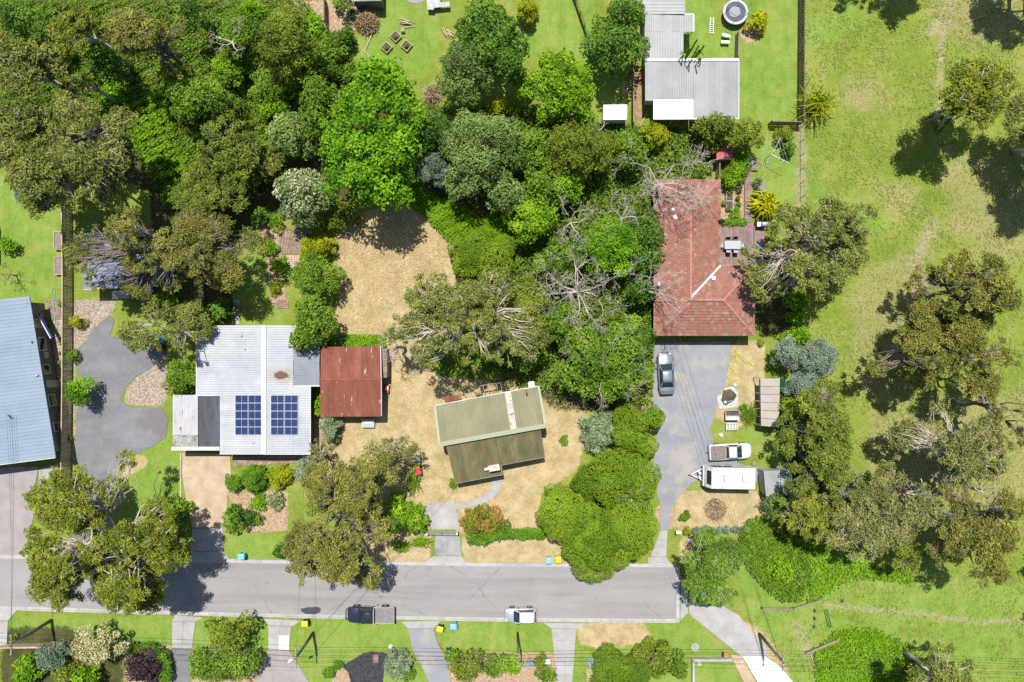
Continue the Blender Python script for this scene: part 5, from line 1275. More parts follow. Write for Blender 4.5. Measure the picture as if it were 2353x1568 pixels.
for fx, fy, rx, ry, lab in ((921, 1257, 20, 15, 'strappy green clump on the dry verge by the street gum'), (966, 1244, 27, 14, 'strappy green clump beside the metal gate'), (948, 1105, 20, 34, 'strappy dark clump below the coloured bins'), (1041, 1112, 12, 14, 'strappy clump at the green house south-west corner')):
    strap('strap_plant', lab, 'plant', 'lime' if fy > 1200 or fx > 1000 else 'mid', fx, fy, rx, .8, 130 if rx > 15 else 70, .07, 'strappy clumps', ry)
shrub('redtip', 2, 'red tipped shrub east of the gate', (1105, 1200, 62, 36))
hedge('hedge', 'long low clipped hedge along the dry verge', 'hedge', 'hedge', [(1080, 1238), (1110, 1240), (1150, 1227), (1245, 1226)], 1.0, 1.0)
shrub('silver', 3.4, 'silver-green shrub beside the dry yard', (1380, 994, 46, 60))
tree('smooth', 5, 'olive green dome overhanging the gravel yard edge', (1462, 1000, 58, 68), (1505, 960, 24, 24))
tree('smooth', 5.6, 'broad green dome north of the street domes', (1430, 1112, 92, 62))
tree('smooth', 7, 'bright smooth street dome reaching over the road', (1290, 1185, 62, 55), (1390, 1250, 98, 85), (1460, 1220, 62, 70), (1350, 1210, 60, 60), lscale=.9)
shrub('lime', 3.4, 'lime regrowth tuft among dead limbs on the dome', (1468, 1162, 22, 24), zb=5.2 if False else None)
tree('birch', 9, 'wispy birch at the end of the road', (1635, 1310, 70, 78), (1650, 1375, 50, 35), twigs=3)
shrub('lime', 2.2, 'rounded bush in the ivy bank', (1795, 1313, 32, 30))
shrub('hedge', 1.2, 'clipped ball shrub by the footpath gate', (1574, 1187, 14, 14), lscale=.7)
for i, fx in enumerate((1580, 1601, 1617, 1631, 1652, 1670, 1692, 1715)):
    shrub('wattle' if i else 'golden', .9, '%s bush of the low grey-green row, counted from the footpath' % ('first', 'second', 'third', 'fourth', 'fifth', 'sixth', 'seventh', 'eighth')[i], (fx, 1222 - i * .7, 10, 9), lscale=.6)
# ---- reserve and east side
tree('gum', 13, 'grey-olive gum beside the timber deck', (1890, 560, 135, 112), (1960, 520, 70, 60), (1850, 640, 85, 60), dens=.78, twigs=3)
shrub('lime', 3.2, 'bright shrub in the shade east of the tiled house', (1838, 705, 28, 38))
shrub('lime', 2, 'feathery bright shrub above the blue-grey bushes', (1835, 772, 36, 22))
tree('wattle', 5, 'blue-grey bush, largest of the three', (1890, 825, 46, 46))
tree('wattle', 4.6, 'blue-grey bush next to the dry yard', (1812, 812, 38, 38))
tree('wattle', 4.6, 'blue-grey bush nearest the beige shelter', (1856, 884, 46, 34))
shrub('mid', 3.4, 'glossy green shrub against the beige shelter', (1812, 940, 26, 46))
tree('gumgreen', 10, 'olive gum east of the beige shelter', (1900, 955, 82, 72))
tree('gumgreen', 10, 'olive gum shading the small tool shed', (1905, 1070, 74, 85))
tree('gumgrey', 12, 'grey twiggy gum at the reserve edge', (2010, 1215, 95, 92), dens=.75, twigs=6)
tree('gumgold', 9, 'golden gum above the ivy bank', (1866, 1200, 54, 60))
shrub('pale', 3.2, 'grey-green shrub at the tool shed front', (1790, 1152, 40, 34))
tree('gumbrown', 14, 'rusty brown gum on the east edge, upper crown', (2270, 665, 100, 100), twigs=3)
tree('gumbrown', 14, 'rusty brown gum beside the tree shadows in the reserve', (2165, 815, 100, 85), twigs=3)
tree('gumbrown', 14, 'rusty brown gum on the east edge, lower crown', (2295, 820, 85, 85), twigs=3)
tree('gumgrey', 13, 'grey limbed gum in the reserve south of the brown gums', (2225, 1035, 125, 105), dens=.7, twigs=6)
tree('gumbrown', 13, 'brown gum at the south-east edge of the reserve', (2255, 1255, 100, 95), (2310, 1180, 60, 80), dens=.8, twigs=4)
tree('gumgrey', 12, 'twiggy gum between the two lower reserve crowns', (2140, 1150, 75, 70), dens=.75, twigs=5)
tree('gumbrown', 13, 'brown gum at the east edge below the lower brown crown', (2335, 960, 60, 85), twigs=4)
tree('gumgreen', 9, 'dark olive tree between the golden gum and the twiggy gum', (1945, 1150, 60, 60))
tree('gumgreen', 9, 'olive gum joining the shelter tree and the shed tree', (1860, 1010, 60, 60))
tree('gumgreen', 8, 'shaded tree at the south rim of the reserve gums', (2095, 1270, 55, 45))
tree('gumbrown', 13, 'brown gum filling between the upper and lower east crowns', (2225, 745, 75, 70), twigs=3)
tree('lime', 5, 'bright vine covered tree in the wood north of the creeper', (520, 145, 45, 42))
tree('mid', 6, 'green vine covered tree below the olive tree', (610, 190, 55, 45))
tree('lime', 5, 'lime vine covered tree north of the pale grey-green tree', (620, 245, 40, 30))
tree('mid', 6, 'green tree between the two dark tall trees of the middle thicket', (1250, 420, 60, 50))
tree('lime', 5, 'bright vine mound in the thicket below the olive tree', (1300, 425, 50, 40))
tree('pale', 7, 'grey-green tree at the thicket west shoulder', (1160, 440, 50, 45))
tree('gumgold', 12, 'golden yellow gum at the north-east edge', (2255, 205, 98, 88), dens=.7, twigs=3, rscale=1.5)
tree('gum', 14, 'off-frame gum casting shade at the north edge of the reserve', (41.5, 45.5, 6.5, 4.5), world=True)
tree('gum', 13, 'off-frame gum casting shade on the north-east corner', (58, 40.5, 5, 3), world=True)
tree('gum', 14, 'gum at the east edge whose trunk stands in the reserve', (58.5, 21.5, 5.5, 5.5), world=True, dens=.8)
tree('gum', 14, 'gum at the east edge casting shade near the south path', (62.5, -25.5, 4.5, 5), world=True)
tree('gum', 12, 'gum beyond the south edge casting shade on the weeds', (45, -36, 4.5, 2.8), world=True)
strap('sapling', 'spindly pale stemmed sapling beside the reserve fence', 'sapling', 'golden', 1877, 240, 44, 2.4, 120, .10, arch=.9)
shrub('yellow', 2.2, 'bright yellow bush beside the netted trampoline', (1745, 47, 28, 28))
hedge('hedge', 'bright leafy hedge between the cubby and the boardwalk', 'hedge', 'lime', [(1700, 340), (1697, 400), (1668, 412)], 1.9, 2.0, lscale=.7)
hedge('hedge', 'clipped low hedge at the deck north edge', 'hedge', 'hedge', [(1660, 507), (1710, 507)], .9, .7)
strap('palm_fern', 'feathery fern at the tiled house corner', 'fern', 'lime', 1674, 427, 14, .8, 50, .1)
strap('spiky_plant', 'cream striped spiky plant beside the boardwalk', 'plant', 'silver', 1740, 419, 13, 1.0, 110, .07)
strap('spiky_plant', 'cream striped spiky plant below the golden palm', 'plant', 'silver', 1772, 490, 13, 1.0, 110, .07)
strap('golden_palm', 'golden leaved bushy palm beside the boardwalk', 'palm', 'yellow', 1757, 470, 32, 1.8, 170, .16, arch=.8)
shrub('blue', .9, 'pale blue succulent bush by the boardwalk', (1752, 432, 11, 9), lscale=.6)
shrub('dark', .8, 'grassy dark tuft by the boardwalk', (1733, 452, 10, 14), lscale=.6)
shrub('olive', 2.2, 'yellow-green shrub at the reserve fence corner', (1803, 310, 20, 18))
shrub('dark', 2, 'dark shrub south of the reserve fence corner', (1814, 340, 15, 22))
for i, (fx, fy, r, sp) in enumerate(((1700, 437, 7, 'dark'), (1697, 455, 6, 'mid'), (1697, 470, 7, 'dark'), (1694, 481, 6, 'lime'), (1664, 466, 7, 'olive'), (1692, 492, 14, 'lime'))):
    shrub(sp, .7, ('small dark bush by the planter, top of its column', 'second small bush of the planter column', 'third small bush of the planter column', 'fourth small bush of the planter column', 'bronze bush on the west side of the planter', 'leafy bright bush south of the planter')[i], (fx, fy, r, r), lscale=.5)
# ---- middle and south gardens
shrub('lime', 2, 'lemon green shrub at the garage west wall', (730, 938, 15, 24))
shrub('silver', 3, 'pale grey-green shrub at the garage south-west corner', (757, 980, 25, 42))
shrub('lime', 1.6, 'bright vegetable bush below the paved terrace', (638, 612, 20, 22), lscale=.7)
shrub('golden', 1.2, 'yellowish garden bush by the lawn steps', (630, 660, 14, 22), lscale=.7)
shrub('lime', 1.4, 'bright garden bush west of the paved terrace', (612, 567, 24, 20), lscale=.7)
shrub('lime', 1.8, 'bright bush north-west of the paved terrace', (632, 508, 18, 26), lscale=.8)
shrub('dark', 2, 'dark bush at the woodland edge by the terrace', (598, 500, 20, 24))
shrub('silver', 2.6, 'pale lime flowering shrub in the black mulch bed', (911, 1533, 35, 38))
shrub('hedge', 1.2, 'clipped ball shrub beside the black mulch bed', (755, 1548, 15, 15), lscale=.7)
shrub('hedge', 1.0, 'smaller clipped ball shrub beside the black mulch bed', (776, 1530, 11, 11), lscale=.7)
shrub('mid', 1.2, 'small dark bush at the foot of the pale mulch bed shrub', (938, 1555, 14, 16), lscale=.7)
tree('olive', 4.2, 'olive shrub tree east of the gravel driveway', (1075, 1535, 46, 38))
shrub('lime', 2, 'bright bush at the gravel driveway edge', (1042, 1512, 20, 20))
shrub('mid', 2, 'white dotted green shrub in the south garden', (1140, 1530, 36, 24))
shrub('lime', 2, 'green shrub around the thin utility pole', (1180, 1532, 24, 22))
shrub('olive', 1.8, 'red-brown shrub beside the fourth driveway', (1241, 1521, 17, 18))
shrub('mid', 1.8, 'variegated shrub beside the fourth driveway at the edge', (1256, 1556, 24, 18))
shrub('blue', 1, 'small blue-green bush in the south garden', (1217, 1527, 11, 9), lscale=.6)
tree('smooth', 4, 'layered bright conifer dome at the south edge', (1428, 1545, 66, 55), lscale=.8)
tree('olive', 4, 'dark shrub tree beside the layered conifer', (1510, 1520, 40, 40))
shrub('mid', 2.2, 'bright rounded shrub near the lawn wall', (1562, 1535, 26, 30))
strap('agave', 'blue-white spiky plant beside the layered conifer', 'plant', 'blue', 1362, 1525, 14, .8, 60, .1)
strap('spiky_plant', 'cream spiky plant at the south edge by the conifer', 'plant', 'cream', 1355, 1552, 16, .8, 110, .08)
strap('strap_plant', 'grassy clump beside the metal trailers', 'plant', 'mid', 1722, 952, 26, 1.0, 160, .05)
strap('strap_plant', 'bright small tuft north of the grassy clump', 'plant', 'lime', 1707, 935, 11, .8, 60, .06)
shrub('lime', .8, 'green tuft in the dry yard by the tiled house', (1748, 789, 10, 8), lscale=.6)
shrub('mid', .6, 'square patch of green groundcover in the dry yard', (1296, 1012, 12, 13), lscale=.5)
shrub('bright', 2.4, 'lime sapling at the west edge of the lawn', (8, 562, 22, 18), lscale=.6)
shrub('lime', .7, 'low plants against the west house paving', (138, 698, 9, 7), lscale=.5)
# palm through the roof gap
strap('palm_tree', 'slender palm rising between the grey-white roofs', 'palm', 'dark', 1586, 137, 34, 5.2, 16, .16, arch=.75)
# ---- dead trees
dead_tree('dead_tree', 'bleached dead tree over the tiled roof north-west corner', 1535, 405, 120, 11, 11, n0=8)
dead_tree('dead_tree', 'spreading dead tree in the middle thicket, limbs radiating', 1335, 665, 135, 11, 12, n0=10, trunk_r=.26)
dead_tree('dead_tree', 'white dead tree lying over the great dark dome', 1400, 850, 120, 10.5, 13, sweep=(80, 300), n0=6, depth=4, trunk_r=.24)
dead_tree('dead_tree', 'grey dead tree at the north end of the middle thicket', 1318, 500, 80, 9.5, 14, n0=5, depth=4)
dead_tree('dead_tree', 'dead tree leaning over the tiled roof west edge', 1500, 660, 105, 9, 15, sweep=(10, 130), n0=5, depth=4)
dead_tree('dead_tree', 'thin dead tree between the thicket and the tiled roof', 1440, 490, 75, 9, 16, n0=5, depth=4)
dead_tree('dead_tree', 'pale dead limbs rising through the street dome', 1462, 1155, 60, 8, 17, n0=5, depth=2, sweep=(110, 320))
dead_tree('dead_tree', 'forked bleached tree in the north-west wood', 487, 48, 60, 14, 18, n0=4, depth=3, sweep=(-60, 230))
dead_tree('dead_tree', 'bare white tree on the east edge south of the brown gums', 2325, 1150, 70, 12.5, 19, n0=4, depth=3)
dead_tree('dead_tree', 'bare twiggy tree beside the grey reserve gum', 1985, 1165, 75, 11, 20, n0=6, depth=4)
dead_tree('dead_tree', 'short dead stump with broken arms behind the little white shed', 1380, 285, 38, 8.5, 21, n0=4, depth=2)
dead_tree('dead_tree', 'bare dark sapling on the west lawn', 8, 630, 40, 2.6, 22, sweep=(-30, 120), n0=5, depth=3, mat=M_bark_brown)
dead_tree('dead_tree', 'bleached bare limbs at the gum crown beside the garage', 900, 800, 60, 10.5, 23, n0=4, depth=3, sweep=(200, 160))
# ---- ground covers (uncountable)
cover('creeper_thicket', 'bright green creeper smothering the wood clearing', 'creeper', 'lime', TP(0, 0, [(800, 870), (900, 720), (1040, 740), (1200, 930), (1380, 830), (1520, 880), (1560, 1100), (1520, 1300), (1700, 1400), (1640, 1560), (1400, 1640), (1280, 1400), (1150, 1200), (950, 1050)]), 1.6, 1.1, 1.0, 1)
cover('creeper_slope', 'lime creeper slope between the paddock and thicket', 'creeper', 'lime', [(940, 395), (965, 420), (1000, 455), (1060, 470), (1110, 505), (1165, 470), (1195, 500), (1190, 570), (1100, 575), (1032, 552), (1000, 520), (975, 490), (940, 470)], 0.9, 1.3, .8, 2)
cover('ivy_bank', 'glossy ivy bank at the end of the street', 'ivy', 'mid', [(1698, 1230), (1720, 1195), (1760, 1185), (1800, 1230), (1850, 1260), (1868, 1330), (1840, 1385), (1790, 1380), (1740, 1330), (1705, 1280)], 1.0, 1.2, 1.0, 3)
cover('weed_patch', 'lush weeds in the south-east corner', 'weeds', 'lime', [(1870, 1500), (1920, 1450), (2000, 1440), (2080, 1480), (2130, 1530), (2170, 1600), (1880, 1600)], .5, .8, .9, 4)
cover('creeper_mat', 'bright creeper mat behind the rusty garage', 'creeper', 'lime', [(752, 780), (790, 768), (884, 772), (886, 797), (760, 797)], .8, 1.2, .7, 5)
cover('undergrowth', 'shaded undergrowth on the north-west wood floor', 'undergrowth', 'mid', [(0, 0), (700, 0), (820, 150), (830, 180), (700, 200), (600, 420), (560, 480), (380, 480), (330, 380), (240, 260), (0, 240)], 1.2, .75, 1.0, 6)
cover('undergrowth', 'shaded undergrowth in the middle thicket', 'undergrowth', 'mid', [(940, 250), (1170, 240), (1500, 300), (1640, 300), (1640, 400), (1505, 430), (1500, 930), (1260, 900), (1000, 860), (980, 700), (1180, 560), (1190, 480), (1000, 430)], .8, .5, 1.2, 7)
cover('undergrowth', 'weedy undergrowth below the ivy and reserve gums', 'undergrowth', 'lime', [(1800, 1240), (1860, 1230), (1960, 1290), (2090, 1310), (2100, 1340), (1960, 1330), (1860, 1390), (1840, 1300)], .5, .6, 1.0, 8)
# long grass in the reserve and on the lawns: blades too many to count
def grass():
    rng = np.random.default_rng(9); polys = [([(1845, -20), (2380, -20), (2380, 1600), (1840, 1600), (1720, 1420), (1860, 1350), (1850, 700)], 34000, .24, 'reserve'), (DRY[0], 7000, .15, 'dry'), (DRY[1], 6000, .12, 'dry')]
    for poly, n, hh, kind in polys:
        xs = [p[0] for p in poly]; ys = [p[1] for p in poly]
        fx = rng.uniform(min(xs), max(xs), n * 2); fy = rng.uniform(min(ys), max(ys), n * 2); ok = inpoly(fx, fy, poly); fx, fy = fx[ok][:n], fy[ok][:n]
        cl = np.sin(fx * .05) * np.sin(fy * .06) + .6 * np.sin(fx * .021 + 1) * np.sin(fy * .025 + 2) + rng.normal(size=len(fx)) * .5
        if kind == 'reserve': fx, fy, cl = fx[cl > -.1], fy[cl > -.1], cl[cl > -.1]
        m = len(fx); x, y = (fx - CX) / S, -(fy - CY) / S
        t = rng.uniform(0, 6.283, m); L = hh * rng.uniform(.5, 1.3, m); w = .045 if kind == 'reserve' else .035
        b = np.stack([x, y, np.zeros(m)], 1); dr = np.stack([np.cos(t), np.sin(t), np.zeros(m)], 1); sd_ = np.stack([-np.sin(t), np.cos(t), np.zeros(m)], 1)
        V_ = []
        for s, q in ((0, .8), (2.1, .7), (4.2, .9)):
            d2 = np.stack([np.cos(t + s), np.sin(t + s), np.zeros(m)], 1); s2 = np.stack([-np.sin(t + s), np.cos(t + s), np.zeros(m)], 1)
            e = b + d2 * (L * q)[:, None] + np.array([0, 0, 1]) * (L * .3)[:, None]
            V_.append(np.stack([b - s2 * w, b + s2 * w, e], 1))
        V_ = np.stack(V_, 1).reshape(-1, 3); tint = np.repeat(np.clip(.5 + .3 * np.clip(cl, -1, 1) * 0 + rng.normal(size=m) * .28, 0, 1), 3)
        mat = GM[kind]
        o = bpy.data.objects.new('grass', np_mesh('grass', V_, np.arange(len(V_)), np.full(len(V_) // 3, 3), [mat], None, False, tint)); COL.objects.link(o)
        tag(o, {'reserve': 'long mixed grass of the open reserve', 'dry': 'dry straw grass on the paddock' if poly is DRY[0] else 'dry straw grass around the green house'}[kind], 'grass', None, 'stuff')
GM = {'reserve': leafmat('grass_blade', (.15, .24, .025), (.26, .32, .06), (.42, .40, .15), .3), 'dry': leafmat('straw_blade', (.36, .26, .11), (.50, .38, .19), (.58, .47, .28), .2)}
grass()
# pale fallen leaves and chips
def flecks():
    rng = np.random.default_rng(5); pts = []
    for poly, n in (([(0, 1290), (1550, 1306), (1550, 1418), (0, 1394)], 700), ([(175, 800), (330, 780), (380, 820), (320, 900), (380, 980), (300, 1060), (180, 1080)], 500), ([(1505, 790), (1680, 790), (1640, 1000), (1510, 1180)], 350), ([(1657, 513), (1735, 513), (1735, 610), (1657, 610)], 60), ([(165, 690), (240, 690), (200, 760), (170, 790)], 300)):
        xs = [p[0] for p in poly]; ys = [p[1] for p in poly]; fx = rng.uniform(min(xs), max(xs), n); fy = rng.uniform(min(ys), max(ys), n); ok = inpoly(fx, fy, poly)
        z = .32 if n == 60 else .02
        pts.append(np.stack([(fx[ok] - CX) / S, -(fy[ok] - CY) / S, np.full(ok.sum(), z)], 1))
    P = np.concatenate(pts); n = len(P); N = unit(rng.normal(size=(n, 3)) * .25 + np.array([0, 0, 1]))
    o = bpy.data.objects.new('leaf_litter', leaves_mesh('leaf_litter', P, N, .10, .05, leafmat('fallen_leaf', (.22, .16, .08), (.42, .36, .26), (.6, .56, .48), .1), rng.uniform(0, 1, n), rng)); COL.objects.link(o)
    tag(o, 'pale fallen leaves scattered on road and gravel', 'leaf litter', None, 'stuff')
flecks()
# ------------------------------------------------------------------ fences
def fence(label, path, h=1.7, mat=None, step=.16, w=.13, name='paling_fence', rail=True, lean=0.0, face=1):
    mat = mat or M_wood_dark; pts = [W3(*p, 0) for p in path]; root = thing(name, label, 'fence', tuple(pts[0]))
    me = unit_box(mat)
    for a, b in zip(pts, pts[1:]):
        L = (b - a).length; n = max(1, int(L / step)); d = (b - a).normalized(); nr = Vector((-d.y, d.x, 0)) * face; rz = math.atan2(d.y, d.x)
        for i in range(n):
            hh = h + random.uniform(-.03, .03); p = a + d * (i + .5) * L / n
            piece('paling', me, root, p + Vector((0, 0, hh / 2)) + nr * (.018 + .012 * (i % 2)), Matrix.Rotation(rz, 3, 'Z') @ Matrix.Rotation(random.uniform(-.02, .02), 3, 'Y'), (w, .018, hh))
        for z in (.3, h * .55, h - .25):
            MB().beam(a + Vector((0, 0, z)) - nr * .03, b + Vector((0, 0, z)) - nr * .03, .05, .09).build('rail', mat, root)
        k = max(1, int(L / 2.4))
        for i in range(k + 1): MB().box(tuple(a + d * i * L / k - nr * .1 + Vector((0, 0, h / 2 - .05))), (.1, .1, h - .1), rz).build('post', mat, root)
        MB().beam(a + Vector((0, 0, h + .02)), b + Vector((0, 0, h + .02)), .12, .03).build('capping', mat, root)
    return root
fence('long brown paling fence between the blue roofed house and gravel', [(163, 395), (166, 660), (165, 900), (162, 1120)], 1.75, M_wood_brown, face=1)
fence('tall dark fence between the north lawn and the reserve', [(1834, -30), (1832, 288)], 1.8, face=-1)
fence('short dark fence at the lawn south end', [(1832, 289), (1765, 288)], 1.4, face=1)
fence('weathered timber fence along the grey-white house west yard', [(1451, 150), (1451, 290)], 1.5, M_wood, face=-1)
fence('slatted timber screen at the grey-white house side wall', [(1475, 165), (1475, 235)], 1.6, M_wood, face=-1)
fence('grey timber fence beside the ladder lawn', [(1688, 140), (1690, 82)], 1.3, M_wood)
fence('short paling fence south of the pale shrub', [(747, 1022), (748, 1085)], 1.5)
fence('grey paling fence beside the cubby house', [(1645, 330), (1645, 412)], 1.5, M_wood)
fence('thin dark fence in the north shrubbery', [(752, 8), (753, 60)], 1.5)
fence('low timber fence at the west lawn edge', [(-1, 520), (-1, 600)], 1.2)
fence('pale green boarded front fence by the west utility pole', [(14, 1480), (125, 1478)], 1.1, M_wood_pale)
# wire fence on the reserve side
wf = thing('wire_fence', 'sagging post and wire fence by the sandy strip', 'fence', tuple(W3(1838, 300)))
pw_ = [W3(1838, 295 + i * 32) for i in range(6)]
for p in pw_: MB().cyl(p, .04, 0, 1.2, 6).build('post', M_pole, wf)
for z in (.4, .8, 1.15): MB().tube([p + Vector((0, 0, z)) for p in pw_], .008, 4).build('wire', M_steel, wf)
lf = thing('lattice_fence', 'leaning dark lattice fence across the north lawn', 'fence', tuple(W3(1314, 0)))
a, b = W3(1312, -20, 0), W3(1352, 95, 0)
for i in range(26):
    p = a.lerp(b, i / 25); q_ = a.lerp(b, min(1, (i + 1.5) / 25)); MB().beam(p + Vector((0, 0, .05)), q_ + Vector((-.1, 0, 1.2)), .07, .03).build('slat', M_wood_dark, lf)
for z in (.15, 1.1): MB().beam(a + Vector((0, 0, z)), b + Vector((0, 0, z)), .05, .08).build('rail', M_wood_dark, lf)
for i in range(5): MB().cyl(a.lerp(b, i / 4), .05, 0, 1.25, 6).build('post', M_wood_dark, lf)
o = MB().add([W3(1352, 98, 1.3), W3(1358, 100, 1.35), W3(1372, 130, 1.25), W3(1370, 137, 1.1), W3(1362, 137, .9), W3(1353, 113, 1.0), W3(1356, 112, .1), W3(1366, 137, .1)], [(0, 5, 2, 1), (5, 4, 3, 2), (0, 6, 5), (6, 7, 4, 5), (1, 2, 7, 6), (2, 3, 7), (3, 4, 7)]).build('blue_tarp', M_pale_blue); tag(o, 'pale blue tarpaulin draped over the leaning fence end', 'tarpaulin')

# ------------------------------------------------------------------ vehicles
def paint(name, c, metal=.0, rough=.35): return plain(name, c, rough, metal, .5, .6)
M_silver = paint('silver_paint', (.52, .54, .56), .5); M_slate = paint('blue_grey_paint', (.24, .265, .30), .45, .35); M_whitep = paint('white_paint', (.56, .56, .565)); M_navy = paint('navy_paint', (.025, .032, .055), .3, .3); M_bluep = paint('blue_paint', (.03, .10, .30), .3)
M_lamp = plain('clear_lamp', (.6, .62, .63), .15); M_tail = plain('red_lamp', (.4, .02, .02), .25); M_rim = plain('alloy_rim', (.4, .41, .42), .3, .8)
def wheel(root, x, y, r=.34, w=.22):
    t = MB().tube([(x, y - w / 2, r), (x, y - w / 2 + .03, r), (x, y + w / 2 - .03, r), (x, y + w / 2, r)], [r * .9, r, r, r * .9], 18).build('wheel', M_dark, root, local=True)
    s = 1 if y > 0 else -1
    MB().tube([(x, y + s * (w / 2 - .05), r), (x, y + s * (w / 2 + .01), r)], [r * .62, r * .6], 14).build('rim', M_rim, t, local=True)
def body_loft(st, mb):
    secs = []
    for x, hw, zt, zb in st:
        zs = zb + (zt - zb) * .55
        secs.append([(x, -hw * .93, zb), (x, -hw, zs), (x, -hw * .97, zt - .10), (x, -hw * .80, zt - .02), (x, 0, zt + .015), (x, hw * .80, zt - .02), (x, hw * .97, zt - .10), (x, hw, zs), (x, hw * .93, zb), (x, 0, zb - .01)])
    mb.loft(secs)
def cabin(root, pm, xb0, xb1, hwb, zb, xr0, xr1, hwr, zr, rack=False):
    """xb: rear/front of the glasshouse at the belt, xr: rear/front of the roof"""
    B = [(xb0, -hwb, zb), (xb1, -hwb * .94, zb), (xb1, hwb * .94, zb), (xb0, hwb, zb)]; R = [(xr0, -hwr, zr), (xr1, -hwr, zr), (xr1, hwr, zr), (xr0, hwr, zr)]
    MB().add(B + R, [(0, 1, 5, 4), (1, 2, 6, 5), (2, 3, 7, 6), (3, 0, 4, 7)]).build('pillar', pm, root, local=True)
    secs = []
    for t in np.linspace(0, 1, 6):
        x = xr0 + (xr1 - xr0) * t; e = 1 - .05 * (2 * t - 1) ** 4; c = .05 * (1 - (2 * t - 1) ** 2)
        secs.append([(x, -hwr * e, zr - .03), (x, -hwr * .8 * e, zr + .02 + c * .7), (x, 0, zr + .03 + c), (x, hwr * .8 * e, zr + .02 + c * .7), (x, hwr * e, zr - .03)])
    MB().loft(secs).build('roof', pm, root, True, local=True)
    def quad(i, j, name, m0=.06, m1=.10, lo=.12, hi=.10):
        b0, b1, r0, r1 = map(Vector, (B[i], B[j], R[i], R[j]))
        q = [b0.lerp(b1, m0).lerp(r0.lerp(r1, m0), lo), b0.lerp(b1, 1 - m0).lerp(r0.lerp(r1, 1 - m0), lo), b0.lerp(b1, 1 - m1).lerp(r0.lerp(r1, 1 - m1), 1 - hi), b0.lerp(b1, m1).lerp(r0.lerp(r1, m1), 1 - hi)]
        n = (q[1] - q[0]).cross(q[3] - q[0]).normalized()
        MB().add([p + n * .012 for p in q] + [p - n * .01 for p in q], [(0, 1, 2, 3), (0, 4, 5, 1), (1, 5, 6, 2), (2, 6, 7, 3), (3, 7, 4, 0)]).build(name, M_carglass, root, local=True)
    quad(1, 2, 'windscreen', .05, .05, .03, .04); quad(3, 0, 'rear_window', .06, .08, .06, .06); quad(0, 1, 'side_window'); quad(2, 3, 'side_window')
def trims(root, L2, hw, zf, zr, xm):
    for s in (-1, 1):
        MB().box((L2 - .24, s * hw * .60, zf), (.22, .26, .12)).build('headlight', M_lamp, root, local=True, bevel=.03)
        MB().box((-L2 + .09, s * hw * .70, zr), (.1, .22, .15)).build('tail_light', M_tail, root, local=True, bevel=.02)
        MB().box((xm, s * (hw + .08), .98), (.12, .18, .12)).build('mirror', M_black, root, local=True, bevel=.03)
def place(name, label, cat, fx, fy, ang, z=0.0): return thing(name, label, cat, (*W(fx, fy, .7), z), math.radians(ang))
def sedan(label, fx, fy, ang, pm, L=4.75, hw=.9, hatch=False, roof=None, name='parked_car'):
    r = place(name, label, 'car', fx, fy, ang); h = L / 2; mb = MB()
    body_loft([(-h, hw * .74, .78, .35), (-h + .12, hw * .88, .90, .28), (-h + .5, hw * .97, .97, .22), (-.6, hw, .95, .2), (.5, hw, .94, .2), (h - 1.3, hw * .99, .92, .2), (h - .6, hw * .95, .84, .22), (h - .2, hw * .84, .74, .26), (h, hw * .62, .62, .34)], mb)
    mb.build('body', pm, r, True, local=True)
    if hatch: cabin(r, roof or pm, -h + .12, h - 1.0, hw * .88, .93, -h + .34, h - 1.72, hw * .76, 1.45)
    else: cabin(r, roof or pm, -h + .78, h - 1.35, hw * .88, .92, -h + 1.45, h - 2.1, hw * .68, 1.40)
    for x in (h - .85, -h + .85):
        for s in (-1, 1): wheel(r, x, s * (hw - .10))
    trims(r, h, hw, .68, .78, h - 1.55)
    mb = MB().box((h - .02, 0, .45), (.06, .9, .16)); mb.build('grille', M_black, r, local=True)
    if not hatch: MB().box((-h + .38, 0, .985), (.02, hw * 1.5, .012)).build('boot_seam', M_black, r, local=True)
    MB().box((h - 1.28, 0, .945), (.02, hw * 1.5, .012)).build('bonnet_seam', M_black, r, local=True)
    return r
sedan('silver-grey sedan parked on the gravel below the tiled house', 1530.5, 858, 93, M_slate, 4.85, .92)
sedan('silver hatchback parked at the south kerb', 1197, 1414.5, 180, M_silver, 3.7, .86, True, M_whitep)
sedan('blue car parked under the huge street gum', 300, 1301, 2, M_bluep, 4.3, .88)
# dark tray ute
r = place('tray_ute', 'dark ute with a grey steel tray parked at the south kerb', 'ute', 853, 1412, 180); mb = MB()
body_loft([(-.35, .86, 1.05, .4), (-.2, .9, 1.1, .35), (.8, .92, 1.12, .35), (1.5, .92, 1.12, .35), (2.1, .9, 1.06, .36), (2.5, .84, .98, .4), (2.66, .66, .86, .45)], mb); mb.build('body', M_navy, r, True, local=True)
cabin(r, M_navy, -.3, 1.45, .84, 1.1, -.22, .8, .7, 1.68)
mb = MB()
for i in range(6): MB().box((.62 - i * .16, 0, 1.80), (.05, 1.25, .03)).build('rack_slat', M_black, r, local=True)
for s in (-1, 1): MB().box((.22, s * .62, 1.79), (1.0, .05, .05)).build('rack_rail', M_black, r, local=True)
M_tray = surf('steel_tray_floor', (.16, .155, .155), (.24, .235, .23), 3, .6, .3, .4, 20, .25, .3)
tray = MB().box((-1.55, 0, .88), (2.2, 1.78, .08)).build('tray', M_tray, r, local=True)
for s in (-1, 1): MB().box((-1.55, s * .90, 1.0), (2.26, .05, .26)).build('side_panel', M_silver, tray, local=True)
MB().box((-2.66, 0, 1.0), (.05, 1.85, .26)).build('tailgate', M_silver, tray, local=True)
hb = MB().box((-.42, 0, 1.55), (.08, 1.8, .08)).box((-.42, .86, 1.2), (.07, .07, .7)).box((-.42, -.86, 1.2), (.07, .07, .7)); hb.build('headboard', M_silver, r, local=True)
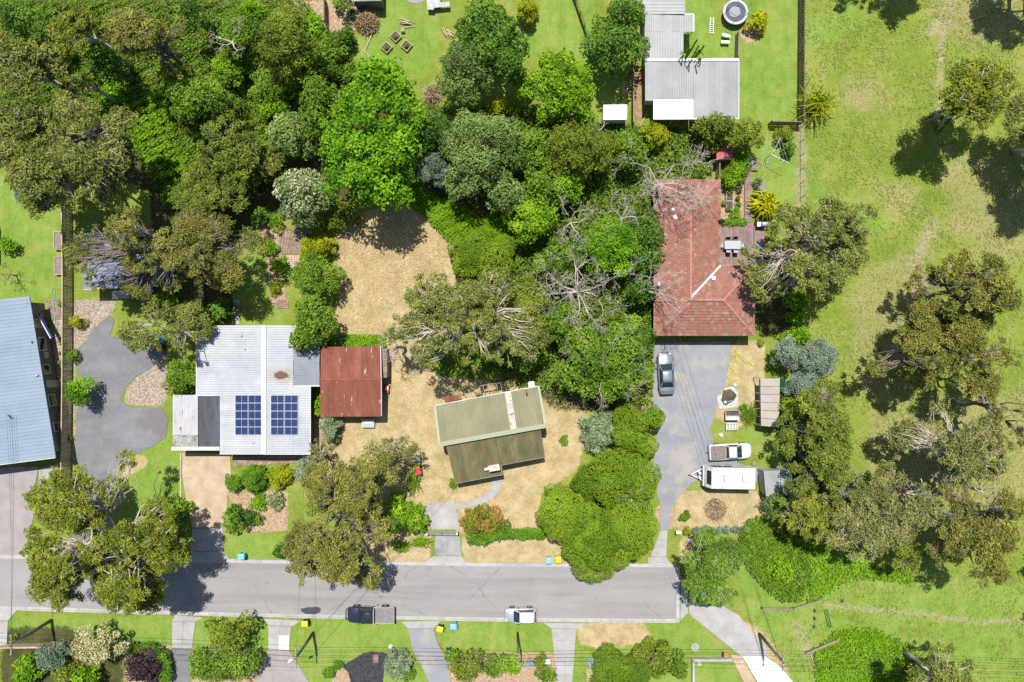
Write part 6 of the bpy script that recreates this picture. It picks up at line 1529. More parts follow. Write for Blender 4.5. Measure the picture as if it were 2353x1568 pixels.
MB().beam((-2.6, 0, .55), (2.5, 0, .55), .8, .14).build('chassis', M_black, r, local=True)
MB().tube([(2.45, -.85, .6), (2.85, -.6, .7), (2.88, 0, .75), (2.85, .6, .7), (2.45, .85, .6)], .05, 8).tube([(2.8, -.5, .5), (2.84, -.5, 1.0), (2.84, .5, 1.0), (2.8, .5, .5)], .035, 6).build('bull_bar', M_black, r, local=True)
for x in (1.75, -1.55):
    for s in (-1, 1): wheel(r, x, s * .82, .4, .26)
for s in (-1, 1): MB().box((.2, s * .98, .42), (1.7, .16, .06)).build('side_step', M_steel, r, local=True)
trims(r, 2.6, .9, .85, .9, 1.3)
# white ute with tonneau
r = place('white_ute', 'white ute with a grey-brown tray cover beside the caravan', 'ute', 1678, 1038, 3); mb = MB()
body_loft([(-2.42, .84, .95, .35), (-2.3, .9, 1.0, .3), (-1.0, .92, 1.02, .25), (.5, .92, .98, .22), (1.3, .92, .95, .22), (1.9, .88, .88, .24), (2.25, .76, .78, .28), (2.45, .52, .66, .34)], mb); mb.build('body', M_whitep, r, True, local=True)
cabin(r, M_whitep, -.55, 1.25, .84, .98, -.35, .52, .68, 1.46)
MB().box((-1.45, 0, 1.045), (1.72, 1.55, .05)).build('tray_cover', surf('vinyl_cover', (.15, .12, .10), (.21, .175, .15), 2, .8, fine=14), r, local=True, bevel=.03)
for x in (1.5, -1.45):
    for s in (-1, 1): wheel(r, x, s * .82)
trims(r, 2.4, .9, .7, .8, 1.0); MB().box((-2.5, 0, .45), (.25, .07, .06)).build('tow_bar', M_black, r, local=True)
# caravan
r = thing('caravan', 'white caravan with two square roof hatches and A-frame drawbar', 'caravan', (*W(1680, 1100, 2.5), 0), 0)
h2, w2, zt = 2.72, 1.2, 2.6
secs = []
for x, hw, z0, z1 in ((-h2, w2, .55, zt - .06), (-h2 + .06, w2, .5, zt), (h2 - 1.0, w2, .5, zt), (h2 - .55, w2, .5, zt - .06), (h2 - .12, w2 * .97, .6, 1.75), (h2, w2 * .95, .75, 1.2)):
    secs.append([(x, -hw, z0), (x, -hw, z1 - .08), (x, -hw + .07, z1), (x, hw - .07, z1), (x, hw, z1 - .08), (x, hw, z0)])
MB().loft(secs).build('body', M_whitep, r, local=True)
r.rotation_euler[2] = math.radians(179)
for x in (-1.6, .45):
    hh = MB().box((x, 0, zt + .05), (.68, .68, .1)).build('roof_hatch', M_white_p, r, local=True, bevel=.03); MB().box((x, .35, zt + .02), (.76, .05, .05)).box((x, -.35, zt + .02), (.76, .05, .05)).box((x + .36, 0, zt + .021), (.05, .66, .05)).box((x - .36, 0, zt + .021), (.05, .66, .05)).build('hatch_seal', M_black, hh, local=True)
for x in (-.7, .95): MB().box((x, 0, zt + .006), (.025, w2 * 1.86, .02)).build('roof_seam', M_steel, r, local=True)
for x in (.2, 1.4): MB().box((x, -w2 - .01, 1.75), (1.0, .04, .55)).build('side_window', M_carglass, r, local=True, bevel=.02)
MB().add([(h2 - .50, -.8, zt - .10), (h2 - .50, .8, zt - .10), (h2 - .17, .75, 1.86), (h2 - .17, -.75, 1.86)], [(3, 2, 1, 0)]).build('front_window', M_carglass, r, local=True)
bar = MB().tube([(h2 - .1, -.7, .5), (h2 + 1.25, 0, .5)], .05, 6).tube([(h2 - .1, .7, .5), (h2 + 1.25, 0, .5)], .05, 6).build('drawbar', M_white_p, r, local=True); MB().box((h2 + 1.35, 0, .52), (.3, .12, .12)).build('coupling', M_steel, bar, local=True)
for s in (-1, 1): MB().cyl((h2 + .35, s * .25, 0), .16, .5, 1.05, 12, .13).build('gas_bottle', M_white_p, r, local=True)
MB().box((h2 - .02, 0, 1.0), (.16, 2.3, .5)).build('front_box', M_white_p, r, local=True, bevel=.04)
for s in (-1, 1): wheel(r, -.4, s * (w2 - .12))
MB().box((0, 0, .5), (5.3, 1.6, .12)).build('chassis', M_black, r, local=True)

# ------------------------------------------------------------------ bins
def bin_(label, fx, fy, lid, body, rz=0.0):
    r = thing('wheelie_bin', label, 'bin', (*W(fx, fy, .95), 0), math.radians(rz), 'wheelie bins')
    k = lambda n, f: CACHE.setdefault((n, lid.name, body.name), f())
    def ob(n, f): 
        o = bpy.data.objects.new(n, k(n, f)); link(o, r); return o
    ob('body', lambda: MB().loft([[(-.22, -.25, .06), (.22, -.25, .06), (.22, .25, .06), (-.22, .25, .06)], [(-.29, -.34, .96), (.29, -.34, .96), (.29, .34, .96), (-.29, .34, .96)]]).mesh('body', body))
    ob('lid', lambda: MB().loft([[(-.31, -.37, .96), (.31, -.37, .96), (.31, .36, .96), (-.31, .36, .96)], [(-.30, -.36, 1.0), (.30, -.36, 1.0), (.30, .35, 1.02), (-.30, .35, 1.02)], [(-.22, -.26, 1.04), (.22, -.26, 1.04), (.22, .25, 1.06), (-.22, .25, 1.06)]]).mesh('lid', lid))
    ob('handle', lambda: MB().tube([(-.25, .35, .92), (-.25, .45, .95), (.25, .45, .95), (.25, .35, .92)], .02, 6).mesh('handle', body))
    for s in (-1, 1): ob('wheel', lambda: None) if False else link(bpy.data.objects.new('wheel', CACHE.setdefault(('binwheel', s), MB().tube([(s * .22, .28, .1), (s * .27, .28, .1)], .1, 12).mesh('wheel', M_dark))), r)
for lab, fx, fy, lid, body, rz in (
 ('blue bin at the top of the three bins beside the grey tree', 959, 1055, M_blue_lid, M_blue_lid, 4), ('yellow lidded bin in the middle of the three bins', 959, 1071, M_yel_lid, M_green_body, -6), ('red lidded bin at the bottom of the three bins', 962, 1084, M_red_lid, M_red_lid, 10),
 ('blue bin on the green verge by the beige driveway', 554, 1280, M_pale_blue, M_pale_blue, 90), ('yellow lidded bin in the street gum shade', 396, 1278, M_yel_lid, M_green_body, 80), ('yellow lidded bin alone on the verge by the black oil patch', 700, 1434, M_yel_lid, M_green_body, 270),
 ('yellow lidded bin beside the pale blue bin on the south verge', 1011, 1446.5, M_yel_lid, M_green_body, 255), ('pale blue bin on the south verge', 1042, 1441, M_pale_blue, M_pale_blue, 268), ('blue bin at the dry north kerb', 1261.5, 1289, M_pale_blue, M_pale_blue, 2), ('yellow lidded bin at the dry north kerb', 1283, 1287, M_yel_lid, M_yel_lid, 4),
 ('blue bin under the gum beside the gravel yard', 369, 781, M_blue_lid, M_blue_lid, 20), ('yellow lidded bin under the gum beside the gravel yard', 366, 800, M_yel_lid, M_green_body, 10), ('blue bin behind the slate blue shed', 344, 667, M_blue_lid, M_blue_lid, 0), ('dark green bin beside the gravel driveway shrubs', 1031, 1501, M_green_body, M_green_body, 10)):
    bin_(lab, fx, fy, lid, body, rz)

# ------------------------------------------------------------------ poles and wires
def pole(label, base, top, h, arm=None, thick=.15):
    b = W3(*base, 0); t = W3(*top, h); t = Vector((b.x, b.y, h)) if True else t
    r = thing('utility_pole', label, 'utility pole', tuple(b), 0, 'utility poles')
    MB().tube([b, b + Vector((0, 0, h * .5)), b + Vector((0, 0, h))], [thick * 1.15, thick, thick * .8], 10).build('shaft', M_pole, r, True)
    if arm:
        MB().box((b.x, b.y, h - .3), (.12, arm, .12)).build('crossarm', M_wood, r)
        for k in range(4):
            y = b.y - arm / 2 + .1 + k * (arm - .2) / 3; MB().cyl((b.x, y), .05, h - .24, h - .08, 8, .03).build('insulator', M_white_p, r)
    return b
pb = [pole('tall timber utility pole on the west verge', (117.6, 1426), (25.7, 1486), 6.6, 2.2, .17), pole('timber utility pole with a white lamp on the middle verge', (719.7, 1454.4), (678, 1516), 6.6, 2.0), pole('thin pale utility pole on the south verge', (1189.3, 1454), (1187.7, 1521), 7.0, 1.4, .10), pole('dark timber utility pole at the diagonal driveway', (1745, 1457), (1801, 1525), 7.1, 2.0, .16)]
lampP = thing('street_light', 'white street light arm on the middle utility pole', 'street light', (pb[1].x, pb[1].y, 5.8)); MB().tube([pb[1] + Vector((0, 0, 5.8)), pb[1] + Vector((-.5, -.3, 6.1))], .03, 6).build('arm', M_steel, lampP); MB().box(tuple(pb[1] + Vector((-.7, -.4, 6.1))), (.5, .25, .14), .5).build('lantern', M_white_p, lampP, bevel=.05)
def wire(label, pts, sag=.5, rad=.014, group=None):
    out = []
    for a, b in zip(pts, pts[1:]):
        n = 12
        for i in range(n + (b is pts[-1])): t = i / n; p = Vector(a).lerp(Vector(b), t); p.z -= sag * 4 * t * (1 - t); out.append(p)
    o = MB().tube(out, rad, 4).build('overhead_wire', M_wire); tag(o, label, 'wire', group); return o
offs = (-.9, -.3, .3, .9)
for k, dy in enumerate(offs):
    pts = [pb[0] + Vector((-40, dy + 1, 6.4))] + [p + Vector((0, dy * (1 if i != 2 else .6), hh)) for i, (p, hh) in enumerate(zip(pb, (6.55, 6.55, 6.9, 7.0)))] + [pb[3] + Vector((50, dy - 2, 7))]
    wire('overhead street wire, %s from the kerb side' % ('fourth', 'third', 'second', 'first')[k], pts, .45, .016)
def svc(label, a, b, sag=.35): wire(label, [a, b], sag, .012)
for i, dx in enumerate((0, .5, 1.1)): svc('service wire from the dark pole to the tiled house, %s of three' % ('western', 'middle', 'eastern')[i], pb[3] + Vector((-.2, 0, 6.8)), W3(1533 + i * 14, 772, 2.7))
for i in range(3): svc('service wire from the west pole to the blue roof, %s of three' % ('western', 'middle', 'eastern')[i], pb[0] + Vector((0, -.4 + .4 * i, 6.4)), W3(15 + i * 6, 952, 4.0))
svc('service wire crossing the road to the pale green house', pb[1] + Vector((0, .3, 6.4)), W3(1046, 1108, 2.6)); svc('service wire crossing the road towards the solar house', pb[1] + Vector((0, 0, 6.4)), W3(700, 1043, 2.8)); svc('service wire crossing the road above the dark ute', pb[1] + Vector((0, .5, 6.5)), W3(985, 1170, 3.0))

# ------------------------------------------------------------------ deck, boardwalk, furniture
def boards(name, label, cat, rect, z, along, bw=.14, mat=None, kindstruct=False):
    x0, y0, x1, y1 = rect; a, b = W3(x0, y0, z), W3(x1, y1, z); r = thing(name, label, cat, ((a.x + b.x) / 2, (a.y + b.y) / 2, 0)); me = unit_box(mat or M_deck)
    lx, ly = abs(b.x - a.x), abs(b.y - a.y); n = int((lx if along == 'y' else ly) / bw)
    for i in range(n):
        if along == 'y': piece('board', me, r, (a.x + (i + .5) * lx / n, (a.y + b.y) / 2, z - .02 + random.uniform(-.003, .003)), Matrix.Identity(3), (lx / n - .012, ly, .04))
        else: piece('board', me, r, ((a.x + b.x) / 2, a.y - (i + .5) * ly / n, z - .02 + random.uniform(-.003, .003)), Matrix.Identity(3), (lx, ly / n - .012, .04))
    MB().box(((a.x + b.x) / 2, (a.y + b.y) / 2, (z - .045) / 2), (lx - .05, ly - .05, max(.02, z - .045))).build('bearer', M_wood_dark, r)
    return r
boards('timber_deck', 'grey-brown timber deck beside the tiled house', 'deck', (1656, 512, 1731, 611), .3, 'y', .18)
boards('timber_deck', 'narrow lower deck strip east of the main deck', 'deck', (1733, 520, 1757, 600), .2, 'y', .18)
boards('boardwalk', 'timber boardwalk leading north from the deck', 'boardwalk', (1711, 394, 1727, 511), .22, 'x', .22)
boards('boardwalk', 'square timber landing at the boardwalk north end', 'boardwalk', (1716, 362, 1742, 392), .25, 'x', .22)
tb = thing('outdoor_table', 'grey rectangular outdoor table on the deck', 'table', (*W(1683.5, 563, 1), .3)); zt_ = .3 + .74
c = W3(1683.5, 563, zt_); MB().box((c.x, c.y, zt_), (1.85, .95, .04)).build('tabletop', plain('grey_table_top', (.33, .36, .39), .4), tb, bevel=.02)
for a in (-1, 1):
    for b in (-1, 1): MB().box((c.x + a * .8, c.y + b * .38, .66), (.07, .07, .72)).build('leg', M_steel, tb)
def chair(label, x, y, z, rz, mat, cat='chair', group='deck chairs', name='outdoor_chair'):
    r = thing(name, label, cat, (x, y, z), math.radians(rz), group); P_ = lambda n, mb: link(bpy.data.objects.new(n, CACHE.setdefault(('chair', n, mat.name), mb.mesh(n, mat))), r)
    P_('seat', MB().box((0, 0, .44), (.5, .5, .05))); P_('backrest', MB().box((0, .25, .72), (.5, .05, .5)))
    for a in (-1, 1):
        for b in (-1, 1): link(bpy.data.objects.new('leg', CACHE.setdefault(('chairleg', a, b, mat.name), MB().box((a * .22, b * .22, .21), (.04, .04, .42)).mesh('leg', mat))), r)
        link(bpy.data.objects.new('armrest', CACHE.setdefault(('chairarm', a, mat.name), MB().box((a * .25, .02, .63), (.05, .45, .03)).mesh('armrest', mat))), r)
    return r
M_chair = plain('grey_sling', (.30, .32, .35), .6); M_chd = plain('charcoal_sling', (.05, .05, .055), .6)
for i, (dx, dy, rz, m) in enumerate(((-.45, .62, 0, M_chd), (.4, .66, 0, M_chd), (-.4, -.62, 180, M_chair), (.45, -.66, 180, M_chair), (-1.2, 0, 90, M_chair), (1.2, 0, -90, M_chair))):
    chair(('dark chair at the table north side, west', 'dark chair at the table north side, east', 'grey chair at the table south side, west', 'grey chair at the table south side, east', 'grey chair at the table west end', 'grey chair at the table east end')[i], c.x + dx, c.y + dy, .3, rz, m)
chair('blue folding chair on the lower deck strip', *W(1745, 567, .6), .2, 200, M_blue_lid); chair('grey lounge chair on the boardwalk landing', *W(1724, 374, .6), .25, 40, M_chair)
bq = thing('barbecue', 'stainless barbecue with a hood on the lower deck', 'barbecue', (*W(1755, 516, .8), .2)); b_ = W3(1755, 516, .9)
MB().box((b_.x, b_.y, .6), (1.4, .55, .75)).build('cabinet', M_black, bq); MB().tube([(b_.x - .35, b_.y, 1.05), (b_.x + .5, b_.y, 1.05)], .28, 12).build('hood', M_silver, bq, True); MB().box((b_.x - .6, b_.y, 1.0), (.4, .55, .05)).build('side_shelf', M_silver, bq)
def planter(label, rectF, z=.35, mat=None, rz=0, fill=None, name='raised_bed', fr=.06):
    (fx, fy, w, l) = rectF; x, y = W(fx, fy, z / 2); w, l = w / S, l / S; r = thing(name, label, 'raised bed', (x, y, 0), math.radians(rz))
    for s in (-1, 1):
        MB().box((0, s * (l / 2 - fr / 2), z / 2), (w, fr, z)).build('side_board', mat or M_wood_pale, r, local=True); MB().box((s * (w / 2 - fr / 2), 0, z / 2), (fr, l - 2 * fr, z)).build('side_board', mat or M_wood_pale, r, local=True)
    MB().box((0, 0, z * .4), (w - 2 * fr, l - 2 * fr, z * .8 - .02)).build('soil', fill or M_soil, r, local=True); return r
M_gsoil = surf('grey_dry_soil', (.16, .13, .11), (.25, .21, .18), 4, 1, fine=14, grain=.35, bump=.5)
planter('timber raised bed beside the west fence, northern', (137, 554, 22, 42), .4, fill=M_gsoil); planter('timber raised bed beside the west fence, southern', (138, 611, 22, 42), .4, fill=M_gsoil)
planter('diamond set planter box on the north lawn, top', (909.4, 85, 20, 20), .3, rz=43); planter('diamond set planter box on the north lawn, east', (934, 106, 20, 20), .3, rz=50); planter('diamond set planter box on the north lawn, west', (888.5, 110, 20, 20), .3, rz=48)
planter('white edged planter beside the tiled house, upper', (1675.5, 452, 16, 22), .4, M_kerb, fr=.05); planter('white edged planter beside the tiled house, lower', (1675.5, 473, 16, 20), .4, M_kerb, fr=.05)
planter('terracotta frame planter in the black mulch bed', T(1, 3, 1120, 1355) + (13, 18), .2, M_brick, fill=M_gsoil)
for fx, fy in ((909, 85), (934, 106), (888, 110), (1675, 445), (1674, 480)):
    shrub('mid', .7, 'small vegetable plants in the planter box, %s' % {909: 'top diamond', 934: 'east diamond', 888: 'west diamond', 1675: 'upper white edged', 1674: 'lower white edged'}[fx], (fx, fy, 6, 5), lscale=.5)
# trampolines
def trampoline(label, fx, fy, r, net):
    x, y = W(fx, fy, .8); r = r / S; t = thing('trampoline', label, 'trampoline', (x, y, 0)); mb = MB()
    MB().ring((0, 0, .8), r, .05, .05, 40).build('frame_ring', M_steel, t, local=True)
    MB().cyl((0, 0), r * .86, .79, .80, 40).build('mat', plain('trampoline_mat', (.035, .04, .06) if not net else (.06, .07, .085), .7), t, local=True)
    for i in range(48):
        a = 6.283 * i / 48; link(bpy.data.objects.new('spring', CACHE.setdefault('spring', MB().box((0, 0, 0), (.14, .02, .02)).mesh('spring', M_steel))), t); s = t.children[-1]; s.location = (math.cos(a) * r * .93, math.sin(a) * r * .93, .795); s.rotation_euler = (0, 0, a)
    for i in range(4):
        a = 6.283 * (i + .5) / 4; MB().tube([(math.cos(a - .25) * r, math.sin(a - .25) * r, .8), (math.cos(a - .2) * r, math.sin(a - .2) * r, .03), (math.cos(a + .2) * r, math.sin(a + .2) * r, .03), (math.cos(a + .25) * r, math.sin(a + .25) * r, .8)], .025, 6).build('leg', M_steel, t, local=True)
    if net:
        MB().ring((0, 0, .84), r * .96, .28, .06, 40).build('safety_pad', plain('pale_grey_pad', (.36, .37, .40), .6), t, local=True)
        for i in range(6):
            a = 6.283 * i / 6 + .3; MB().tube([(math.cos(a) * r * 1.05, math.sin(a) * r * 1.05, .3), (math.cos(a) * r * 1.08, math.sin(a) * r * 1.08, 2.0), (math.cos(a) * r * .95, math.sin(a) * r * .95, 2.4)], .025, 6).build('net_pole', M_black, t, local=True)
        MB().ring((0, 0, 2.4), r * .95, .04, .04, 40).build('top_ring', M_black, t, local=True)
        MB().cyl((-.1, 0), r * .52, .83, .86, 6).build('folded_cover', plain('blue_grey_cover', (.20, .23, .27), .6), t, local=True)
trampoline('round trampoline on the west lawn under the gum edge', 55, 446, 25, False); trampoline('netted trampoline with a pale safety pad on the north lawn', 1690, 28, 27, True)
ld_ = thing('ladder', 'white ladder lying on the north lawn', 'ladder', (*W(1636, 60, .1), 0))
for s in (-1, 1): MB().beam(W3(1636 + s * 4, 40, .12), W3(1635 + s * 4, 78, .12), .05, .06).build('rail', M_white_p, ld_)
for i in range(8): MB().beam(W3(1632, 43 + i * 4.6, .12), W3(1640, 43 + i * 4.6, .12), .04, .04).build('rung', M_white_p, ld_)
def bench(label, fx, fy, rz):
    r = thing('garden_bench', label, 'bench', (*W(fx, fy, .4), 0), math.radians(rz)); MB().box((0, 0, .45), (.95, .3, .05)).build('seat', M_white_p, r, local=True)
    for s in (-1, 1): MB().box((s * .4, 0, .21), (.05, .26, .42)).build('leg', M_steel, r, local=True)
bench('white slatted bench on the north lawn, upper', 1668.5, 82, -12); bench('white slatted bench on the north lawn, lower', 1666.5, 97, -2)
# clothes hoist
ho = thing('clothes_hoist', 'rotary clothes hoist with long dark arms on the east lawn', 'clothes hoist', (*W(1757, 367, 0), 0)); hc = W3(1757, 367, 0)
MB().cyl(hc, .04, 0, 2.2, 8).build('mast', M_steel, ho)
for i in range(4):
    a = math.radians(62 + 90 * i); MB().beam(hc + Vector((0, 0, 2.15)), hc + Vector((math.cos(a) * 2.1, math.sin(a) * 2.1, 2.3)), .04, .04).build('arm', M_steel, ho)
for q_ in (.6, 1.1, 1.6, 2.05):
    MB().tube([hc + Vector((math.cos(math.radians(62 + 90 * i)) * q_, math.sin(math.radians(62 + 90 * i)) * q_, 2.17 + .06 * q_)) for i in range(5)], .008, 4).build('line', M_white_p, ho)
# soil heap, shovel, trailers, hose
def blob(name, label, cat, polyF, h, mat, seed=0, rings=5):
    rng = random.Random(seed); pts = [Vector(W(*p)) for p in smooth_closed(polyF, 5, .8, rng)]; c = sum(pts, Vector((0, 0))) / len(pts); mb = MB(); n = len(pts); vs = []
    for k in range(rings):
        t = k / rings
        for p in pts: q_ = p.lerp(c, t); vs.append((q_.x, q_.y, .02 + h * math.sin(t * math.pi / 2) + rng.uniform(-.03, .03) * h * 2 * (k > 0)))
    vs.append((c.x, c.y, h))
    fs = [(k * n + i, k * n + (i + 1) % n, (k + 1) * n + (i + 1) % n, (k + 1) * n + i) for k in range(rings - 1) for i in range(n)] + [((rings - 1) * n + i, (rings - 1) * n + (i + 1) % n, rings * n) for i in range(n)]
    o = mb.add(vs, fs).build(name, mat); tag(o, label, cat); return o
tp = TP(2, 2, [(1925, 548), (1985, 540), (1990, 480), (2080, 468), (2115, 520), (2115, 650), (1990, 670), (1945, 672)])
o = MB().prism([W(*p) for p in smooth_closed(tp, 5, .8, random)], .008, .03).build('tarpaulin', surf('pale_green_tarp', (.3, .33, .29), (.45, .47, .43), 3, .6, fine=8, grain=.3)); tag(o, 'pale crumpled tarpaulin under the soil heap', 'tarpaulin')
blob('soil_heap', 'dark soil heap on the pale tarpaulin', 'soil heap', TP(2, 2, [(1985, 500), (2050, 488), (2105, 545), (2070, 600), (2000, 640), (1960, 590)]), .5, M_soil, 3)
sv = thing('shovel', 'shovel with a pale green blade on the soil heap', 'shovel', (*W(*T(2, 2, 2010, 605), .5), .4)); MB().box(W3(*T(2, 2, 2000, 608), .5), (.26, .3, .03), .3).build('blade', plain('mint', (.35, .55, .45)), sv); MB().tube([W3(*T(2, 2, 2012, 606), .5), W3(*T(2, 2, 2065, 594), .55)], .02, 6).build('handle', M_white_p, sv)
for lab, y0, y1, nm in (('small silver box trailer filled with soil', 682, 728, 'soil'), ('small silver box trailer with an empty white tub', 730, 768, 'tub')):
    p = TP(2, 2, [(2000, y0), (2120, y0), (2120, y1), (2000, y1)]); a, b = W3(*p[0], .5), W3(*p[2], .5); c_ = (a + b) / 2; r = thing('box_trailer', lab, 'trailer', (c_.x, c_.y, 0)); lx, ly = abs(b.x - a.x), abs(b.y - a.y)
    for s in (-1, 1): MB().box((0, s * ly / 2, .6), (lx, .04, .35)).box((s * lx / 2, 0, .6), (.04, ly, .35)).build('side_panel', M_silver, r, local=True)
    MB().box((0, 0, .5), (lx - .06, ly - .06, .12)).build('load_floor', M_soil if nm == 'soil' else M_white_p, r, local=True)
    for s in (-1, 1): wheel(r, s * lx * .3, -ly * .42, .25, .15)
cg = thing('wire_trolley', 'pale metal frame trolley below the box trailers', 'trolley', (*W(1682, 981, .5), 0)); 
for s in (-1, 1):
    MB().box((0, s * .33, .5), (1.35, .04, .05)).build('rail', M_white_p, cg, local=True); MB().box((s * .66, 0, .5), (.04, .66, .05)).build('end_bar', M_white_p, cg, local=True)
    for q_ in (-1, 1): MB().box((q_ * .62, s * .3, .25), (.05, .05, .5)).build('leg', M_steel, cg, local=True)
for x in (-.3, .05, .35): MB().box((x, 0, .5), (.03, .62, .04)).build('cross_bar', M_white_p, cg, local=True)
MB().box((0, 0, .2), (1.25, .6, .04)).build('shelf', M_tin, cg, local=True)
hs = []
for i in range(150):
    t = i / 150; seg = i / 50
    if t < .33: a = t * 3 * 12; c0 = (2062, 370); rr = 40
    elif t < .66: a = t * 3 * 9; c0 = (2080 + 10 * math.sin(t * 20), 270); rr = 38
    else: a = t * 3 * 6; c0 = (2085, 160 + 30 * (1 - t)); rr = 22
    hs.append(W3(*T(2, 2, c0[0] + rr * math.cos(a) * (1 + .15 * math.sin(i)), c0[1] + rr * 1.05 * math.sin(a)), .04 + .02 * (i % 3)))
hs += [W3(*T(2, 2, x, y), .05) for x, y in ((2140, 215), (2220, 260), (2260, 285), (2200, 230), (2130, 180))]
o = MB().tube(hs, .022, 5).build('garden_hose', plain('lime_hose', (.48, .6, .03), .5)); tag(o, 'tangled lime green hose at the gravel yard edge', 'hose')
o = MB().tube([W3(*T(0, 1, x, y), .05) for x, y in ((466, 1180), (465, 1130), (480, 1106), (495, 1130), (490, 1200), (470, 1230), (480, 1300), (495, 1370), (500, 1440), (530, 1420), (505, 1480))], .025, 5).build('garden_hose', plain('aqua_hose', (.2, .5, .5), .5)); tag(o, 'aqua hose looping over the west lawn and paving', 'hose')
# side yard clutter of the blue roofed house
st_ = thing('timber_stack', 'stack of yellow sawn timber by the blue roofed house', 'timber', (*W(126, 893, .3), 0))
for i in range(4):
    for j in range(3): MB().beam(W3(120.5 + i * 3.2, 863 + j * 2 + i * 8, .1 + j * .13), W3(122.5 + i * 3.0, 905 + i * 6, .1 + j * .13), .13, .1).build('plank', M_wood_yellow, st_)
ar = thing('roof_panel_frame', 'long blue solar heating panel beside the blue roofed house', 'solar heater', (*W(103, 735, 1.5), 0))
MB().beam(W3(87, 722, 1.9), W3(118, 777, 1.7), .42, .06).build('panel', M_solar, ar); MB().beam(W3(86, 723, 1.95), W3(117, 778, 1.75), .08, .1).build('frame', M_white_p, ar)
for p in ((88, 724), (116, 774)): MB().cyl(W3(*p, 1.7), .03, 0, 1.8, 6).build('leg', M_steel, ar)
# mower, tub, boxes
mw = thing('ride_mower', 'small red and white mower beside the garage', 'mower', (*W(*T(1, 2, 1220, 490), .4), 0), math.radians(85))
MB().box((0, 0, .35), (.9, .5, .2)).build('deck', M_red_lid, mw, local=True, bevel=.06); MB().box((.1, 0, .52), (.45, .36, .16)).build('engine', M_white_p, mw, local=True, bevel=.04); MB().tube([(-.45, -.2, .4), (-.95, -.2, .9), (-.95, .2, .9), (-.45, .2, .4)], .02, 6).build('handle', M_black, mw, local=True)
for x in (-.33, .33):
    for s in (-1, 1): MB().tube([(x, s * .24, .13), (x, s * .3, .13)], .13, 12).build('wheel', M_dark, mw, local=True)
tb2 = thing('plastic_crate', 'translucent grey crate lid on the dry yard by the garage', 'crate', (*W(*T(1, 2, 1052, 798), .2), 0)); MB().loft([[(-.62, -.42, 0), (.62, -.42, 0), (.62, .42, 0), (-.62, .42, 0)], [(-.7, -.48, .4), (.7, -.48, .4), (.7, .48, .4), (-.7, .48, .4)]]).build('tub', plain('grey_green_tub', (.32, .36, .33), .5), tb2, local=True)
MB().loft([[(-.72, -.5, .4), (.72, -.5, .4), (.72, .5, .4), (-.72, .5, .4)], [(-.25, 0, .52), (.25, 0, .52), (.25, .01, .52), (-.25, .01, .52)]]).build('lid', plain('grey_green_lid', (.38, .42, .39), .45), tb2, local=True)
o = MB().prism([W(*T(1, 2, x, y), .3) for x, y in ((725, 80), (745, 20), (790, 10), (836, 30), (825, 88))], .25, .29).build('rusty_sheet', M_rusty_white); tag(o, 'loose rusty roofing sheet on the creeper mat', 'roofing sheet')
def sticks(name, label, cat, fx, fy, r, n, L, ang, mat, h=.25, seed=1):
    rng = random.Random(seed); c = W3(fx, fy, 0); root = thing(name, label, cat, tuple(c))
    for i in range(n):
        a = math.radians(ang + rng.uniform(-25, 25)); p = c + Vector((rng.uniform(-r, r) / S, rng.uniform(-r, r) / S, rng.uniform(.05, h))); d = Vector((math.cos(a), math.sin(a), rng.uniform(-.05, .05))) * L * rng.uniform(.6, 1.1) / 2
        MB().tube([p - d, p + Vector((rng.uniform(-.08, .08), rng.uniform(-.08, .08), .02)), p + d], [.05, .045, .03], 6).build('stick', mat, root)
sticks('stick_pile', 'pile of pale cut sticks on the north lawn', 'sticks', 931, 54, 10, 9, 1.4, -15, M_wood_pale, seed=2); sticks('stick_pile', 'untidy pile of split branches beside the big dark tree', 'sticks', 1028, 82, 9, 12, 1.1, -50, M_wood_pale, seed=3)
blb = dict(name='brush_heap')
def brush(label, fx, fy, r, h, seed):
    rng = np.random.default_rng(seed); c = W3(fx, fy, h * .5); root = thing('brush_heap', label, 'brush heap', (c.x, c.y, 0)); tw = MB(); R = r / S
    for i in range(170):
        a = rng.uniform(0, 6.283); q_ = R * math.sqrt(rng.uniform(0, 1)); p = Vector((c.x + q_ * math.cos(a), c.y + q_ * math.sin(a), h * (1 - (q_ / R) ** 2) * rng.uniform(.5, 1) + .05)); d = Vector(rng.normal(size=3)); d.z *= .3; d.normalize(); d *= rng.uniform(.3, .7)
        tw.tube([p - d, p + d], [.025, .012], 4)
    tw.build('twig', M_wood_pale, root); n = 1500; a = rng.uniform(0, 6.283, n); q_ = R * np.sqrt(rng.uniform(0, 1, n))
    P = np.stack([q_ * np.cos(a), q_ * np.sin(a), h * (1 - (q_ / R) ** 2) * rng.uniform(.4, 1, n) + .05], 1); N = unit(rng.normal(size=(n, 3)) * .7 + np.array([0, 0, .6]))
    link(bpy.data.objects.new('foliage', leaves_mesh('foliage', P, N, .24, .12, BM, rng.uniform(0, 1, n), rng)), root)
BM = leafmat('dead_leaf', (.14, .09, .03), (.26, .18, .07), (.38, .28, .13), .1)
brush('large brown brush heap on the north lawn', 841, 48, 28, 1.4, 1); brush('smaller reddish brush heap by the pale rounded tree', 994, 212, 20, 1.2, 2); brush('dry prunings heap in the yard below the caravan', 1645, 1172, 24, .5, 3)
def log(label, a, b, r=.09, name='log'): o = MB().tube([W3(*a, r), W3((a[0] + b[0]) / 2 + 1, (a[1] + b[1]) / 2 - 1, r + .01), W3(*b, r)], [r, r * .95, r * .7], 8).build(name, M_wood_pale); tag(o, label, 'log')
log('long bent branch lying on the lawn below the brush heap', T(1, 0, 1090, 290), T(1, 0, 1015, 470), .07, 'fallen_branch'); log('broken branch end continuing the bent branch', T(1, 0, 1015, 460), T(1, 0, 1060, 525), .06, 'fallen_branch')
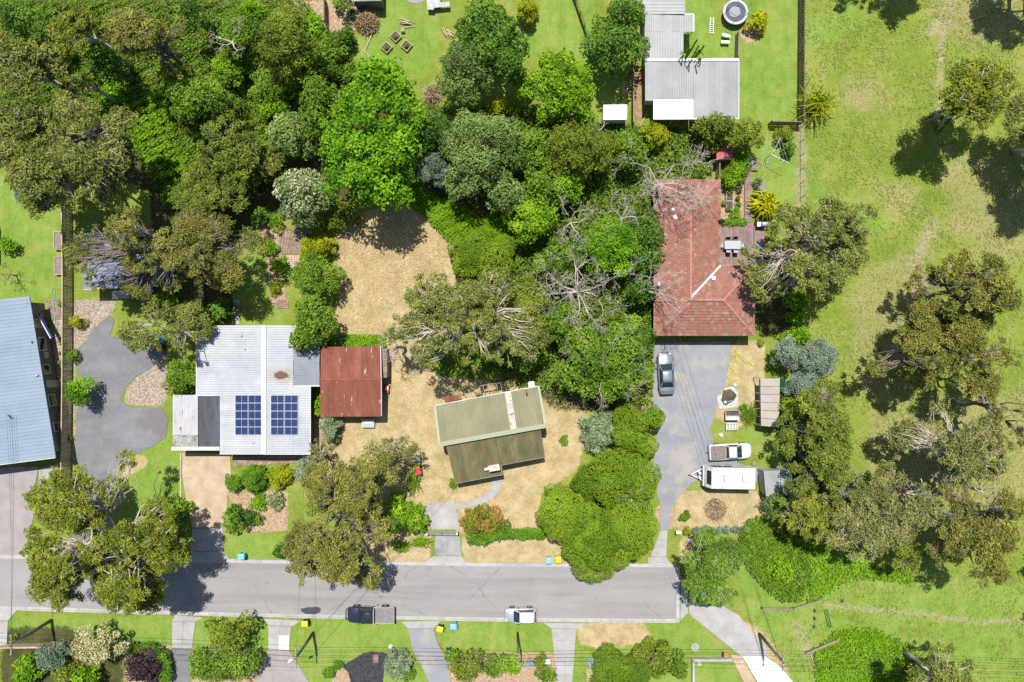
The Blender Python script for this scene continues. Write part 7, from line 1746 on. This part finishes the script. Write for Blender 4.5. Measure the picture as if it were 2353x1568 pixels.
log('pale fallen branch on the north reserve grass', T(3, 0, 1830, 210), T(3, 0, 2005, 140), .06, 'fallen_branch'); log('pale fallen log in the woodland shadow', T(0, 0, 1330, 690), T(0, 0, 1660, 600), .16)
log('grey fallen stick in the south-east corner', T(3, 3, 235, 740), T(3, 3, 266, 855), .06, 'fallen_branch'); log('white pole leaning by the patio cover', T(2, 0, 1225, 1150), T(2, 0, 1310, 980), .05, 'pole')
def rail(label, a, b, h=.45, w=.2):
    p, q_ = W3(*T(3, 3, *a)), W3(*T(3, 3, *b)); r = thing('barrier_rail', label, 'barrier', tuple(p)); MB().beam(p + Vector((0, 0, h)), q_ + Vector((0, 0, h)), w, .16).build('rail', M_wood, r)
    n = max(2, int((q_ - p).length / 1.8) + 1)
    for i in range(n): MB().cyl(p.lerp(q_, (i + .02) / (n - 1 + .04)), .09, 0, h, 8).build('post', M_wood, r)
rail('low timber barrier rail beside the ivy bank, west piece', (-20, 506), (140, 510)); rail('low timber barrier rail beside the ivy bank, east piece', (145, 508), (286, 466)); rail('low timber barrier rail near the lush weeds', (210, 738), (372, 670))
gt = thing('steel_hoop', 'dark steel hoop barrier on the park grass', 'barrier', (*W(*T(3, 3, 335, 565)), 0)); MB().tube([W3(*T(3, 3, 345, 610), 0), W3(*T(3, 3, 345, 608), .9), W3(*T(3, 3, 325, 524), .9), W3(*T(3, 3, 325, 522), 0)], .05, 8).build('hoop', M_black, gt); MB().tube([W3(*T(3, 3, 344, 606), .45), W3(*T(3, 3, 326, 526), .45)], .03, 6).build('mid_bar', M_black, gt)
for i, (x, y) in enumerate(((258, 520), (257, 560), (255, 603), (400, 470))):
    o = MB().tube([W3(*T(3, 3, x, y), 0), W3(*T(3, 3, x, y), .02) + Vector((0, 0, .6)), W3(*T(3, 3, x, y), .02) + Vector((0, 0, .66))], [.13, .12, .06], 10).build('bollard', M_wood); tag(o, ('short timber bollard, top of the three on the park grass', 'short timber bollard, middle of the three on the park grass', 'short timber bollard, bottom of the three on the park grass', 'lone timber bollard beside the grass track')[i], 'bollard', 'timber bollards')
# gate across the concrete drive
gg = thing('metal_gate', 'grey double metal gate across the concrete drive', 'gate', (*W(1017, 1222), 0))
for a, b in (((985, 1221), (1016, 1222)), ((1018, 1222), (1050, 1223))):
    for z in (.2, .55, .9, 1.15): MB().beam(W3(*a) + Vector((0, 0, z)), W3(*b) + Vector((0, 0, z)), .05, .05).build('bar', M_steel, gg)
    for p in (a, b): MB().cyl(W3(*p), .035, .1, 1.2, 8).build('upright', M_steel, gg)
    MB().beam(W3(*a) + Vector((0, .0, .2)), W3(*b) + Vector((0, 0, 1.12)), .03, .03).build('brace', M_steel, gg)
for fx in (983, 1052): MB().box((*W(fx, 1221), .65), (.16, .16, 1.3)).build('gate_post', M_white_p, gg)
# lids, letterboxes, small boxes
def disc(name, label, cat, fx, fy, r, mat, rim=M_kerb):
    c = W3(fx, fy); t = thing(name, label, cat, (c.x, c.y, 0)); MB().cyl((0, 0), r, 0, .03, 20).build('cover', mat, t, local=True); MB().ring((0, 0, .02), r + .04, .1, .04, 24).build('surround', rim, t, local=True)
disc('manhole_cover', 'large round concrete manhole on the south verge', 'manhole', 1597, 1487, .36, M_conc); disc('pit_lid', 'white round pit lid below the low hedge row', 'pit lid', 1585, 1242, .2, M_white_p); disc('pit_lid', 'pale round pit lid near the black mulch bed', 'pit lid', 898, 1486, .2, M_white_p); disc('pit_lid', 'small pale pit lid on the walled lawn', 'pit lid', 1607, 1525, .17, M_conc)
def letterbox(label, fx, fy, mat, d=(.4, .3, .25)):
    c = W3(fx, fy, .8); r = thing('letterbox', label, 'letterbox', (c.x, c.y, 0)); MB().cyl((0, 0), .05, 0, .8, 8).build('post', M_wood, r, local=True); MB().box((0, 0, .92), d).build('box', mat, r, local=True, bevel=.02)
letterbox('white letterbox beside the beige driveway', 425, 1218, M_white_p); letterbox('brown letterbox beside the diagonal driveway', 1666, 1504, M_brick, (.4, .5, .3)); letterbox('white letterbox beside the fourth driveway', 1258, 1519, M_white_p, (.6, .5, .3)); letterbox('white letterbox near the footpath gate', 1559, 1223, M_white_p, (.6, .35, .3)); letterbox('dark letterbox by the second driveway garden', 452, 1498, M_black, (.6, .35, .25))
bx_ = thing('timber_box', 'small pale timber box beside the diamond planters', 'box', (*W(926, 71, .2), 0)); MB().box((0, 0, .2), (.42, .36, .4)).build('side', M_wood_pale, bx_, local=True); MB().box((0, 0, .41), (.36, .3, .03)).build('lid', M_black, bx_, local=True)
ot = thing('outdoor_table', 'speckled grey outdoor table with white round plates at the north edge', 'table', (*W(1005, 10, .7), 0))
MB().prism([W(x, y, .75) for x, y in ((979, -14), (1012, -14), (1012, 6), (1033, 4), (1033, 15), (998, 18), (996, 23), (982, 22))], .71, .75).build('tabletop', surf('speckled_top', (.2, .2, .22), (.34, .35, .37), 6, .5), ot)
for x, y in ((985, 3), (990, 12), (1002, 5), (1005, 13), (996, -4)): MB().cyl(W3(x, y, .77), .14, .755, .775, 16).build('plate', M_white_p, ot)
for x, y in ((984, -10), (1008, -10), (985, 18), (1028, 12)): MB().cyl(W3(x, y, .4), .03, 0, .71, 6).build('leg', M_steel, ot)
wt = thing('rain_barrel', 'small grey barrel on the dry ground by the north shed', 'barrel', (*W(855, 5, .5), 0)); MB().tube([(0, 0, 0), (0, 0, .3), (0, 0, .7), (0, 0, .9)], [.27, .31, .31, .27], 14).build('body', M_tin, wt, True, True); MB().cyl((0, 0), .25, .9, .93, 14).build('lid', plain('pale_blue_lid', (.35, .42, .5)), wt, local=True)
# brick edgings
def edging(label, path, mat, step=.26, name='brick_edging', d=(.22, .11, .12)):
    pts = [W3(*p) for p in path]; r = thing(name, label, 'edging', tuple(pts[0])); me = unit_box(mat)
    for a, b in zip(pts, pts[1:]):
        L = (b - a).length; n = max(1, int(L / step)); dd = (b - a).normalized(); rz = math.atan2(dd.y, dd.x)
        for i in range(n): piece('brick', me, r, a + dd * (i + .5) * L / n + Vector((0, 0, .04)), Matrix.Rotation(rz + random.uniform(-.06, .06), 3, 'Z'), d)
edging('red brick edging along the gravel driveway', TP(1, 3, [(1645, 1085), (1675, 1190), (1710, 1270), (1770, 1365)]), M_brick); edging('pale brick edging along the beige driveway', TP(0, 2, [(1642, 1070), (1640, 1300), (1645, 1568)]), M_stone); edging('stone edging of the terrace garden', TP(1, 1, [(150, 930), (195, 1090), (240, 1190)]), M_wood_pale)
# low white wall round the lawn at the south edge
lw = thing('garden_wall', 'low pale wall enclosing the small south lawn', 'wall', (*W(1600, 1510), 0))
for a, b in (((1588, 1513), (1680, 1512)), ((1591, 1513), (1591, 1600))):
    n = 5
    for i in range(n): MB().beam(W3(a[0] + (b[0] - a[0]) * i / n, a[1] + (b[1] - a[1]) * i / n) + Vector((0, 0, .25)), W3(a[0] + (b[0] - a[0]) * (i + .985) / n, a[1] + (b[1] - a[1]) * (i + .985) / n) + Vector((0, 0, .25)), .25, .6).build('block', M_kerb, lw)
# rocks and tyres
for lab, fx, fy, r in (('round worn stump beside the white ute', 1732, 1066, .3), ('flat round stone near the wire trolley', 1657, 1000, .28), ('grey rock by the tarpaulin', 1688, 885, .22)):
    rng = random.Random(int(fx)); c = W3(fx, fy); vs = []; n = 12
    for z, q_ in ((0, 1), (.12, .95), (.2, .6)):
        for i in range(n): a = 6.283 * i / n; k = r * q_ * rng.uniform(.85, 1.12); vs.append((c.x + k * math.cos(a), c.y + k * math.sin(a), z))
    mb = MB().add(vs, [(k * n + i, k * n + (i + 1) % n, (k + 1) * n + (i + 1) % n, (k + 1) * n + i) for k in range(2) for i in range(n)] + [tuple(2 * n + i for i in range(n))]); o = mb.build('stump' if 'stump' in lab else 'rock', M_wood if 'stump' in lab else M_stone); tag(o, lab, 'stump' if 'stump' in lab else 'rock')
print('objects', len(bpy.data.objects), 'tris', sum(len(m.polygons) * 2 for m in bpy.data.meshes))
